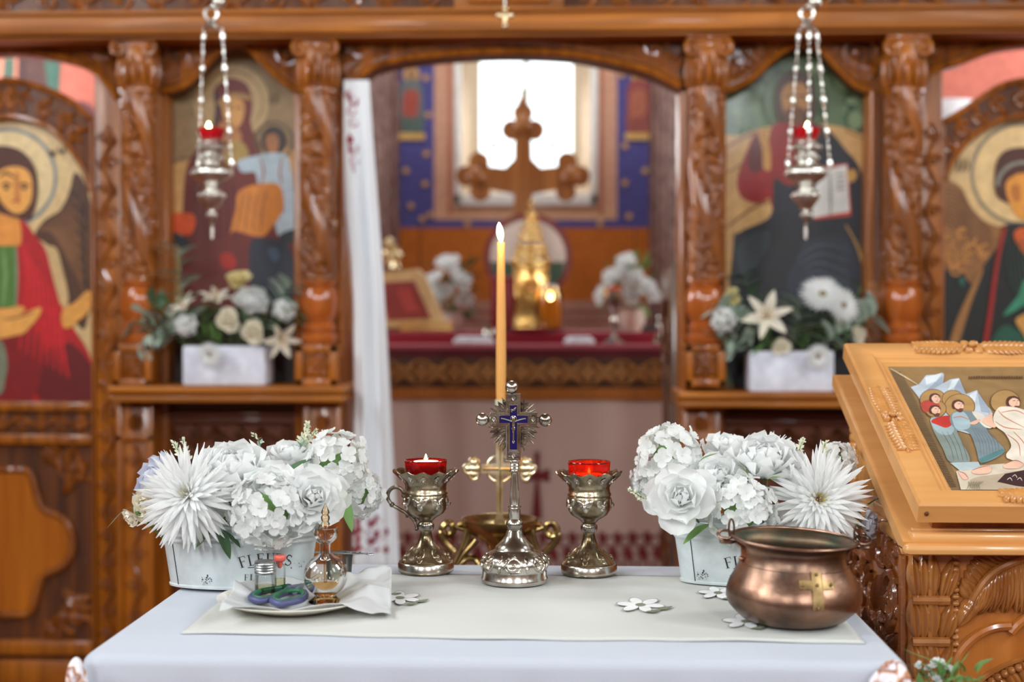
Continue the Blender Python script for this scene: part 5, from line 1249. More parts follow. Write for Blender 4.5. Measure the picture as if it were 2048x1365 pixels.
flower('rose', 1450, 905, 2.30, 52, (.05, -.3, .95), 'white rose at the back of the right bucket, right of its upper hydrangea', rr(-.01, .02), 1)
flower('peony', 1528, 935, 2.21, 68, (0, -.5, .85), 'round white peony at the top of the right bucket', rr(.01))
flower('mum2', 1538, 905, 2.30, 56, (0, -.25, 1), 'white chrysanthemum at the back of the right bucket behind the peony', rr(.02, .03))
flower('hyd', 1482, 1022, 2.15, 72, (0, -.95, .1), 'white hydrangea head at the lower middle of the right bucket', rr(0), 0)
flower('mum', 1636, 1000, 2.14, 108, (.03, -.97, .24), 'large spiky white chrysanthemum with a yellow centre above the copper pot', rr(.05))
flower('roseb', 1730, 1050, 2.22, 34, (.8, -.4, 0), 'small white rose at the far right of the right bucket', rr(.09))
flower('hyd', 1672, 925, 2.30, 42, (.3, -.3, .9), 'small white hydrangea head behind the chrysanthemum with the yellow centre', rr(.06, .03), 1)
DYL = -.037
def lf(p, q, Y, w_=.45, Y2=None):
    a = at(p[0], p[1], Y + DYL); b_ = at(q[0], q[1], (Y2 or Y) + DYL); d = b_ - a; return (a, d, d.length, d.length * w_)
leafspray('leaf_spray', 'dark green leaves hanging over the front rim of the left bucket', rl(-.02, -.03), {'stem': [at(430, 1062, 2.115)], 'leaves': [lf((432, 1058), (388, 1088), 2.11, .7, 2.09), lf((430, 1058), (468, 1112), 2.105, .45, 2.09), lf((440, 1058), (486, 1088), 2.12, .45, 2.11)]}, 0, 0, LEAF_D)
leafspray('leaf_spray', 'green leaf drooping at the right of the left bucket above the towel', rl(.08), {'stem': [at(668, 985, 2.16)], 'leaves': [lf((668, 975), (716, 1056), 2.14, .4, 2.12)]}, 0, 0, LEAF)
leafspray('leaf_spray', 'grey green leaf between the flowers at the back of the left bucket', rl(.04, .01), {'stem': [at(585, 945, 2.17)], 'leaves': [lf((578, 948), (622, 908), 2.15, .55, 2.17)]}, 0, 0, LEAF_D)
leafspray('leaf_spray', 'thin pointed leaf sticking out left of the left bucket', rl(-.1), {'stem': [at(262, 1015, 2.16)], 'leaves': [lf((262, 1015), (206, 1048), 2.16, .14), lf((280, 1000), (300, 985), 2.16, .3)]}, 0, 0, LEAF_G)
leafspray('leaf_spray', 'pointed green leaf over the front rim of the right bucket', rr(-.06, -.03), {'stem': [at(1425, 1052, 2.16)], 'leaves': [lf((1425, 1050), (1362, 1077), 2.15, .48, 2.13), lf((1374, 1040), (1366, 1062), 2.15, .5, 2.14)]}, 0, 0, LEAF)
leafspray('leaf_spray', 'green leaves between the rose and peony of the right bucket', rr(0), {'stem': [at(1475, 945, 2.2)], 'leaves': [lf((1474, 930), (1504, 950), 2.15, .5), lf((1398, 925), (1432, 900), 2.16, .4), lf((1535, 960), (1560, 950), 2.15, .5)]}, 0, 0, LEAF)
leafspray('leaf_spray', 'dark leaf at the far right of the right bucket', rr(.09), {'stem': [at(1700, 1000, 2.24)], 'leaves': [lf((1690, 1010), (1742, 1035), 2.22, .4), lf((1700, 985), (1738, 975), 2.22, .35)]}, 0, 0, LEAF_D)
leafspray('fern_sprig', 'pale fern tip sticking out right of the right bucket', rr(.1), {'stem': [at(1738, 1008, 2.22), at(1768, 996, 2.22)], 'leaves': [lf((1742 + i * 5, 1006 - i * 2), (1738 + i * 6 + (i % 2) * 4, 1006 - i * 2 + (12 if i % 2 else -13)), 2.22, .3) for i in range(5)]}, 0, 0, LEAF_G)
plume('cream plume at the upper left of the left bucket', rl(-.06), at(372, 940, 2.19), at(345, 884, 2.2), .012)
plume('cream plume right beside the upper left plume of the left bucket', rl(-.05), at(380, 935, 2.2), at(366, 880, 2.2), .012)
plume('tall cream plume at the top right of the left bucket', rl(.05, .02), at(598, 910, 2.2), at(616, 848, 2.21), .014, n=130)
plume('shorter cream plume left of the tall plume in the left bucket', rl(.04, .02), at(590, 930, 2.2), at(632, 862, 2.22), .012)
plume('tiny green and white bud sprig at the top middle of the left bucket', rl(.0, .02), at(520, 905, 2.2), at(503, 868, 2.2), .010, n=30, name='bud_sprig')
plume('white tipped plume pointing left out of the right bucket', rr(-.08), at(1335, 1030, 2.17), at(1258, 980, 2.18), .013, n=120)
plume('cream plume at the upper right of the right bucket', rr(.04, .02), at(1590, 930, 2.24), at(1606, 878, 2.25), .013)
plume('second cream plume at the upper right of the right bucket, further right', rr(.06, .02), at(1632, 940, 2.26), at(1652, 885, 2.27), .013)
# ------------------------------------------------------------------ metal things on the table
def foliage_band(m, c, rad, z, n, L, W, h, tilt=.5):
    for i in range(n):
        a0 = 2 * PI * i / n
        Pq = lambda u, v, hh: V((c.x + (rad(z + v) + hh) * math.cos(a0 + u / rad(z)), c.y + (rad(z + v) + hh) * math.sin(a0 + u / rad(z)), z + v))
        lobe(m, Pq, 0, 0, tilt, L, W, h, .2); lobe(m, Pq, 0, 0, PI - tilt, L * .8, W, h, -.2); lobe(m, Pq, 0, 0, -PI / 2 + .3, L * .6, W * .8, h)
        m.ell(Pq(0, 0, h * .6), h * 1.6, 6, 5)
def goblet(cx, ybot, label, handle):
    c = on(cx, ybot - 10, EZ); c.z = EZ; k = c.y / FPX
    prof = [(54, 0), (56, 2), (56, 4), (54.5, 6), (54, 19), (54.5, 21), (51, 23), (45, 30), (37, 38), (30, 44), (25, 50), (17, 58), (13, 70), (11, 80), (12.5, 84), (15.5, 87), (16, 92), (15.5, 97), (12.5, 100), (14, 102), (20, 108), (27, 112), (36, 118), (41, 126), (43.5, 138), (43.5, 150), (42, 155), (44, 157), (44, 160), (42, 163), (41, 172), (43, 178), (48, 184), (56, 192), (64, 201), (65, 203), (63, 203.5), (52, 191), (43, 183), (40, 180.5), (0, 180)]
    def rad(z):
        z = z - c.z
        for (r0, z0), (r1, z1) in zip(prof, prof[1:]):
            if z0 * k <= z <= z1 * k: return (r0 + (r1 - r0) * ((z - z0 * k) / max(1e-9, (z1 - z0) * k))) * k
        return 40 * k
    o = thing('goblet', label, 'candle holder', c)
    def md(r, z, a, t):
        f = max(0, min(1, (r / k - 47) / 16)) if z > 182 * k else 0
        return r * (1 + .035 * f * math.sin(a * 12)), z + f * .0022 * math.cos(a * 12)
    OLD = MATS.setdefault('oldgilt', metal('worn_silver_gilt', (104, 90, 66), (176, 164, 140), .24, 26, .15, 240, dirt=.47))
    m = MB(); m.lathe([(r * k, z * k) for r, z in prof], c, 72, md, cap=False); m.build('cup_and_foot', OLD, o)
    m = MB(); foliage_band(m, c, rad, c.z + 138 * k, 7, .018, .012, .0026); m.build('bowl_foliage', SILVER_R, o)
    m = MB(); foliage_band(m, c, rad, c.z + 33 * k, 7, .014, .011, .0026, .9); m.build('foot_foliage', OLD, o)
    m = MB(); foliage_band(m, c, rad, c.z + 186 * k, 12, .008, .007, .0014, 1.2); m.build('rim_foliage', SILVER_R, o)
    m = MB(); m.lathe([(14.5 * k, 84 * k), (16.6 * k, 88 * k), (17 * k, 92 * k), (16.6 * k, 96 * k), (14 * k, 99 * k)], c, 40, cap=False); m.build('silver_band', SILVER, o); m = MB(); m.lathe([(55 * k, 3 * k), (56.5 * k, 4 * k), (56 * k, 17 * k), (54 * k, 20 * k)], c, 60, cap=False); m.build('silver_band', SILVER, o)
    if handle:
        pts = [at(x, y, c.y) for x, y in ((808, 992), (805, 982), (797, 976), (786, 976), (777, 985), (776, 998), (784, 1010), (797, 1018), (812, 1027), (823, 1036), (831, 1048), (833, 1059))]
        m = MB(); m.tube(catmull(pts, 5), lambda t: .0032 - .0014 * abs(t - .4), 8); m.ell(pts[0], .0042, 10, 8); m.ell(pts[-1], .003, 8, 6); m.ell(pts[6], .0044, 10, 8)
        for i in (7, 8, 9): m.tube([pts[i], pts[i] + V((.006, 0, -.001)), pts[i] + V((.008, 0, -.006))], .0014, 6)
        m.tube([pts[8], at(814, 1036, c.y)], .002, 6); m.build('handle', SILVER_DK, o)
    return o, c, k, 180.5 * k
G1, g1, k1, gz1 = goblet(852, 1153, 'silver-gilt goblet with a side handle holding a red glass, left of the standing cross', True)
G2, g2, k2, gz2 = goblet(1178, 1157, 'silver-gilt goblet without a handle holding a red glass, right of the standing cross', False)
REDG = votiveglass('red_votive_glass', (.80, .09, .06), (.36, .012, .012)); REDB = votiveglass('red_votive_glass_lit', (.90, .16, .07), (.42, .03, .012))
def votive(c, k, zb, label, mat):
    o = thing('votive_glass', label, 'glass', c + V((0, 0, zb))); z0 = c.z + zb; cc = V((c.x, c.y, 0)); H = 43 * k
    m = MB(); m.lathe([(0, z0), (36 * k, z0), (39 * k, z0 + 4 * k), (43 * k, z0 + H), (42.5 * k, z0 + H + 1 * k), (41 * k, z0 + H), (37.5 * k, z0 + 6 * k), (0, z0 + 5 * k)], cc, 56); m.build('glass_cup', mat, o)
    m = MB(); m.tube([cc + V((42.4 * k * math.cos(2 * PI * i / 56), 42.4 * k * math.sin(2 * PI * i / 56), z0 + H)) for i in range(56)], .0009, 6, True); m.build('glass_rim', thinglass('rim_glass_%s' % mat.name, (.7, .25, .2), .02, 2.0), o); return z0, H
v1 = votive(g1, k1, gz1, 'dark red glass cup in the left goblet, tealight near its rim', REDG)
v2 = votive(g2, k2, gz2, 'glowing red glass cup with a low flame in the right goblet', REDB)
def tealight(c, k, z, r, h, label, fl):
    o = thing('tealight', label, 'candle', V((c.x, c.y, z))); m = MB()
    m.lathe([(r * k, 0), (r * k, h * k), (r * k - .0006, h * k), (r * k - .0008, h * k - .002), (0, h * k - .002)], (c.x, c.y, z), 40); m.build('wax', plain((236, 232, 228), .4, 1.2), o)
    m = MB(); m.tube([V((c.x, c.y, z + h * k - .003)), V((c.x, c.y, z + h * k + .003))], .0006, 5); m.build('wick', INK, o)
    m = MB(); f = fl; zz0 = z + h * k + .001; m.lathe([(0, 0), (.0022 * f, .002 * f), (.0028 * f, .0045 * f), (.0016 * f, .009 * f), (0, .013 * f)], (c.x, c.y, zz0), 14); m.build('flame', FLAME, o)
    l = bpy.data.lights.new('candle_light', 'POINT'); l.energy = .13; l.color = (1, .55, .22); l.shadow_soft_size = .006; lo = bpy.data.objects.new('candle_light', l); COL.objects.link(lo); lo.location = (c.x, c.y, zz0 + .008 * f)
tealight(g1, k1, v1[0] + 5 * k1, 25, 36, 'white tealight burning near the rim of the left red glass', .85)
tealight(g2, k2, v2[0] + 6 * k2, 30, 12, 'tealight burning low inside the right red glass', .8)

# standing blessing cross
c = on(1029, 1163, EZ); c.z = EZ; k = c.y / FPX; YX = c.y
o = thing('blessing_cross', 'silver standing cross with blue enamel on a domed chased base at the table centre', 'cross', c)
zt = lambda y: EZ + (1172 - y) * k * 1.005
rows = [(1172, 66), (1168, 67), (1163, 67), (1160, 65), (1150, 65), (1146, 64), (1140, 66), (1132, 66), (1122, 61), (1114, 52), (1110, 42), (1106, 39), (1102, 38), (1096, 31), (1088, 24), (1080, 18.5), (1072, 16), (1069, 14), (1066, 15), (1060, 18), (1054, 17), (1049, 14), (1047, 12)]
m = MB(); m.lathe([(r * k, zt(y)) for y, r in rows], (c.x, c.y, 0), 72); m.build('domed_base', SILVER, o)
def brad(z):
    y = 1172 - (z - EZ) / (k * 1.005)
    for (ya, ra), (yb, rb) in zip(rows, rows[1:]):
        if yb <= y <= ya: return (ra + (rb - ra) * (ya - y) / max(.01, ya - yb)) * k
    return 60 * k
m = MB(); nb = 7
for i in range(nb):
    a0 = 2 * PI * i / nb + .22; z0 = zt(1131)
    Pq = lambda u, v, h, a0=a0: V((c.x + (brad(z0 + v) + h * 1.7) * math.cos(a0 + u / (63 * k)), c.y + (brad(z0 + v) + h * 1.7) * math.sin(a0 + u / (63 * k)), z0 + v))
    if i % 2:
        scroll(m, Pq, 0, 0, 0, 1.4, .012, .0011, 1, h=.0006, leaves=False)
        for q in range(6): lobe(m, Pq, .011 * math.cos(q), .010 * math.sin(q), q + 1, .008, .004, .0014, .3, nt=5)
    else: rosette(m, Pq, 0, .001, .010, .0024, 6)
    m.tube([Pq(.0115 * math.cos(t * PI / 12), .0115 * math.sin(t * PI / 12), .0004) for t in range(24)], .0007, 5, True)
    a1 = a0 + PI / nb
    Pq2 = lambda u, v, h, a1=a1: V((c.x + (brad(z0 + v) + h * 1.7) * math.cos(a1 + u / (63 * k)), c.y + (brad(z0 + v) + h * 1.7) * math.sin(a1 + u / (63 * k)), z0 + v))
    for q in (-1, 1): lobe(m, Pq2, 0, q * .002, q * PI / 2, .011, .007, .0016, nt=5)
m.build('chased_ornament', SILVER_R, o)
m = MB(); m.lathe([(11.5 * k, zt(1047)), (12 * k, zt(1046)), (12 * k, zt(1028)), (10 * k, zt(1026)), (13 * k, zt(1024)), (13 * k, zt(1021)), (9 * k, zt(1019)), (10 * k, zt(1010)), (9.5 * k, zt(1000)), (7.5 * k, zt(975)), (6.5 * k, zt(958)), (7 * k, zt(955)), (10.5 * k, zt(953)), (10.5 * k, zt(951)), (8 * k, zt(949)), (9.5 * k, zt(946)), (8 * k, zt(943)), (9.5 * k, zt(940)), (8 * k, zt(937)), (9.5 * k, zt(934)), (8.5 * k, zt(930))], (c.x, c.y, 0), 40); m.build('handle_spindle', SILVER, o)
X0 = at(1027, 850, YX).x; kk = k
f2 = lambda p, h: V((X0 + (p[0] - 1027) * kk, YX - h, zt(p[1])))
def prism2(m, pts, h0, h1): m.prism(pts, f2, h0, h1)
m = MB(); pts = []; NR = 64; random.seed(5)
for i in range(NR):
    a = 2 * PI * i / NR; big = 1.0 if i % 2 == 0 else .80
    R1 = (53 * abs(math.cos(a)) ** 2 + 60 * abs(math.sin(a)) ** 2) * big * (1 - .04 * math.sin(i * 2.1))
    pts.append((1027 + R1 * math.cos(a), 853 + R1 * math.sin(a) * (1.10 if math.sin(a) > 0 else .86)))
prism2(m, pts, -.0022, -.0008)
for i in range(0, NR, 2):
    x, y = pts[i]; m.tube([f2((1027 + (x - 1027) * .62, 853 + (y - 853) * .62), -.0008), f2((1027 + (x - 1027) * .97, 853 + (y - 853) * .97), -.0006)], .0008, 5)
m.build('sunburst', SILVER_DK, o)
cr = lambda a, vt, vb, ha, hx0, hx1, hy: [(1027 - a, vt), (1027 + a, vt), (1027 + a, hy - ha), (hx1, hy - ha), (hx1, hy + ha), (1027 + a, hy + ha), (1027 + a, vb), (1027 - a, vb), (1027 - a, hy + ha), (hx0, hy + ha), (hx0, hy - ha), (1027 - a, hy - ha)]
m = MB(); prism2(m, cr(14.5, 797, 931, 14, 980, 1074, 848), -.003, .0032); m.build('cross_body', SILVER_DK, o)
def outline(m, pts, h, r):
    P3 = [f2(p, h) for p in pts]
    for i in range(len(P3)): m.tube([P3[i], P3[(i + 1) % len(P3)]], r, 5); m.ell(P3[i], r, 6, 4)
m = MB(); outline(m, cr(13.6, 798, 930, 13, 981, 1073, 848), .0034, .0009); outline(m, cr(8.2, 819, 909, 8, 998, 1056.5, 848), .0036, .0009); outline(m, cr(10.4, 816, 912, 10.2, 995, 1059, 848), .0034, .0006)
for x, y in ((1027, 806), (1027, 921), (988, 848), (1066.5, 848)):
    outline(m, [(x, y - 4.5), (x + 3.2, y), (x, y + 4.5), (x - 3.2, y)], .0035, .0006); m.ell(f2((x, y), .0034), .0010, 8, 6)
    for q in (-1, 1):
        if abs(x - 1027) > 5:
            m.tube([f2((x - 5, y + q * 10), .0034), f2((x + 5, y + q * 10), .0034)], .0007, 5); m.tube([f2((x + q * 6.5, y - 12), .0034), f2((x + q * 6.5, y + 12), .0034)], .0006, 5)
        else:
            m.tube([f2((x - 11, y + q * 6), .0034), f2((x + 11, y + q * 6), .0034)], .0007, 5); m.tube([f2((x + q * 5, y), .0034), f2((x + q * 10, y), .0034)], .0008, 5)
m.build('border_lines', SILVER, o)
m = MB(); prism2(m, cr(7.4, 820, 908, 7.2, 999, 1055.5, 848), .0030, .0035); m.build('blue_enamel', plain((14, 16, 86), .18, 1.0, coat=.6), o)
m = MB(); h = .0042   # small cast figure with raised arms and the scroll above
m.tube(catmull([f2((1027.5, 847), h), f2((1027.5, 855), h), f2((1026.5, 863), h), f2((1027, 875), h), f2((1027, 888), h), f2((1027, 894), h)], 4), lambda t: (.0028 if t < .35 else .0022 if t < .6 else .0016), 8)
for s in (-1, 1): m.tube(catmull([f2((1027 + s * 3, 851.5), h), f2((1027 + s * 12, 848.5), h), f2((1027 + s * 20, 846.5), h), f2((1027 + s * 23.5, 846), h)], 4), lambda t: .0014 - .0005 * t, 6); m.ell(f2((1027 + s * 24, 846), h), .0012, 6, 5)
m.ell(f2((1027, 845.5), h + .0006), (.0026, .002, .0032), 10, 8); m.tube([f2((1027 + 6 * math.cos(t * PI / 10), 847 + 6 * math.sin(t * PI / 10)), .0037) for t in range(20)], .0006, 5, True); m.ell(f2((1027, 866), h), (.003, .0018, .0034), 8, 6); m.ell(f2((1027, 893), h), (.0022, .0016, .0026), 8, 6)
m.tube(catmull([f2((1022.5, 833), .0037), f2((1024, 829), .004), f2((1028, 829), .0037), f2((1031, 826), .004), f2((1031, 824), .0037)], 4), .0016, 6)
for q in range(3): m.tube([f2((1024 + q * 2.6, 828), .0055), f2((1024.4 + q * 2.6, 831.5), .0055)], .0004, 4)
m.build('cast_figure', SILVER, o)
for x, y in ((1023.5, 784), (964.5, 848.5), (1090.5, 849.5)):
    m = MB(); m.ell(f2((x, y), 0), 13.2 * kk, 28, 20); m.build('end_ball', SILVER, o)
m = MB(); m.tube([f2((968, 848), 0), f2((984, 848), 0)], .002, 8); m.tube([f2((1072, 848), 0), f2((1084, 849), 0)], .002, 8); m.tube([f2((1024, 788), 0), f2((1025, 800), 0)], .002, 8); m.build('ball_pins', SILVER_DK, o)

# brass candle stand behind the table, with its cross and the taper
YC = 2.62; k = spx(YC); x = at(999, 1000, YC).x; zq = lambda y: at(999, y, YC).z
o = thing('candle_stand', 'brass floor candle stand with a bowl, scroll brackets and a trefoil cross behind the table', 'candle stand', (x, YC, 0))
m = MB(); m.lathe([(.15, 0), (.155, .012), (.12, .03), (.03, .06), (.02, .1), (.018, zq(1190)), (.026, zq(1180)), (.018, zq(1170)), (20 * k, zq(1135)), (22 * k, zq(1100)), (30 * k, zq(1084)), (58 * k, zq(1068)), (74 * k, zq(1050)), (77.5 * k, zq(1040)), (77 * k, zq(1037)), (73 * k, zq(1038)), (66 * k, zq(1046)), (30 * k, zq(1058)), (0, zq(1060))], (x, YC, 0), 56); m.build('bowl_and_stem', BRASS, o)
m = MB(); sc_ = [[(948, 1062), (940, 1056), (934, 1066), (930, 1085), (922, 1105), (912, 1124), (908, 1136)], [(916, 1052), (925, 1050), (934, 1058), (936, 1075), (926, 1100)], [(888, 1070), (884, 1058), (892, 1048), (903, 1050), (906, 1062), (898, 1072), (884, 1068), (888, 1084), (900, 1098), (908, 1106)], [(952, 1080), (942, 1092), (930, 1104), (918, 1122), (910, 1138)], [(915, 1136), (930, 1120), (948, 1118), (958, 1130)]]
for mirr in (1, -1):
    m = MB()
    for pts in sc_: m.tube(catmull([V((x + mirr * (p[0] - 999) * k, YC, zq(p[1]))) for p in pts], 5), .0058, 8, flat=1.3)
    m.tube([V((x + mirr * -62 * k, YC, zq(1064))), V((x + mirr * -90 * k, YC, zq(1054)))], .005, 8); m.tube([V((x + mirr * -91 * k, YC, zq(1136))), V((x + mirr * -10 * k, YC, zq(1136)))], .004, 8)
    m.build('scroll_bracket', BRASS, o)
m = MB()
for pts in sc_: m.tube(catmull([V((x, YC - (p[0] - 999) * k, zq(p[1]))) for p in pts], 5), .0058, 8, flat=1.3)
m.build('scroll_bracket', BRASS, o)
m = MB()
fb = lambda p, h: V((x + (p[0] - 1001.5) * k, YC - h, zq(p[1])))
m.prism([(992, 1050), (1011, 1050), (1013, 1046), (1008, 1030), (1009, 950), (1040, 946), (1040, 930), (1009, 928), (1008, 815), (996, 815), (995, 928), (966, 930), (966, 946), (995, 950), (995, 1030), (990, 1046)], fb, -.007, .007, smooth=False)
for cx_, cy_ in ((950, 938), (1054, 938)):
    s = -1 if cx_ < 1000 else 1
    for dx, dy in ((0, -13), (s * 11, 0), (0, 13)):
        m.tube([fb((cx_ + dx + 9 * math.cos(t * PI / 9), cy_ + dy * .95 + 9 * math.sin(t * PI / 9)), 0) for t in range(18)], .0036, 7, True); m.ell(fb((cx_ + dx, cy_ + dy * .9), 0), (.008, .005, .008), 10, 8)
    m.ell(fb((cx_ - s * 2, cy_), 0), (.011, .006, .009), 10, 8)
m.tube([fb((1002 + 26 * math.cos(t * PI / 20), 938 + 26 * math.sin(t * PI / 20)), 0) for t in range(40)], .0028, 7, True)
m.tube([fb((1002, 815), .008), fb((1002, 1040), .008)], .003, 6); m.tube([fb((968, 938), .008), fb((1036, 938), .008)], .003, 6)
m.build('trefoil_cross', PEARL, o)
m = MB(); m.lathe([(6 * k, zq(822)), (10 * k, zq(816)), (11 * k, zq(800)), (9 * k, zq(800)), (9 * k, zq(808)), (0, zq(808))], (x + 2 * k, YC, 0), 24); m.build('candle_socket', plain((196, 196, 170), .4, 1.1), o)
o = thing('taper_candle', 'tall thin beeswax taper burning at the centre of the photo', 'candle', (x + 2 * k, YC, zq(808))); xx = x + 3 * k
m = MB(); m.lathe([(8.6 * k, zq(806)), (9.6 * k, zq(790)), (10.2 * k, zq(720)), (9.4 * k, zq(620)), (8.4 * k, zq(540)), (7.4 * k, zq(488)), (7.0 * k, zq(485)), (5 * k, zq(486)), (0, zq(488))], (xx, YC, 0), 28, lambda r, z, a, t: (r * (1 + .03 * math.sin(z * 60 + a)), z))
wxm, nt, b = newmat('beeswax'); b.inputs['Base Color'].default_value = L3((206, 152, 84), 1.2); b.inputs['Subsurface Weight'].default_value = .25; b.inputs['Subsurface Radius'].default_value = (.01, .005, .002); b.inputs['Roughness'].default_value = .42
m.build('wax', wxm, o)
m = MB(); m.tube([V((xx, YC, zq(488))), V((xx - .0006, YC, zq(478)))], .0008, 5); m.build('wick', INK, o)
m = MB(); m.lathe([(0, zq(486)), (2.6 * k, zq(481)), (5.4 * k, zq(473)), (6.4 * k, zq(466)), (5.4 * k, zq(458)), (3 * k, zq(451)), (0, zq(445))], (xx, YC, 0), 18, lambda r, z, a, t: (r, z))
fl = m
for v in fl.v: v.x -= (v.z - zq(484)) * .10
fl.build('flame', emit('bright_flame', (1.0, .80, .48), 20), o)
l = bpy.data.lights.new('taper_light', 'POINT'); l.energy = .5; l.color = (1, .6, .28); l.shadow_soft_size = .008; lo = bpy.data.objects.new('taper_light', l); COL.objects.link(lo); lo.location = (xx, YC - .03, zq(462))

# ------------------------------------------------------------------ copper pot
c = on(1587, 1243, EZ); c.z = EZ; k = c.y / FPX
o = thing('copper_pot', 'hammered copper pot with a flared rim and a riveted brass cross at the right front', 'pot', c)
PB = 1245; pr = [(1245, 60), (1243, 84), (1235, 104), (1222, 118), (1210, 129), (1196, 134), (1182, 133), (1165, 127), (1148, 117), (1131, 108), (1118, 103), (1108, 101), (1100, 101), (1094, 104), (1087, 112), (1082, 121), (1080, 123)]
hh = [(r * k, (PB - y) * k) for y, r in pr]
inn = [(r - 1.6 * k, z) for r, z in hh[::-1] if r > 70 * k and z > 10 * k] + [(0, 12 * k)]
SL = .02
def tilt(p):   # the pot leans slightly towards the viewer
    z = p.z - c.z; t = max(0, z / (176 * k)); return V((p.x, p.y, p.z + (p.y - c.y) * SL * t * 1.6 - (p.x - c.x) * .045 * t))
def potsurf(prof, mat, name):
    m = MB(); m.lathe(prof, c, 72, cap=False); m.v = [tilt(v) for v in m.v]; return m.build(name, mat, o)
m = MB(); m.lathe([(0, 0)] + hh, c, 80, cap=False); m.v = [tilt(v) for v in m.v]; m.build('body', COPPER, o)
m = MB(); m.lathe(inn, c, 64, cap=False); m.v = [tilt(v) for v in m.v]; m.build('inside', COPPER_IN, o)
m = MB(); m.tube([tilt(c + V((123 * k * math.cos(2 * PI * i / 72), 123 * k * math.sin(2 * PI * i / 72), hh[-1][1]))) for i in range(72)], .0022, 8, True)
m.tube([tilt(c + V((107.5 * k * math.cos(2 * PI * i / 72), 107.5 * k * math.sin(2 * PI * i / 72), (PB - 1128) * k))) for i in range(72)], .0007, 6, True); m.build('rim', COPPER, o)
def potpt(x, y, lift=.0015):
    """point on the front of the pot wall under a pixel offset x (from axis) and profile row y"""
    z = (PB - y) * k
    for (r0, z0), (r1, z1) in zip(hh, hh[1:]):
        if z0 <= z <= z1: r = r0 + (r1 - r0) * (z - z0) / max(1e-9, z1 - z0)
    r += lift; xx_ = x * k; return tilt(c + V((xx_, -math.sqrt(max(1e-8, r * r - xx_ * xx_)), z)))
m = MB()
def strap(x0, x1, y0, y1, n, horiz):
    for s in (0, .0013):
        m.grid(lambda u, v: potpt(x0 + (x1 - x0) * u, y0 + (y1 - y0) * v, .001 + s), 8, 12)
cxp = 26
strap(cxp - 10, cxp + 10, 1124, 1196, 10, 0); strap(cxp - 34, cxp + 34, 1140, 1156, 10, 1)
for p, q in (((cxp - 10, 1124), (cxp - 10, 1196)), ((cxp + 10, 1124), (cxp + 10, 1196)), ((cxp - 34, 1140), (cxp - 34, 1156)), ((cxp + 34, 1140), (cxp + 34, 1156))): m.tube([potpt(p[0] + (q[0] - p[0]) * i / 8, p[1] + (q[1] - p[1]) * i / 8, .0015) for i in range(9)], .0009, 5)
for x, y in ((cxp, 1129), (cxp, 1190), (cxp - 28, 1148), (cxp + 28, 1148), (cxp, 1148)): m.ell(potpt(x, y, .003), .0022, 10, 8)
m.build('brass_cross', metal('old_brass_strip', (112, 92, 62), (160, 134, 92), .42, 50, .2, 200), o)
for s in (-1, 1):
    R_r = 112 * k; m = MB(); zr_ = hh[-1][1]
    b0 = tilt(c + V((s * 118 * k, 0, zr_ - .002)))
    loop = [b0 + V((s * (.002 + .010 * (1 - math.cos(t)) ), .010 * math.sin(t), .004 + .004 * math.sin(t * 1.0))) for t in [i * 2 * PI / 20 for i in range(20)]]; m.tube(loop, .0021, 7, True)
    up = [b0 + V((s * .004 + .0035 * math.cos(t), -.002, .012 + .013 * math.sin(t))) for t in [i * 2 * PI / 18 for i in range(18)]]; m.tube(up, .0014, 6, True)
    low = [b0 + V((s * (.001 + .009 * (1 - math.cos(t))), -.006 + .008 * math.sin(t), -.005)) for t in [i * 2 * PI / 18 for i in range(18)]]; m.tube(low, .0019, 7, True)
    w0 = tilt(c + V((s * 103.5 * k, -.012, (PB - 1120) * k))); m.tube(catmull([b0 + V((0, -.004, -.004)), tilt(c + V((s * 104 * k, -.010, (PB - 1100) * k))), w0], 5), .003, 7, flat=.6); m.ell(w0 + V((s * .002, -.002, 0)), .0038, 10, 8)
    m.build('loop_handle', COPPER, o)

# ------------------------------------------------------------------ plate with its things
pc = on(588, 1206, TZ + .012); k = pc.y / FPX; PC = V((pc.x, pc.y, EZ))
o = thing('plate', 'shallow white plate at the left front of the table under a paper napkin', 'plate', PC)
m = MB(); m.lathe([(.058, 0), (.060, .002), (.085, .008), (.106, .0155), (.1065, .017), (.104, .017), (.084, .0105), (.06, .005), (0, .005)], PC, 64); m.build('dish', plain((222, 216, 204), .25, 1.2, coat=.4), o)
def platez(r): return EZ + (.005 if r < .06 else .005 + .0125 * min(1, (r - .06) / .045))
nap = thing('napkin', 'crumpled white paper napkin spread over the plate', 'napkin', PC + V((0, 0, .006)))
th0 = math.radians(28)
def napf(u, v):
    a, b_ = (u * 2 - 1), (v * 2 - 1); x = (.124 if a > 0 else .100) * a; y = (.105 if b_ > 0 else .078) * b_; X_ = x * math.cos(.12) - y * math.sin(.12) + .012; Y_ = x * math.sin(.12) + y * math.cos(.12)
    r = math.hypot(X_, Y_); ang = math.atan2(Y_, X_)
    base = platez(r) + .0012 if r < .107 else max(EZ + .002, platez(.107) - (r - .107) * .55)
    cr_ = max(0, (r - .055)) / .06; fold = .010 * cr_ * (max(0, math.sin(ang * 7 + 1.0)) ** 1.5) + .004 * cr_ * noise.noise(V((X_ * 50, Y_ * 50, 1.0)))
    lift = .034 * max(0, a - .35) * max(0, b_ + .3) * 1.2 + .012 * max(0, -a - .5)
    if b_ < -.45: fold = fold * .3 + .004 * max(0, -b_ - .7) * (1 + math.sin(a * 9)) * 2
    if a < -.3 and b_ < .2: Y_ -= .03 * (-a - .3) * (.2 - b_)
    return V((PC.x + X_, PC.y + Y_, max(base + max(0, fold) + lift, base)))
m = MB(); m.grid(napf, 70, 60); m.build('paper', petalmat('paper', (228, 230, 230), 1.0, .3), nap, sharp=0, solid=.0006)
PZ = EZ + .0075
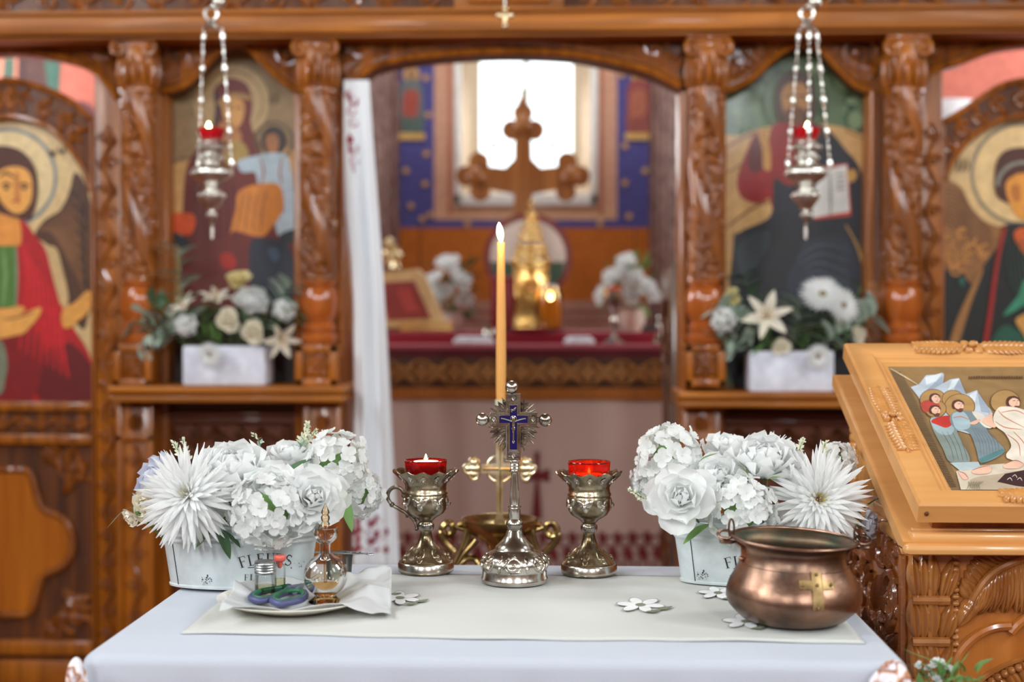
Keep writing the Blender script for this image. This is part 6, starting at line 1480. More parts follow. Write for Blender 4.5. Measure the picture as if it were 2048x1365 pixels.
GL = thinglass('clear_glass', (.96, .97, .97), .01, .6); GLA = thinglass('amber_tinted_glass', (.97, .92, .85), .01, .9); OIL = thinglass('amber_oil', (.94, .78, .48), .03, .6); OILP = thinglass('pale_oil', (.93, .91, .74), .03, .6); BASEG = thinglass('orange_glass_foot', (.95, .72, .42), .02, 1.0)
# decanter
c = on(651, 1204, PZ); c.z = PZ; k = c.y / FPX; o = thing('glass_decanter', 'round glass decanter with a pointed stopper and amber oil, right on the plate', 'decanter', c)
zd = lambda y: c.z + (1206 - y) * k
sph = [(44 * math.cos(math.radians(a)), 1153 - 44 * math.sin(math.radians(a))) for a in range(-62, 74, 8)]
m = MB(); m.lathe([(22 * k, zd(1193))] + [(r * k, zd(y)) for r, y in sph] + [(11.5 * k, zd(1108)), (11 * k, zd(1098)), (11.5 * k, zd(1088)), (17 * k, zd(1084)), (24 * k, zd(1076)), (25.5 * k, zd(1066)), (24.5 * k, zd(1057)), (25.5 * k, zd(1056))], (c.x, c.y, 0), 56, cap=False); m.build('globe', GLA, o)
m = MB(); m.lathe([(20 * k, zd(1192)), (25 * k, zd(1198)), (34 * k, zd(1205)), (33 * k, zd(1207)), (0, zd(1204))], (c.x, c.y, 0), 40, cap=False); m.build('foot', BASEG, o)
m = MB(); m.lathe([(0, zd(1191))] + [(r * k * .965, zd(y)) for r, y in [q for q in sph if q[1] > 1172]] + [(39 * k, zd(1172.5)), (0, zd(1172.5))], (c.x, c.y, 0), 48, cap=False); m.build('oil', OIL, o)
m = MB(); m.lathe([(0, zd(1168)), (3 * k, zd(1167)), (3.4 * k, zd(1100)), (4 * k, zd(1060)), (7 * k, zd(1054)), (9.5 * k, zd(1049)), (7 * k, zd(1044)), (9 * k, zd(1038)), (9 * k, zd(1034)), (6 * k, zd(1030)), (8.5 * k, zd(1026)), (8 * k, zd(1022)), (4 * k, zd(1014)), (1.5 * k, zd(1008)), (0, zd(1005))], (c.x, c.y, 0), 24); m.build('stopper', thinglass('stopper_glass', (.94, .78, .6), .02, 1.8), o)
# jar with metal lid
c = on(530, 1193, PZ); c.z = PZ; k = c.y / FPX; o = thing('glass_jar', 'small clear glass jar with a ridged aluminium lid on the plate', 'jar', c); zd = lambda y: c.z + (1194 - y) * k
m = MB(); m.lathe([(0, zd(1194)), (19 * k, zd(1194)), (20.5 * k, zd(1191)), (20.5 * k, zd(1150)), (18 * k, zd(1146))], (c.x, c.y, 0), 40, cap=False); m.build('glass', GL, o)
m = MB(); m.lathe([(0, zd(1192)), (19.2 * k, zd(1191)), (19.4 * k, zd(1172)), (0, zd(1172))], (c.x, c.y, 0), 40); m.build('oil', OILP, o)
m = MB(); pl = [(20.5, 1148), (21.5, 1146)]
for i in range(4): pl += [(21.5, 1144 - i * 5.4), (20.2, 1141.6 - i * 5.4)]
m.lathe([(r * k, zd(y)) for r, y in pl] + [(20.5 * k, zd(1123)), (19 * k, zd(1122)), (0, zd(1122))], (c.x, c.y, 0), 40); m.build('lid', metal('aluminium', (150, 152, 152), (206, 208, 208), .32, 30, .0), o)
# vial with red stopper
c = on(560, 1187, PZ); c.z = PZ; k = c.y / FPX; o = thing('glass_vial', 'slim glass vial with a red stopper behind the jar on the plate', 'vial', c); zd = lambda y: c.z + (1188 - y) * k
m = MB(); m.lathe([(0, zd(1188)), (11.5 * k, zd(1187)), (11.5 * k, zd(1138)), (10 * k, zd(1131)), (6 * k, zd(1127)), (6 * k, zd(1122))], (c.x, c.y, 0), 32, cap=False); m.build('glass', GL, o)
m = MB(); m.lathe([(0, zd(1186)), (10.6 * k, zd(1186)), (10.6 * k, zd(1158)), (0, zd(1158))], (c.x, c.y, 0), 32); m.build('oil', OILP, o)
m = MB(); m.lathe([(0, zd(1138)), (4.5 * k, zd(1136)), (5.5 * k, zd(1129)), (5.5 * k, zd(1125)), (10 * k, zd(1123)), (12.5 * k, zd(1119)), (12.5 * k, zd(1113)), (11 * k, zd(1111)), (0, zd(1111))], (c.x, c.y, 0), 28); sm, nt, b = newmat('red_rubber'); b.inputs['Base Color'].default_value = L3((226, 104, 92), 1.1); b.inputs['Subsurface Weight'].default_value = .2; b.inputs['Roughness'].default_value = .4; m.build('stopper', sm, o)
# scissors
zsc = EZ + .016; q3 = lambda pts: [on(x, y, zsc) for x, y in pts]
o = thing('scissors', 'scissors with blue and green plastic handles lying on the plate', 'scissors', on(560, 1190, zsc))
BLU = plain((72, 76, 116), .45, 1.1); GRN = plain((40, 108, 72), .5, 1.1); STEEL = metal('steel', (130, 132, 134), (190, 192, 194), .25, 20)
for nm, lp_ in (('a', [(502, 1196), (510, 1187), (530, 1181), (556, 1177), (576, 1173), (582, 1177), (572, 1184), (556, 1191), (540, 1198), (518, 1201)]), ('b', [(544, 1201), (552, 1192), (572, 1184), (594, 1182), (608, 1184), (611, 1192), (602, 1199), (582, 1204), (560, 1207)])):
    P3 = catmull(q3(lp_), 5, True); cen = sum(P3, V((0, 0, 0))) / len(P3)
    m = MB(); m.tube([p + V((0, 0, -.001)) for p in P3], .0046, 9, True); hd = m.build('handle', BLU, o)
    m = MB(); m.tube([cen + (p - cen) * .87 + V((0, 0, .0012)) for p in P3], .0030, 8, True); m.build('grip_lining', GRN, hd)
m = MB(); m.tube(q3([(572, 1180), (586, 1176), (600, 1174)]), .005, 8, flat=.8); m.tube(q3([(590, 1184), (596, 1178), (602, 1173)]), .005, 8, flat=.8); m.build('shank', plain((92, 100, 112), .45), o)
m = MB(); m.tube(q3([(598, 1176), (608, 1168), (622, 1158), (634, 1150)]), lambda t: .0036 * (1 - .8 * t), 6, flat=.35); m.tube(q3([(600, 1174), (614, 1168), (630, 1160), (640, 1154)]), lambda t: .0036 * (1 - .8 * t), 6, flat=.35); m.build('blades', STEEL, o)
# tumbler with tweezers across it
c = on(672, 1178, EZ); c.z = EZ; k = c.y / FPX; c.y += .03; o = thing('glass_tumbler', 'small frosted glass tumbler behind the decanter', 'tumbler', c); zd = lambda y: c.z + (1180 - y) * k
m = MB(); m.lathe([(0, zd(1178)), (22 * k, zd(1180)), (24 * k, zd(1176)), (28 * k, zd(1118)), (27 * k, zd(1117)), (25 * k, zd(1122)), (22 * k, zd(1172)), (0, zd(1174))], c * 1.0 - V((0, 0, c.z)), 40); m.build('cup', thinglass('frosted_glass', (.86, .89, .88), .25, 1.2), o)
zt_ = zd(1116) + .0012; tq = lambda x, y: V((c.x + (x - 672) * k, c.y + (1114 - y) * k * 2.5, zt_))
o2 = thing('tweezers', 'thin steel tweezers lying across the rim of the glass tumbler', 'tweezers', tq(672, 1114))
m = MB(); m.tube(catmull([tq(618, 1112), tq(640, 1112), tq(680, 1110), tq(700, 1114), tq(716, 1113)], 5), .0018, 7, flat=.6); m.tube(catmull([tq(618, 1112), tq(650, 1115), tq(690, 1117), tq(726, 1117), tq(734, 1120), tq(744, 1119)], 5), .0015, 7, flat=.6); m.ell(tq(617, 1112), .003, 8, 6); m.build('arms', STEEL, o2)
m = MB(); m.tube([tq(668, 1107), tq(694, 1110), tq(714, 1115)], .002, 6); m.build('spatula', STEEL, o2)
# ------------------------------------------------------------------ lectern with its framed icon
L_W = wood('honey_wood', (198, 140, 78), (216, 160, 98), 'x', .38, .25, 1.1, scl=.6); L_WV = wood('honey_wood_upright', (190, 130, 70), (212, 154, 92), 'z', .38, .3, 1.1, scl=.6)
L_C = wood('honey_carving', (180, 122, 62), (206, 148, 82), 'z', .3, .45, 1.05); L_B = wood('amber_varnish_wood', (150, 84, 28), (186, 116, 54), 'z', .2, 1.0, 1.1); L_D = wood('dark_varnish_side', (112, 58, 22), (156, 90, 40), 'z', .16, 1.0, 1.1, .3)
L_CF = wood('lectern_front_carving', (138, 80, 32), (186, 124, 64), 'z', .2, 1.0, 1.0)
PTL, PBL = at(1688, 685, 2.54), at(1838, 1008, 2.0); XLc = (PTL.x + PBL.x) / 2; PTL.x = PBL.x = XLc
uu = V((1, 0, 0)); vv = (PBL - PTL).normalized(); nn = vv.cross(uu); nn = nn if nn.z > 0 else -nn; LF = (PBL - PTL).length
WF = 2 * (X(1940, 2.53) - XLc)
def lc_(a, b, h): return PTL + uu * a + vv * b + nn * h
def toab(x, y, h=0): p = onplane(x, y, PTL + nn * h, nn) - PTL; return p.dot(uu), p.dot(vv)
XB0, XB1, YB0, YB1, ZB = XLc + .004, XLc + WF - .004, 2.065, 2.50, .866
lec = thing('lectern', 'carved honey-coloured wooden lectern with a sloping top at the right', 'lectern', ((XB0 + XB1) / 2, (YB0 + YB1) / 2, 0))
m = MB(); m.span((XB0, YB0, 0), (XB1, YB1, ZB - .02), .006); m.build('body', L_B, lec)
m = MB(); m.span((XB0 - .012, YB0 - .03, ZB - .032), (XB1 + .012, YB1 + .012, ZB - .012), .007); m.span((XB0 - .004, YB0 - .02, ZB - .014), (XB1 + .004, YB1 + .004, ZB), .005); m.build('top_moulding', L_WV, lec)
# sloping board and its front rail
m = MB()
def lbox(a0, b0, h0, a1, b1, h1, mb):
    vs = [lc_(a, b, h) for h in (h0, h1) for a, b in ((a0, b0), (a1, b0), (a1, b1), (a0, b1))]; mb.add(vs, [(0, 1, 2, 3), (4, 5, 6, 7), (0, 1, 5, 4), (1, 2, 6, 5), (2, 3, 7, 6), (3, 0, 4, 7)], 0, False)
lbox(-.018, .012, -.078, WF + .018, LF + .006, -.058, m); m.build('sloping_board', L_W, lec)
m = MB(); pf = lc_(0, LF, -.058); m.span((XB0 - .022, pf.y - .018, pf.z - .020), (XB1 + .022, pf.y + .03, pf.z - .004), .008); m.span((XB0 - .010, pf.y - .008, pf.z - .006), (XB1 + .010, pf.y + .04, pf.z + .010), .005); m.build('front_rail', L_W, lec)
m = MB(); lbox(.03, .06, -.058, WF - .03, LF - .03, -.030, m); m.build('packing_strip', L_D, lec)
# rear posts and carved cheeks
for s, xp in ((1, XB0), (-1, XB1 - .03)):
    zt_ = lc_(0, .06, -.08).z; m = MB(); m.span((xp, YB1 - .05, ZB), (xp + .03, YB1 - .01, zt_), .006)
    for i in range(9): m.ell((xp + (0 if s > 0 else .03), YB1 - .03, ZB + .02 + i * (zt_ - ZB - .03) / 9), (.008, .018, .011), 8, 6)
    m.build('rear_post', L_C, lec)
    m = MB(); yb_ = YB1 - .05; q = [(YB0 + .02, ZB), (yb_, ZB), (yb_, zt_ - .03), (YB0 + .02, lc_(0, LF - .06, -.08).z)]
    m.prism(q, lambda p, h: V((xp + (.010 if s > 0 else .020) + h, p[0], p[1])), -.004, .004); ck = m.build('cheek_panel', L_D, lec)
    m = MB(); Pq = lambda u, v, h: V((xp + (.006 if s > 0 else .024) - s * h, yb_ - u, ZB + v))
    for i in range(7): lobe(m, Pq, .02 + .024 * i, .012, 1.3 + .2 * (i % 2), .085 - .010 * i, .03, .008)
    m.build('cheek_carving', L_C, ck)
# carved front
PF = lambda u, v, h: V((u, YB0 - h, v))
fx = lambda x: X(x, YB0); fz = lambda y: at(1930, y, YB0).z
DYL = 0
def front_side(mirror, parent_name):
    mf = (lambda u: XB0 + XB1 - u) if mirror else (lambda u: u)
    Pm = lambda u, v, h: V((mf(u), YB0 - h, v))
    m = MB()
    for i, y in enumerate((1200, 1283, 1366, 1450, 1534)):
        z0 = fz(y)
        m.tube([Pm(fx(1826), z0, .008), Pm(fx(1900), z0, .008)], .007, 8)
        for q, (dx, ln) in enumerate(((1836, 82), (1850, 84), (1868, 84), (1886, 80), (1898, 66))): lobe(m, Pm, fx(dx), z0 + .004, PI / 2 - .02 * (q - 1.5) - (.18 if q > 2 else 0), ln * spx(YB0), (34 if q < 3 else 26) * spx(YB0), .014, -.05 * (q - 1.5))
    m.tube([Pm(fx(1862), .05, .006), Pm(fx(1862), fz(1108), .006)], .004, 6)
    m.build('corner_acanthus', L_CF, lec)
    m = MB()
    for i in range(58): m.ell(Pm(fx(1914), fz(1112) - i * .0098, .003), (.0065, .006, .0042), 8, 6)
    m.build('bead_strip', L_CF, lec)
    m = MB()
    root = [(2050, 1112), (2020, 1124), (1990, 1140), (1965, 1165), (1944, 1200)]
    rp = catmull([(x, y, 0) for x, y in root], 5)
    for i, p in enumerate(rp):
        t = i / (len(rp) - 1)
        ang = math.radians(-70 - 32 * t); ln = (96 - 46 * t) * spx(YB0) * (1 - .25 * (i % 3 == 1))
        lobe(m, Pm, fx(p.x), fz(p.y), ang, ln * 1.15, 40 * spx(YB0), .020, -.25, nt=9)
        if i % 2 == 0: lobe(m, Pm, fx(p.x), fz(p.y), math.radians(160 - 50 * t), (52 - 14 * t) * spx(YB0), 30 * spx(YB0), .015, .2)
    m.tube([Pm(fx(p.x), fz(p.y), .012) for p in rp], .006, 8)
    for i in range(6): lobe(m, Pm, fx(1935 + i * 8), fz(1240 - i * 4), math.radians(70 + 12 * i), .04, .016, .012, .2)
    m.build('acanthus_leaf', L_CF, lec)
    m = MB(); ap = catmull([(1916, 1420, 0), (1914, 1330, 0), (1928, 1296, 0), (1958, 1268, 0), (1992, 1253, 0), (2024, 1250, 0)], 6); m.tube([Pm(fx(p.x), fz(p.y), .006) for p in ap], .007, 8)
    ap = catmull([(2024, 1264, 0), (2040, 1246, 0), (2070, 1226, 0), (2110, 1214, 0), (2156, 1210, 0)], 6); m.tube([Pm(fx(p.x), fz(p.y), .006) for p in ap], .007, 8); m.build('arch_moulding', L_B, lec)
front_side(False, ''); front_side(True, '')
m = MB(); n = 44
cxm = (XB0 + XB1) / 2; zc_ = fz(1500); Rr = fx(2156) - fx(1940)
for i in range(n):
    a = PI * i / (n - 1); m.ell(PF(cxm + Rr * math.cos(a), zc_ + Rr * .86 * math.sin(a), .006), (.0062, .009, .0062), 8, 6)
m.tube([PF(cxm + (Rr + .01) * math.cos(PI * i / 30), zc_ + (Rr * .86 + .01) * math.sin(PI * i / 30), .004) for i in range(31)], .004, 6)
for r_, cnt in ((.88, 22), (.72, 18), (.55, 14), (.38, 10)):
    for i in range(cnt):
        a = PI * (i + .5) / cnt; lobe(m, PF, cxm + Rr * (r_ - .14) * math.cos(a), zc_ + Rr * .86 * (r_ - .14) * math.sin(a), math.atan2(math.sin(a) * .86, math.cos(a)), .045, .022, .014)
m.build('beaded_lunette', L_CF, lec)
PS = lambda u, v, h: V((XB0 - h, YB0 + u, v))
m = MB(); random.seed(21)
for i in range(46): lobe(m, PS, random.uniform(.05, .38), random.uniform(.62, .83), random.uniform(0, 6.28), .06, .024, .014, .3)
scroll(m, PS, .1, .74, 0, 1.6, .045, .008, 1); scroll(m, PS, .33, .74, PI, 1.6, .045, .008, -1)
m.tube([PS(.215 + .17 * math.cos(PI * i / 24), .5 + .16 * math.sin(PI * i / 24), .006) for i in range(25)], .009, 8)
m.tube([PS(.02, .05, .004), PS(.02, .82, .004)], .008, 8); m.tube([PS(.41, .05, .004), PS(.41, .82, .004)], .008, 8)
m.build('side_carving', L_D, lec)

fi = thing('framed_icon', 'icon of robed figures in a wide carved wooden frame lying on the sloping lectern', 'icon', lc_(WF / 2, LF, -.03))
# frame: moulding swept round the rectangle with mitred corners
a_in, b_in = toab(1776, 733, -.012); _, b_in2 = toab(1899, 981, -.012)
FW = max(.03, a_in); FT = max(.02, b_in); FB = max(.02, LF - b_in2)
prof = [(0, -.030), (0, -.004), (.06, 0), (.60, .001), (.66, -.002), (.70, -.006), (.74, -.005), (.80, -.006), (.84, -.010), (.90, -.009), (1, -.013), (1, -.026)]
m = MB(); vs = []
for d, h in prof: vs += [lc_(d * FW, d * FT, h), lc_(WF - d * FW, d * FT, h), lc_(WF - d * FW, LF - d * FB, h), lc_(d * FW, LF - d * FB, h)]
fs = []
for i in range(len(prof) - 1):
    for j in range(4): fs.append((i * 4 + j, i * 4 + (j + 1) % 4, i * 4 + 4 + (j + 1) % 4, i * 4 + 4 + j))
m.add(vs, fs, 0, False); lbox(.002, .002, -.030, WF - .002, LF - .002, -.024, m); fr = m.build('frame', L_W, fi)
def feather(ca, cb, along, L, Wd):
    mm = MB(); ax = 0 if along == 'a' else PI / 2
    Pq = lambda u, v, h: lc_(ca + u * math.cos(ax) - v * math.sin(ax), cb + u * math.sin(ax) + v * math.cos(ax), .0005 + h)
    for s in (-1, 1):
        mm.tube([Pq(s * L * .15, 0, .002), Pq(s * L * .95, 0, .001)], .003, 6)
        for i in range(9):
            t = .16 + .8 * i / 9
            for q in (-1, 1):
                A = (0 if s > 0 else PI) + q * s * .75; lobe(mm, Pq, s * L * t, 0, A, Wd * (1.25 - .5 * abs(t - .45)), Wd * .62, .006, .3 * q * s, nt=6)
        lobe(mm, Pq, s * L * .9, 0, 0 if s > 0 else PI, L * .14, Wd * .4, .005)
    for i in range(6): a = i * PI / 3; lobe(mm, Pq, .3 * Wd * math.cos(a), .3 * Wd * math.sin(a), a, Wd * .75, Wd * .6, .008)
    mm.ell(Pq(0, 0, .007), Wd * .26, 10, 8); return mm
feather(WF / 2, FT * .34, 'a', .098, FT * .33).build('top_rosette', L_C, fr)
feather(WF / 2, LF - FB * .34, 'a', .098, FB * .33).build('bottom_rosette', L_C, fr)
ca, cb = toab(1783, 838); feather(FW * .33, cb, 'b', .115, FW * .30).build('side_rosette', L_C, fr); feather(WF - FW * .33, cb, 'b', .115, FW * .30).build('side_rosette', L_C, fr)
m = MB(); m.ell(lc_(.012, LF, -.016), .0035, 8, 6); m.build('knot', W_DEEP, fr)
def ipj(x, y, h):
    p = onplane(x, y, PTL + nn * -.0125, nn); a = (p - PTL).dot(uu); b_ = (p - PTL).dot(vv)
    p = p + uu * (min(a, WF - FW) - a) + vv * (min(max(b_, FT), LF - FB) - b_); return p + nn * (h * .1)
HED_ = (88, 62, 36); P = Paint(proj=ipj); kw = dict(rough=.3, coat=.6)
P.mb.add([lc_(FW, FT, -.0127), lc_(WF - FW, FT, -.0127), lc_(WF - FW, LF - FB, -.0127), lc_(FW, LF - FB, -.0127)], [(0, 1, 2, 3)], P.mi((140, 112, 74), rough=.3, coat=.6), False)
P.poly((112, 90, 60), [(1777, 738), (1806, 750), (1812, 762), (1928, 981), (1898, 981)], False)
for i in range(70):
    t = i / 70; xa_, xb_ = 1782 + 116 * t, 1806 + 112 * t; y = 745 + 232 * t
    P.poly((86, 66, 44), [(xa_, y), (xb_ - 4, y - .5), (xb_ - 4, y + .8), (xa_, y + 1.2)], False)
P.line((196, 176, 140), [(1780, 738), (1808, 754), (1836, 771)], 2.4)  # thin diagonal reflection drawn into the picture as a pale line
random.seed(6)
for i in range(22): x = 1937 + i * 5; P.poly((84, 60, 38), [(x, 754 + random.uniform(-1, 1)), (x + 3, 753), (x + 3.2, 759), (x + .5, 760)], False)
# rocks
P.poly((168, 178, 186), [(1821, 776), (1838, 770), (1848, 757), (1852, 752), (1870, 751), (1884, 747), (1888, 750), (1886, 768), (1902, 760), (1918, 758), (1924, 772), (1932, 790), (1942, 786), (1954, 782), (1962, 800), (1980, 820), (1986, 830), (1970, 850), (1940, 870), (1870, 850), (1836, 795)], False)
P.poly((196, 204, 208), [(1850, 756), (1884, 748), (1872, 764), (1852, 772)], False); P.poly((140, 152, 166), [(1886, 752), (1886, 768), (1870, 778), (1846, 788)], False); P.poly((196, 204, 208), [(1904, 762), (1918, 759), (1912, 774), (1896, 782)], False); P.poly((140, 152, 166), [(1918, 760), (1932, 790), (1912, 792), (1908, 778)], False); P.poly((196, 202, 206), [(1940, 790), (1954, 784), (1950, 806), (1938, 806)], False); P.poly((140, 152, 166), [(1954, 784), (1984, 828), (1962, 826)], False)
# the far side of the picture: rocks, ground and two more robed figures
P.poly((168, 178, 186), [(2330, 850), (2290, 800), (2262, 776), (2236, 768), (2216, 756), (2196, 750), (2180, 764), (2166, 790), (2150, 815), (2170, 850), (2250, 870)], False); P.poly((140, 152, 166), [(2216, 756), (2236, 790), (2210, 800), (2196, 750)], False)
P.poly((188, 176, 156), [(2058, 925), (2160, 930), (2300, 940), (2420, 950), (2440, 990), (2058, 990)], False)
for dx, c1, c2 in ((0, (150, 70, 60), (110, 124, 128)), (64, (118, 130, 124), (176, 120, 70))):
    P.disc(HED_, 2160 + dx, 812, 28, 23); P.disc((158, 124, 76), 2160 + dx, 812, 26.6, 21.6); P.poly(c1, [(2132 + dx, 842), (2160 + dx, 828), (2190 + dx, 842), (2206 + dx, 890), (2216 + dx, 940), (2130 + dx, 938), (2126 + dx, 880)]); P.poly(c2, [(2140 + dx, 836), (2164 + dx, 830), (2186 + dx, 848), (2180 + dx, 880), (2150 + dx, 890), (2132 + dx, 866)])
    P.poly((78, 46, 36), [(2146 + dx, 812), (2150 + dx, 802), (2164 + dx, 799), (2176 + dx, 808), (2172 + dx, 822), (2156 + dx, 826)]); P.poly((214, 172, 148), [(2148 + dx, 812), (2156 + dx, 805), (2166 + dx, 808), (2166 + dx, 818), (2158 + dx, 822)]); P.poly((214, 172, 148), [(2116 + dx, 868), (2136 + dx, 862), (2138 + dx, 870), (2120 + dx, 876)])
# ground and pit
P.poly((188, 176, 156), [(1912, 945), (1945, 935), (2000, 930), (2060, 925), (2060, 990), (1926, 990)], False); P.poly((166, 150, 128), [(1940, 962), (2000, 950), (2060, 945), (2060, 990), (1960, 990)]); P.poly((52, 30, 30), [(1994, 966), (2010, 950), (2060, 940), (2060, 978), (2030, 974)], False)
for x, y in ((2014, 962), (2024, 956), (2034, 962)): P.line((190, 180, 170), [(x, y), (x + 6, y - 4), (x + 10, y + 2)], 1.6)
# halos, heads, robes of the group
HAL = (158, 124, 76); HED = (88, 62, 36)
for x, y, r in ((1866, 802, 27), (1905, 800, 22), (1919, 815, 31), (1871, 820, 22), (2010, 806, 30)): P.disc(HED, x, y, r, r * .82); P.disc(HAL, x, y, r - 1.4, (r - 1.4) * .82)
P.poly((168, 66, 54), [(1842, 808), (1862, 802), (1880, 814), (1868, 822), (1848, 826)])
P.poly((118, 130, 124), [(1862, 850), (1878, 838), (1906, 850), (1920, 880), (1940, 925), (1900, 926), (1886, 900)]); P.poly((160, 174, 176), [(1900, 928), (1956, 926), (1964, 940), (1920, 944)], False)
P.poly((142, 160, 164), [(1860, 844), (1872, 836), (1896, 842), (1908, 860), (1900, 872), (1876, 868)]); P.poly((176, 48, 40), [(1872, 838), (1900, 834), (1904, 850), (1892, 858), (1874, 852), (1862, 846)])
P.poly((110, 124, 128), [(1900, 834), (1916, 824), (1944, 826), (1966, 842), (1972, 858), (1984, 876), (2008, 900), (1998, 915), (1962, 928), (1952, 900), (1938, 868), (1906, 856)]); P.poly((148, 168, 174), [(1904, 832), (1926, 826), (1940, 846), (1936, 860), (1912, 860)]); P.poly((196, 190, 178), [(1944, 826), (1966, 832), (1984, 856), (1972, 858), (1958, 846)])
P.poly((74, 116, 116), [(1958, 920), (2004, 900), (2011, 906), (1962, 930)], False)
for i in range(7): P.line((84, 100, 108), [(1944 + i * 5, 858), (1958 + i * 6, 885), (1962 + i * 6, 915)], 1.1)
for i in range(5): P.line((84, 98, 96), [(1884 + i * 10, 866), (1900 + i * 9, 895), (1908 + i * 9, 924)], 1.1)
P.line((176, 120, 104), [(1906, 838), (1922, 836), (1938, 842)], 2)
def head(x, y, s=1.0, hair=(78, 46, 36), beard=True):
    P.poly(hair, [(x - 11 * s, y + 3), (x - 8 * s, y - 7 * s), (x + 3 * s, y - 10 * s), (x + 12 * s, y - 6 * s), (x + 14 * s, y), (x + 11 * s, y + 5 * s), (x - 6 * s, y + 9 * s)])
    P.poly((214, 172, 148), [(x - 6 * s, y + 1 * s), (x + 1 * s, y - 6 * s), (x + 11 * s, y - 3 * s), (x + 13 * s, y + 5 * s), (x + 8 * s, y + 12 * s), (x, y + 11 * s)])
    if beard: P.poly((96, 58, 44), [(x - 5 * s, y + 6 * s), (x + 1 * s, y + 9 * s), (x + 6 * s, y + 8 * s), (x + 12 * s, y + 8 * s), (x + 9 * s, y + 15 * s), (x + 1 * s, y + 14 * s)])
    P.line((84, 52, 40), [(x + 1 * s, y - 1), (x + 4 * s, y - 2), (x + 6 * s, y - 1)], 1.2); P.line((84, 52, 40), [(x + 8 * s, y - 1), (x + 10 * s, y - 2), (x + 12 * s, y - 1)], 1.2); P.line((170, 116, 92), [(x + 7 * s, y), (x + 8.5 * s, y + 3 * s), (x + 6 * s, y + 5 * s)], 1.2); P.line((150, 70, 60), [(x + 4 * s, y + 8 * s), (x + 7 * s, y + 7.5 * s), (x + 9 * s, y + 8 * s)], 1.2)
head(1868, 798, .9, beard=False); head(1868, 822, .95); head(1914, 812, 1.0); head(2024, 806, 1.15)
# figure in white
P.poly((206, 196, 180), [(1992, 824), (2004, 816), (2040, 820), (2060, 840), (2060, 925), (2020, 922), (2012, 912), (2022, 895), (2010, 870), (1992, 856), (1986, 840)])
for pts in ([(1996, 824), (2010, 838), (2048, 858)], [(1990, 846), (2010, 858), (2044, 862)], [(2002, 828), (2030, 824), (2050, 832)], [(2014, 872), (2036, 890), (2040, 915)], [(2026, 866), (2048, 890), (2052, 915)]): P.line((176, 112, 84), pts, 2)
P.poly((210, 168, 142), [(1964, 846), (1972, 836), (1980, 832), (1978, 826), (1984, 832), (1986, 846), (1992, 856), (1984, 858)]); P.poly((206, 160, 134), [(1938, 850), (1956, 842), (1960, 844), (1950, 852)])
for pts in ([(1944, 944), (1960, 938), (1980, 934), (1980, 948), (1960, 952), (1946, 950)], [(2008, 932), (2030, 924), (2046, 930), (2036, 940), (2010, 940)], [(1916, 946), (1928, 950), (1936, 960), (1926, 962)]): P.poly((208, 164, 142), pts); P.line((150, 90, 70), pts[:3], 1.6)
for i in range(6): P.line((120, 116, 96), [(1934 + i * 5, 982), (1938 + i * 4, 972), (1936 + i * 6, 966)], 1.6)
P.build('painting', fi)

# ------------------------------------------------------------------ planters and bouquets on the screen ledges
STUC, nt, b = newmat('white_stucco'); n = nd(nt, 'ShaderNodeTexNoise'); n.inputs['Scale'].default_value = 30; n.inputs['Detail'].default_value = 4; nt.links.new(objcoord(nt, (1, 1, 1)), n.inputs['Vector'])
nt.links.new(ramp(nt, n.outputs['Fac'], [(.3, L3((200, 204, 218), 1.1)), (.7, L3((222, 226, 238), 1.1))]), b.inputs['Base Color']); b.inputs['Roughness'].default_value = .8; bump(nt, b, n.outputs['Fac'], .5, .006)
YP = 4.15
def planter(x0, x1, y0, zb, label):
    a, c = X(x0, YP), X(x1, YP); zt_ = at((x0 + x1) / 2, y0, YP).z; o = thing('planter', label, 'planter', ((a + c) / 2, YP + .06, zb)); m = MB(); xm = (a + c) / 2; hw = (c - a) / 2
    pr_ = [(.90, 0), (.92, .006), (.96, (zt_ - zb) * .5), (1.0, zt_ - zb)]
    m.span((a + .006, YP + .004, zb), (c - .006, YP + .13, zt_), .008)
    m.build('box', STUC, o); m = MB(); m.span((a + .014, YP + .012, zt_ - .004), (c - .014, YP + .122, zt_ + .003), 0); m.build('soil', plain((60, 52, 40), .9), o); return V((xm, YP + .065, zt_ - .03))
PLb = planter(358, 533, 692, SHELF_L, 'white rectangular planter of flowers on the left ledge below the woman and child icon')
PRb = planter(1497, 1675, 703, SHELF_R, 'white rectangular planter of flowers on the right ledge below the bearded man icon')
def pb(B, f): return B + V((f * .1, 0, .0))
LL, RRb = 'the left ledge bouquet', 'the right ledge bouquet'
def fl(kind, x, y, Y, r, d, lab, B, var=0): flower(kind, x, y, Y, r, d, lab, pb(B, (x - (445 if B is PLb else 1586)) / 130), var, None, None, .0025)
fl('lily', 366, 612, 4.16, 34, (-.4, -.6, .7), 'cream lily at the left of the left ledge bouquet', PLb)
fl('lily', 432, 596, 4.18, 36, (.1, -.5, .85), 'upright cream lily at the top of the left ledge bouquet', PLb)
fl('lily', 562, 680, 4.14, 42, (.5, -.8, -.35), 'cream lily drooping at the right of the left ledge bouquet', PLb)
fl('rosec', 458, 644, 4.14, 28, (0, -1, .2), 'cream rose at the centre of the left ledge bouquet', PLb)
fl('rosec', 505, 666, 4.14, 27, (.2, -1, 0), 'cream rose low right of centre in the left ledge bouquet', PLb)
fl('rosey', 477, 565, 4.18, 28, (0, -.6, .8), 'pale yellow rose at the top of the left ledge bouquet', PLb)
fl('peony', 502, 606, 4.16, 32, (.2, -.8, .6), 'white ruffled flower right of the yellow rose in the left ledge bouquet', PLb)
fl('hyd', 372, 650, 4.14, 24, (-.2, -1, .2), 'small white flower cluster at the left of the left ledge bouquet', PLb)
fl('hyd', 568, 620, 4.18, 24, (.5, -.8, .3), 'small white flower cluster at the right of the left ledge bouquet', PLb, 1)
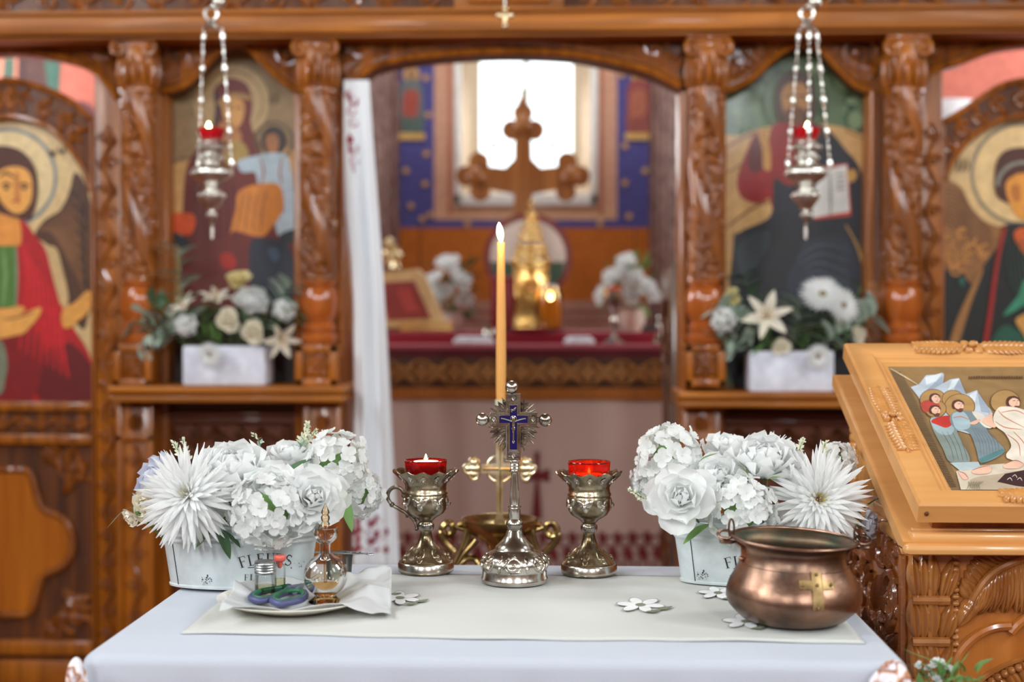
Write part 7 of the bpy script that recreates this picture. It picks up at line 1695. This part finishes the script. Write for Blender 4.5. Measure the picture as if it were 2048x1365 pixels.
fl('gerb', 420, 710, 4.12, 26, (-.2, -1, -.1), 'pale flower hanging over the rim of the left ledge planter', PLb)
fl('lily', 1534, 632, 4.13, 52, (-.1, -1, .25), 'large white lily at the left of the right ledge bouquet', PRb)
fl('gerb', 1645, 590, 4.15, 44, (0, -.75, .65), 'white gerbera at the top of the right ledge bouquet', PRb)
fl('gerb', 1686, 612, 4.14, 36, (.4, -.85, .3), 'white gerbera right of the top gerbera in the right ledge bouquet', PRb)
fl('gerb', 1636, 714, 4.12, 26, (.1, -1, -.1), 'white gerbera hanging over the rim of the right ledge planter', PRb)
fl('rosec', 1561, 694, 4.13, 20, (0, -1, .1), 'small cream rose low at the rim of the right ledge planter', PRb)
fl('rosec', 1713, 668, 4.15, 20, (.5, -.8, 0), 'small cream rose at the right end of the right ledge bouquet', PRb)
fl('rosey', 1466, 596, 4.18, 20, (-.5, -.8, .4), 'pale yellow rosebud at the left of the right ledge bouquet', PRb)
fl('hyd', 1448, 640, 4.15, 26, (-.6, -.8, .1), 'small white flower cluster at the far left of the right ledge bouquet', PRb)
def greens(lab, B, pts, L, mat, kind='round', n=15, f=.5):
    base = pb(B, (pts[-1][0] - (445 if B is PLb else 1586)) / 160); st = [at(x, y, 4.19 if B is PLb else 4.18) for x, y in pts]; lv = []; ax = catmull([base] + st, 8); random.seed(int(pts[0][0]))
    for i in range(n):
        t = .25 + .75 * i / (n - 1); p = ax[min(len(ax) - 2, int(t * (len(ax) - 1)))]; q = ax[min(len(ax) - 1, int(t * (len(ax) - 1)) + 1)]; d = (q - p).normalized(); sd = V((d.z, 0, -d.x)) * (1 if i % 2 else -1)
        lv.append((p, d * .5 + sd + V((0, random.uniform(-.6, .2), random.uniform(-.2, .4))), 1.15 * L * random.uniform(.8, 1.25), L * random.uniform(.55, .8) * (1 if kind == 'round' else .5)))
    leafspray('eucalyptus_sprig' if kind == 'round' else 'leaf_spray', lab, base, {'stem': st, 'leaves': lv}, 0, 0, mat, kind, None, .002)
greens('grey green eucalyptus sprig spreading left of the left ledge bouquet', PLb, [(350, 655), (300, 650), (270, 640)], .05, LEAF_G)
greens('drooping grey eucalyptus sprig low at the left of the left ledge bouquet', PLb, [(340, 665), (300, 670), (282, 685)], .05, LEAF_G)
greens('tall pale eucalyptus sprig standing at the left of the left ledge bouquet', PLb, [(375, 640), (362, 570), (360, 500)], .06, LEAF_G)
greens('dark green leaves at the left of the left ledge bouquet', PLb, [(360, 640), (320, 620), (290, 600)], .055, LEAF_D, 'point')
greens('dark green leaves across the middle of the left ledge bouquet', PLb, [(420, 670), (410, 640), (398, 620)], .055, LEAF, 'point', 11)
greens('green leaves low in front of the left ledge bouquet', PLb, [(440, 690), (430, 680), (400, 668)], .05, LEAF, 'point', 9)
greens('green leaves between the roses of the left ledge bouquet', PLb, [(480, 670), (490, 640), (520, 640)], .055, LEAF_D, 'point', 11)
greens('grey leaves at the right of the left ledge bouquet', PLb, [(520, 650), (556, 600), (580, 570)], .05, LEAF_G)
greens('dark leaves at the far right of the left ledge bouquet', PLb, [(530, 660), (570, 640), (590, 620)], .05, LEAF_D, 'point')
greens('tall dark leaves at the left of the right ledge bouquet', PRb, [(1530, 640), (1500, 590), (1486, 550)], .05, LEAF_D)
greens('grey eucalyptus sprig at the far left of the right ledge bouquet', PRb, [(1520, 660), (1470, 640), (1440, 610)], .055, LEAF_G)
greens('grey eucalyptus sprig hanging low left of the right ledge bouquet', PRb, [(1500, 690), (1465, 680), (1448, 690)], .05, LEAF_G)
greens('grey green leaves in the middle of the right ledge bouquet', PRb, [(1590, 670), (1596, 640), (1600, 610)], .06, LEAF_G)
greens('bright green leaves low in the right ledge bouquet', PRb, [(1610, 690), (1618, 670), (1626, 650)], .055, LEAF, 'point', 11)
greens('green leaves left of the lily in the right ledge bouquet', PRb, [(1540, 690), (1510, 660), (1500, 620)], .055, LEAF, 'point', 11)
greens('dark leaves at the upper right of the right ledge bouquet', PRb, [(1660, 650), (1700, 610), (1724, 575)], .055, LEAF_D, 'point', 10)
greens('grey eucalyptus sprig at the far right of the right ledge bouquet', PRb, [(1660, 680), (1715, 650), (1750, 625)], .055, LEAF_G)
greens('dark leaves behind the gerberas of the right ledge bouquet', PRb, [(1640, 660), (1650, 630), (1690, 640)], .06, LEAF_D, 'point', 10)
# ------------------------------------------------------------------ small bouquets on the altar
for side, (vx, top, blooms, Yv) in {'left': (905, 625, ((897, 530, 27), (868, 565, 25), (922, 562, 24), (884, 590, 26), (868, 600, 20), (926, 598, 20)), 5.80), 'right': (1264, 618, ((1253, 525, 24), (1225, 556, 24), (1268, 556, 24), (1292, 575, 22), (1306, 592, 18), (1262, 590, 24), (1238, 552, 20), (1205, 590, 20)), 5.74)}.items():
    k = spx(Yv); p = V((X(vx, Yv), Yv, ZS)); zt_ = at(vx, top, Yv).z; h = zt_ - ZS
    o = thing('flower_vase', 'pale %s vase of white flowers on the altar, %s of the gilded tower' % ('pink' if side == 'left' else 'ivory', side), 'vase', p)
    m = MB(); m.lathe([(0, 0), (18 * k, 0), (24 * k, h * .25), (28 * k, h * .6), (26 * k, h * .9), (28 * k, h), (25 * k, h), (22 * k, h * .8), (0, h * .7)], p, 32); m.build('pot', plain((206, 186, 176) if side == 'left' else (224, 212, 196), .3, 1.15, coat=.5), o)
    for i, (x, y, r) in enumerate(blooms):
        flower('bloom', x, y, Yv - .04, r, ((x - vx) / 60, -.8, (top - y) / 90), 'small white bloom in the altar bouquet %s of the gilded tower' % side, p + V((0, 0, h * .8)), 0, None, 'blooms of the %s altar bouquet' % side, .003)
    lv = []; random.seed(30 + vx); st = [p + V((0, 0, h)), at(vx, top - 60, Yv)]
    for i in range(34):
        x, y = vx + random.uniform(-50, 46), top - random.uniform(2, 95) ; q = at(x, y, Yv + random.uniform(-.03, .05)); lv.append((q, V((x - vx, -10, top - 30 - y)), .05, .03))
    leafspray('greenery', 'green leaves of the altar bouquet %s of the gilded tower' % side, p + V((0, 0, h * .5)), {'stem': st, 'leaves': lv}, 0, 0, LEAF_D if side == 'left' else LEAF, 'round', None, .004)
# ------------------------------------------------------------------ flower spray at the lower right
YSx = 1.80; base = at(1890, 1420, YSx); fv = thing('floor_vase', 'slim floor vase holding the small white flower spray at the lower right corner', 'vase', (base.x + .03, YSx, 0)); bx_ = fv.location.x
m = MB(); zt_ = base.z - .03; m.lathe([(0, 0), (.05, 0), (.052, .01), (.035, .06), (.028, zt_ * .5), (.034, zt_ * .9), (.042, zt_), (.038, zt_), (.026, zt_ * .88), (0, zt_ * .8)], (bx_, YSx, 0), 32); m.build('body', plain((210, 206, 198), .3), fv)
root = V((bx_, YSx, zt_ - .02))
for i, (x, y, r) in enumerate(((1838, 1332, 9), (1856, 1338, 8), (1872, 1328, 13), (1898, 1340, 12), (1882, 1326, 9), (1866, 1352, 9), (1874, 1360, 10))):
    flower('bloom', x, y, YSx + .01 * (i % 3), r, ((x - 1880) / 40, -.6, .8), 'tiny white flower of the green spray at the lower right corner', root, 0, None, 'tiny flowers of the corner spray', .001)
lv = [lf((1900, 1350), (1816, 1282), YSx, .10), lf((1915, 1350), (1930, 1300), YSx, .16), lf((1925, 1356), (1918, 1308), YSx, .16), lf((1925, 1362), (1966, 1356), YSx, .35), lf((1890, 1350), (1898, 1312), YSx, .4)]
random.seed(9)
for i in range(64):
    x, y = random.uniform(1838, 1955), random.uniform(1340, 1410); lv.append(lf((x, y), (x + random.uniform(-34, 34), y - random.uniform(4, 34)), YSx + random.uniform(-.02, .03), .5))
leafspray('greenery', 'green leaves and grass blades of the spray at the lower right corner', root, {'stem': [at(1885, 1380, YSx), at(1890, 1345, YSx)], 'leaves': lv}, 0, 0, LEAF, 'point', None, .002)
bpy.context.view_layer.update()
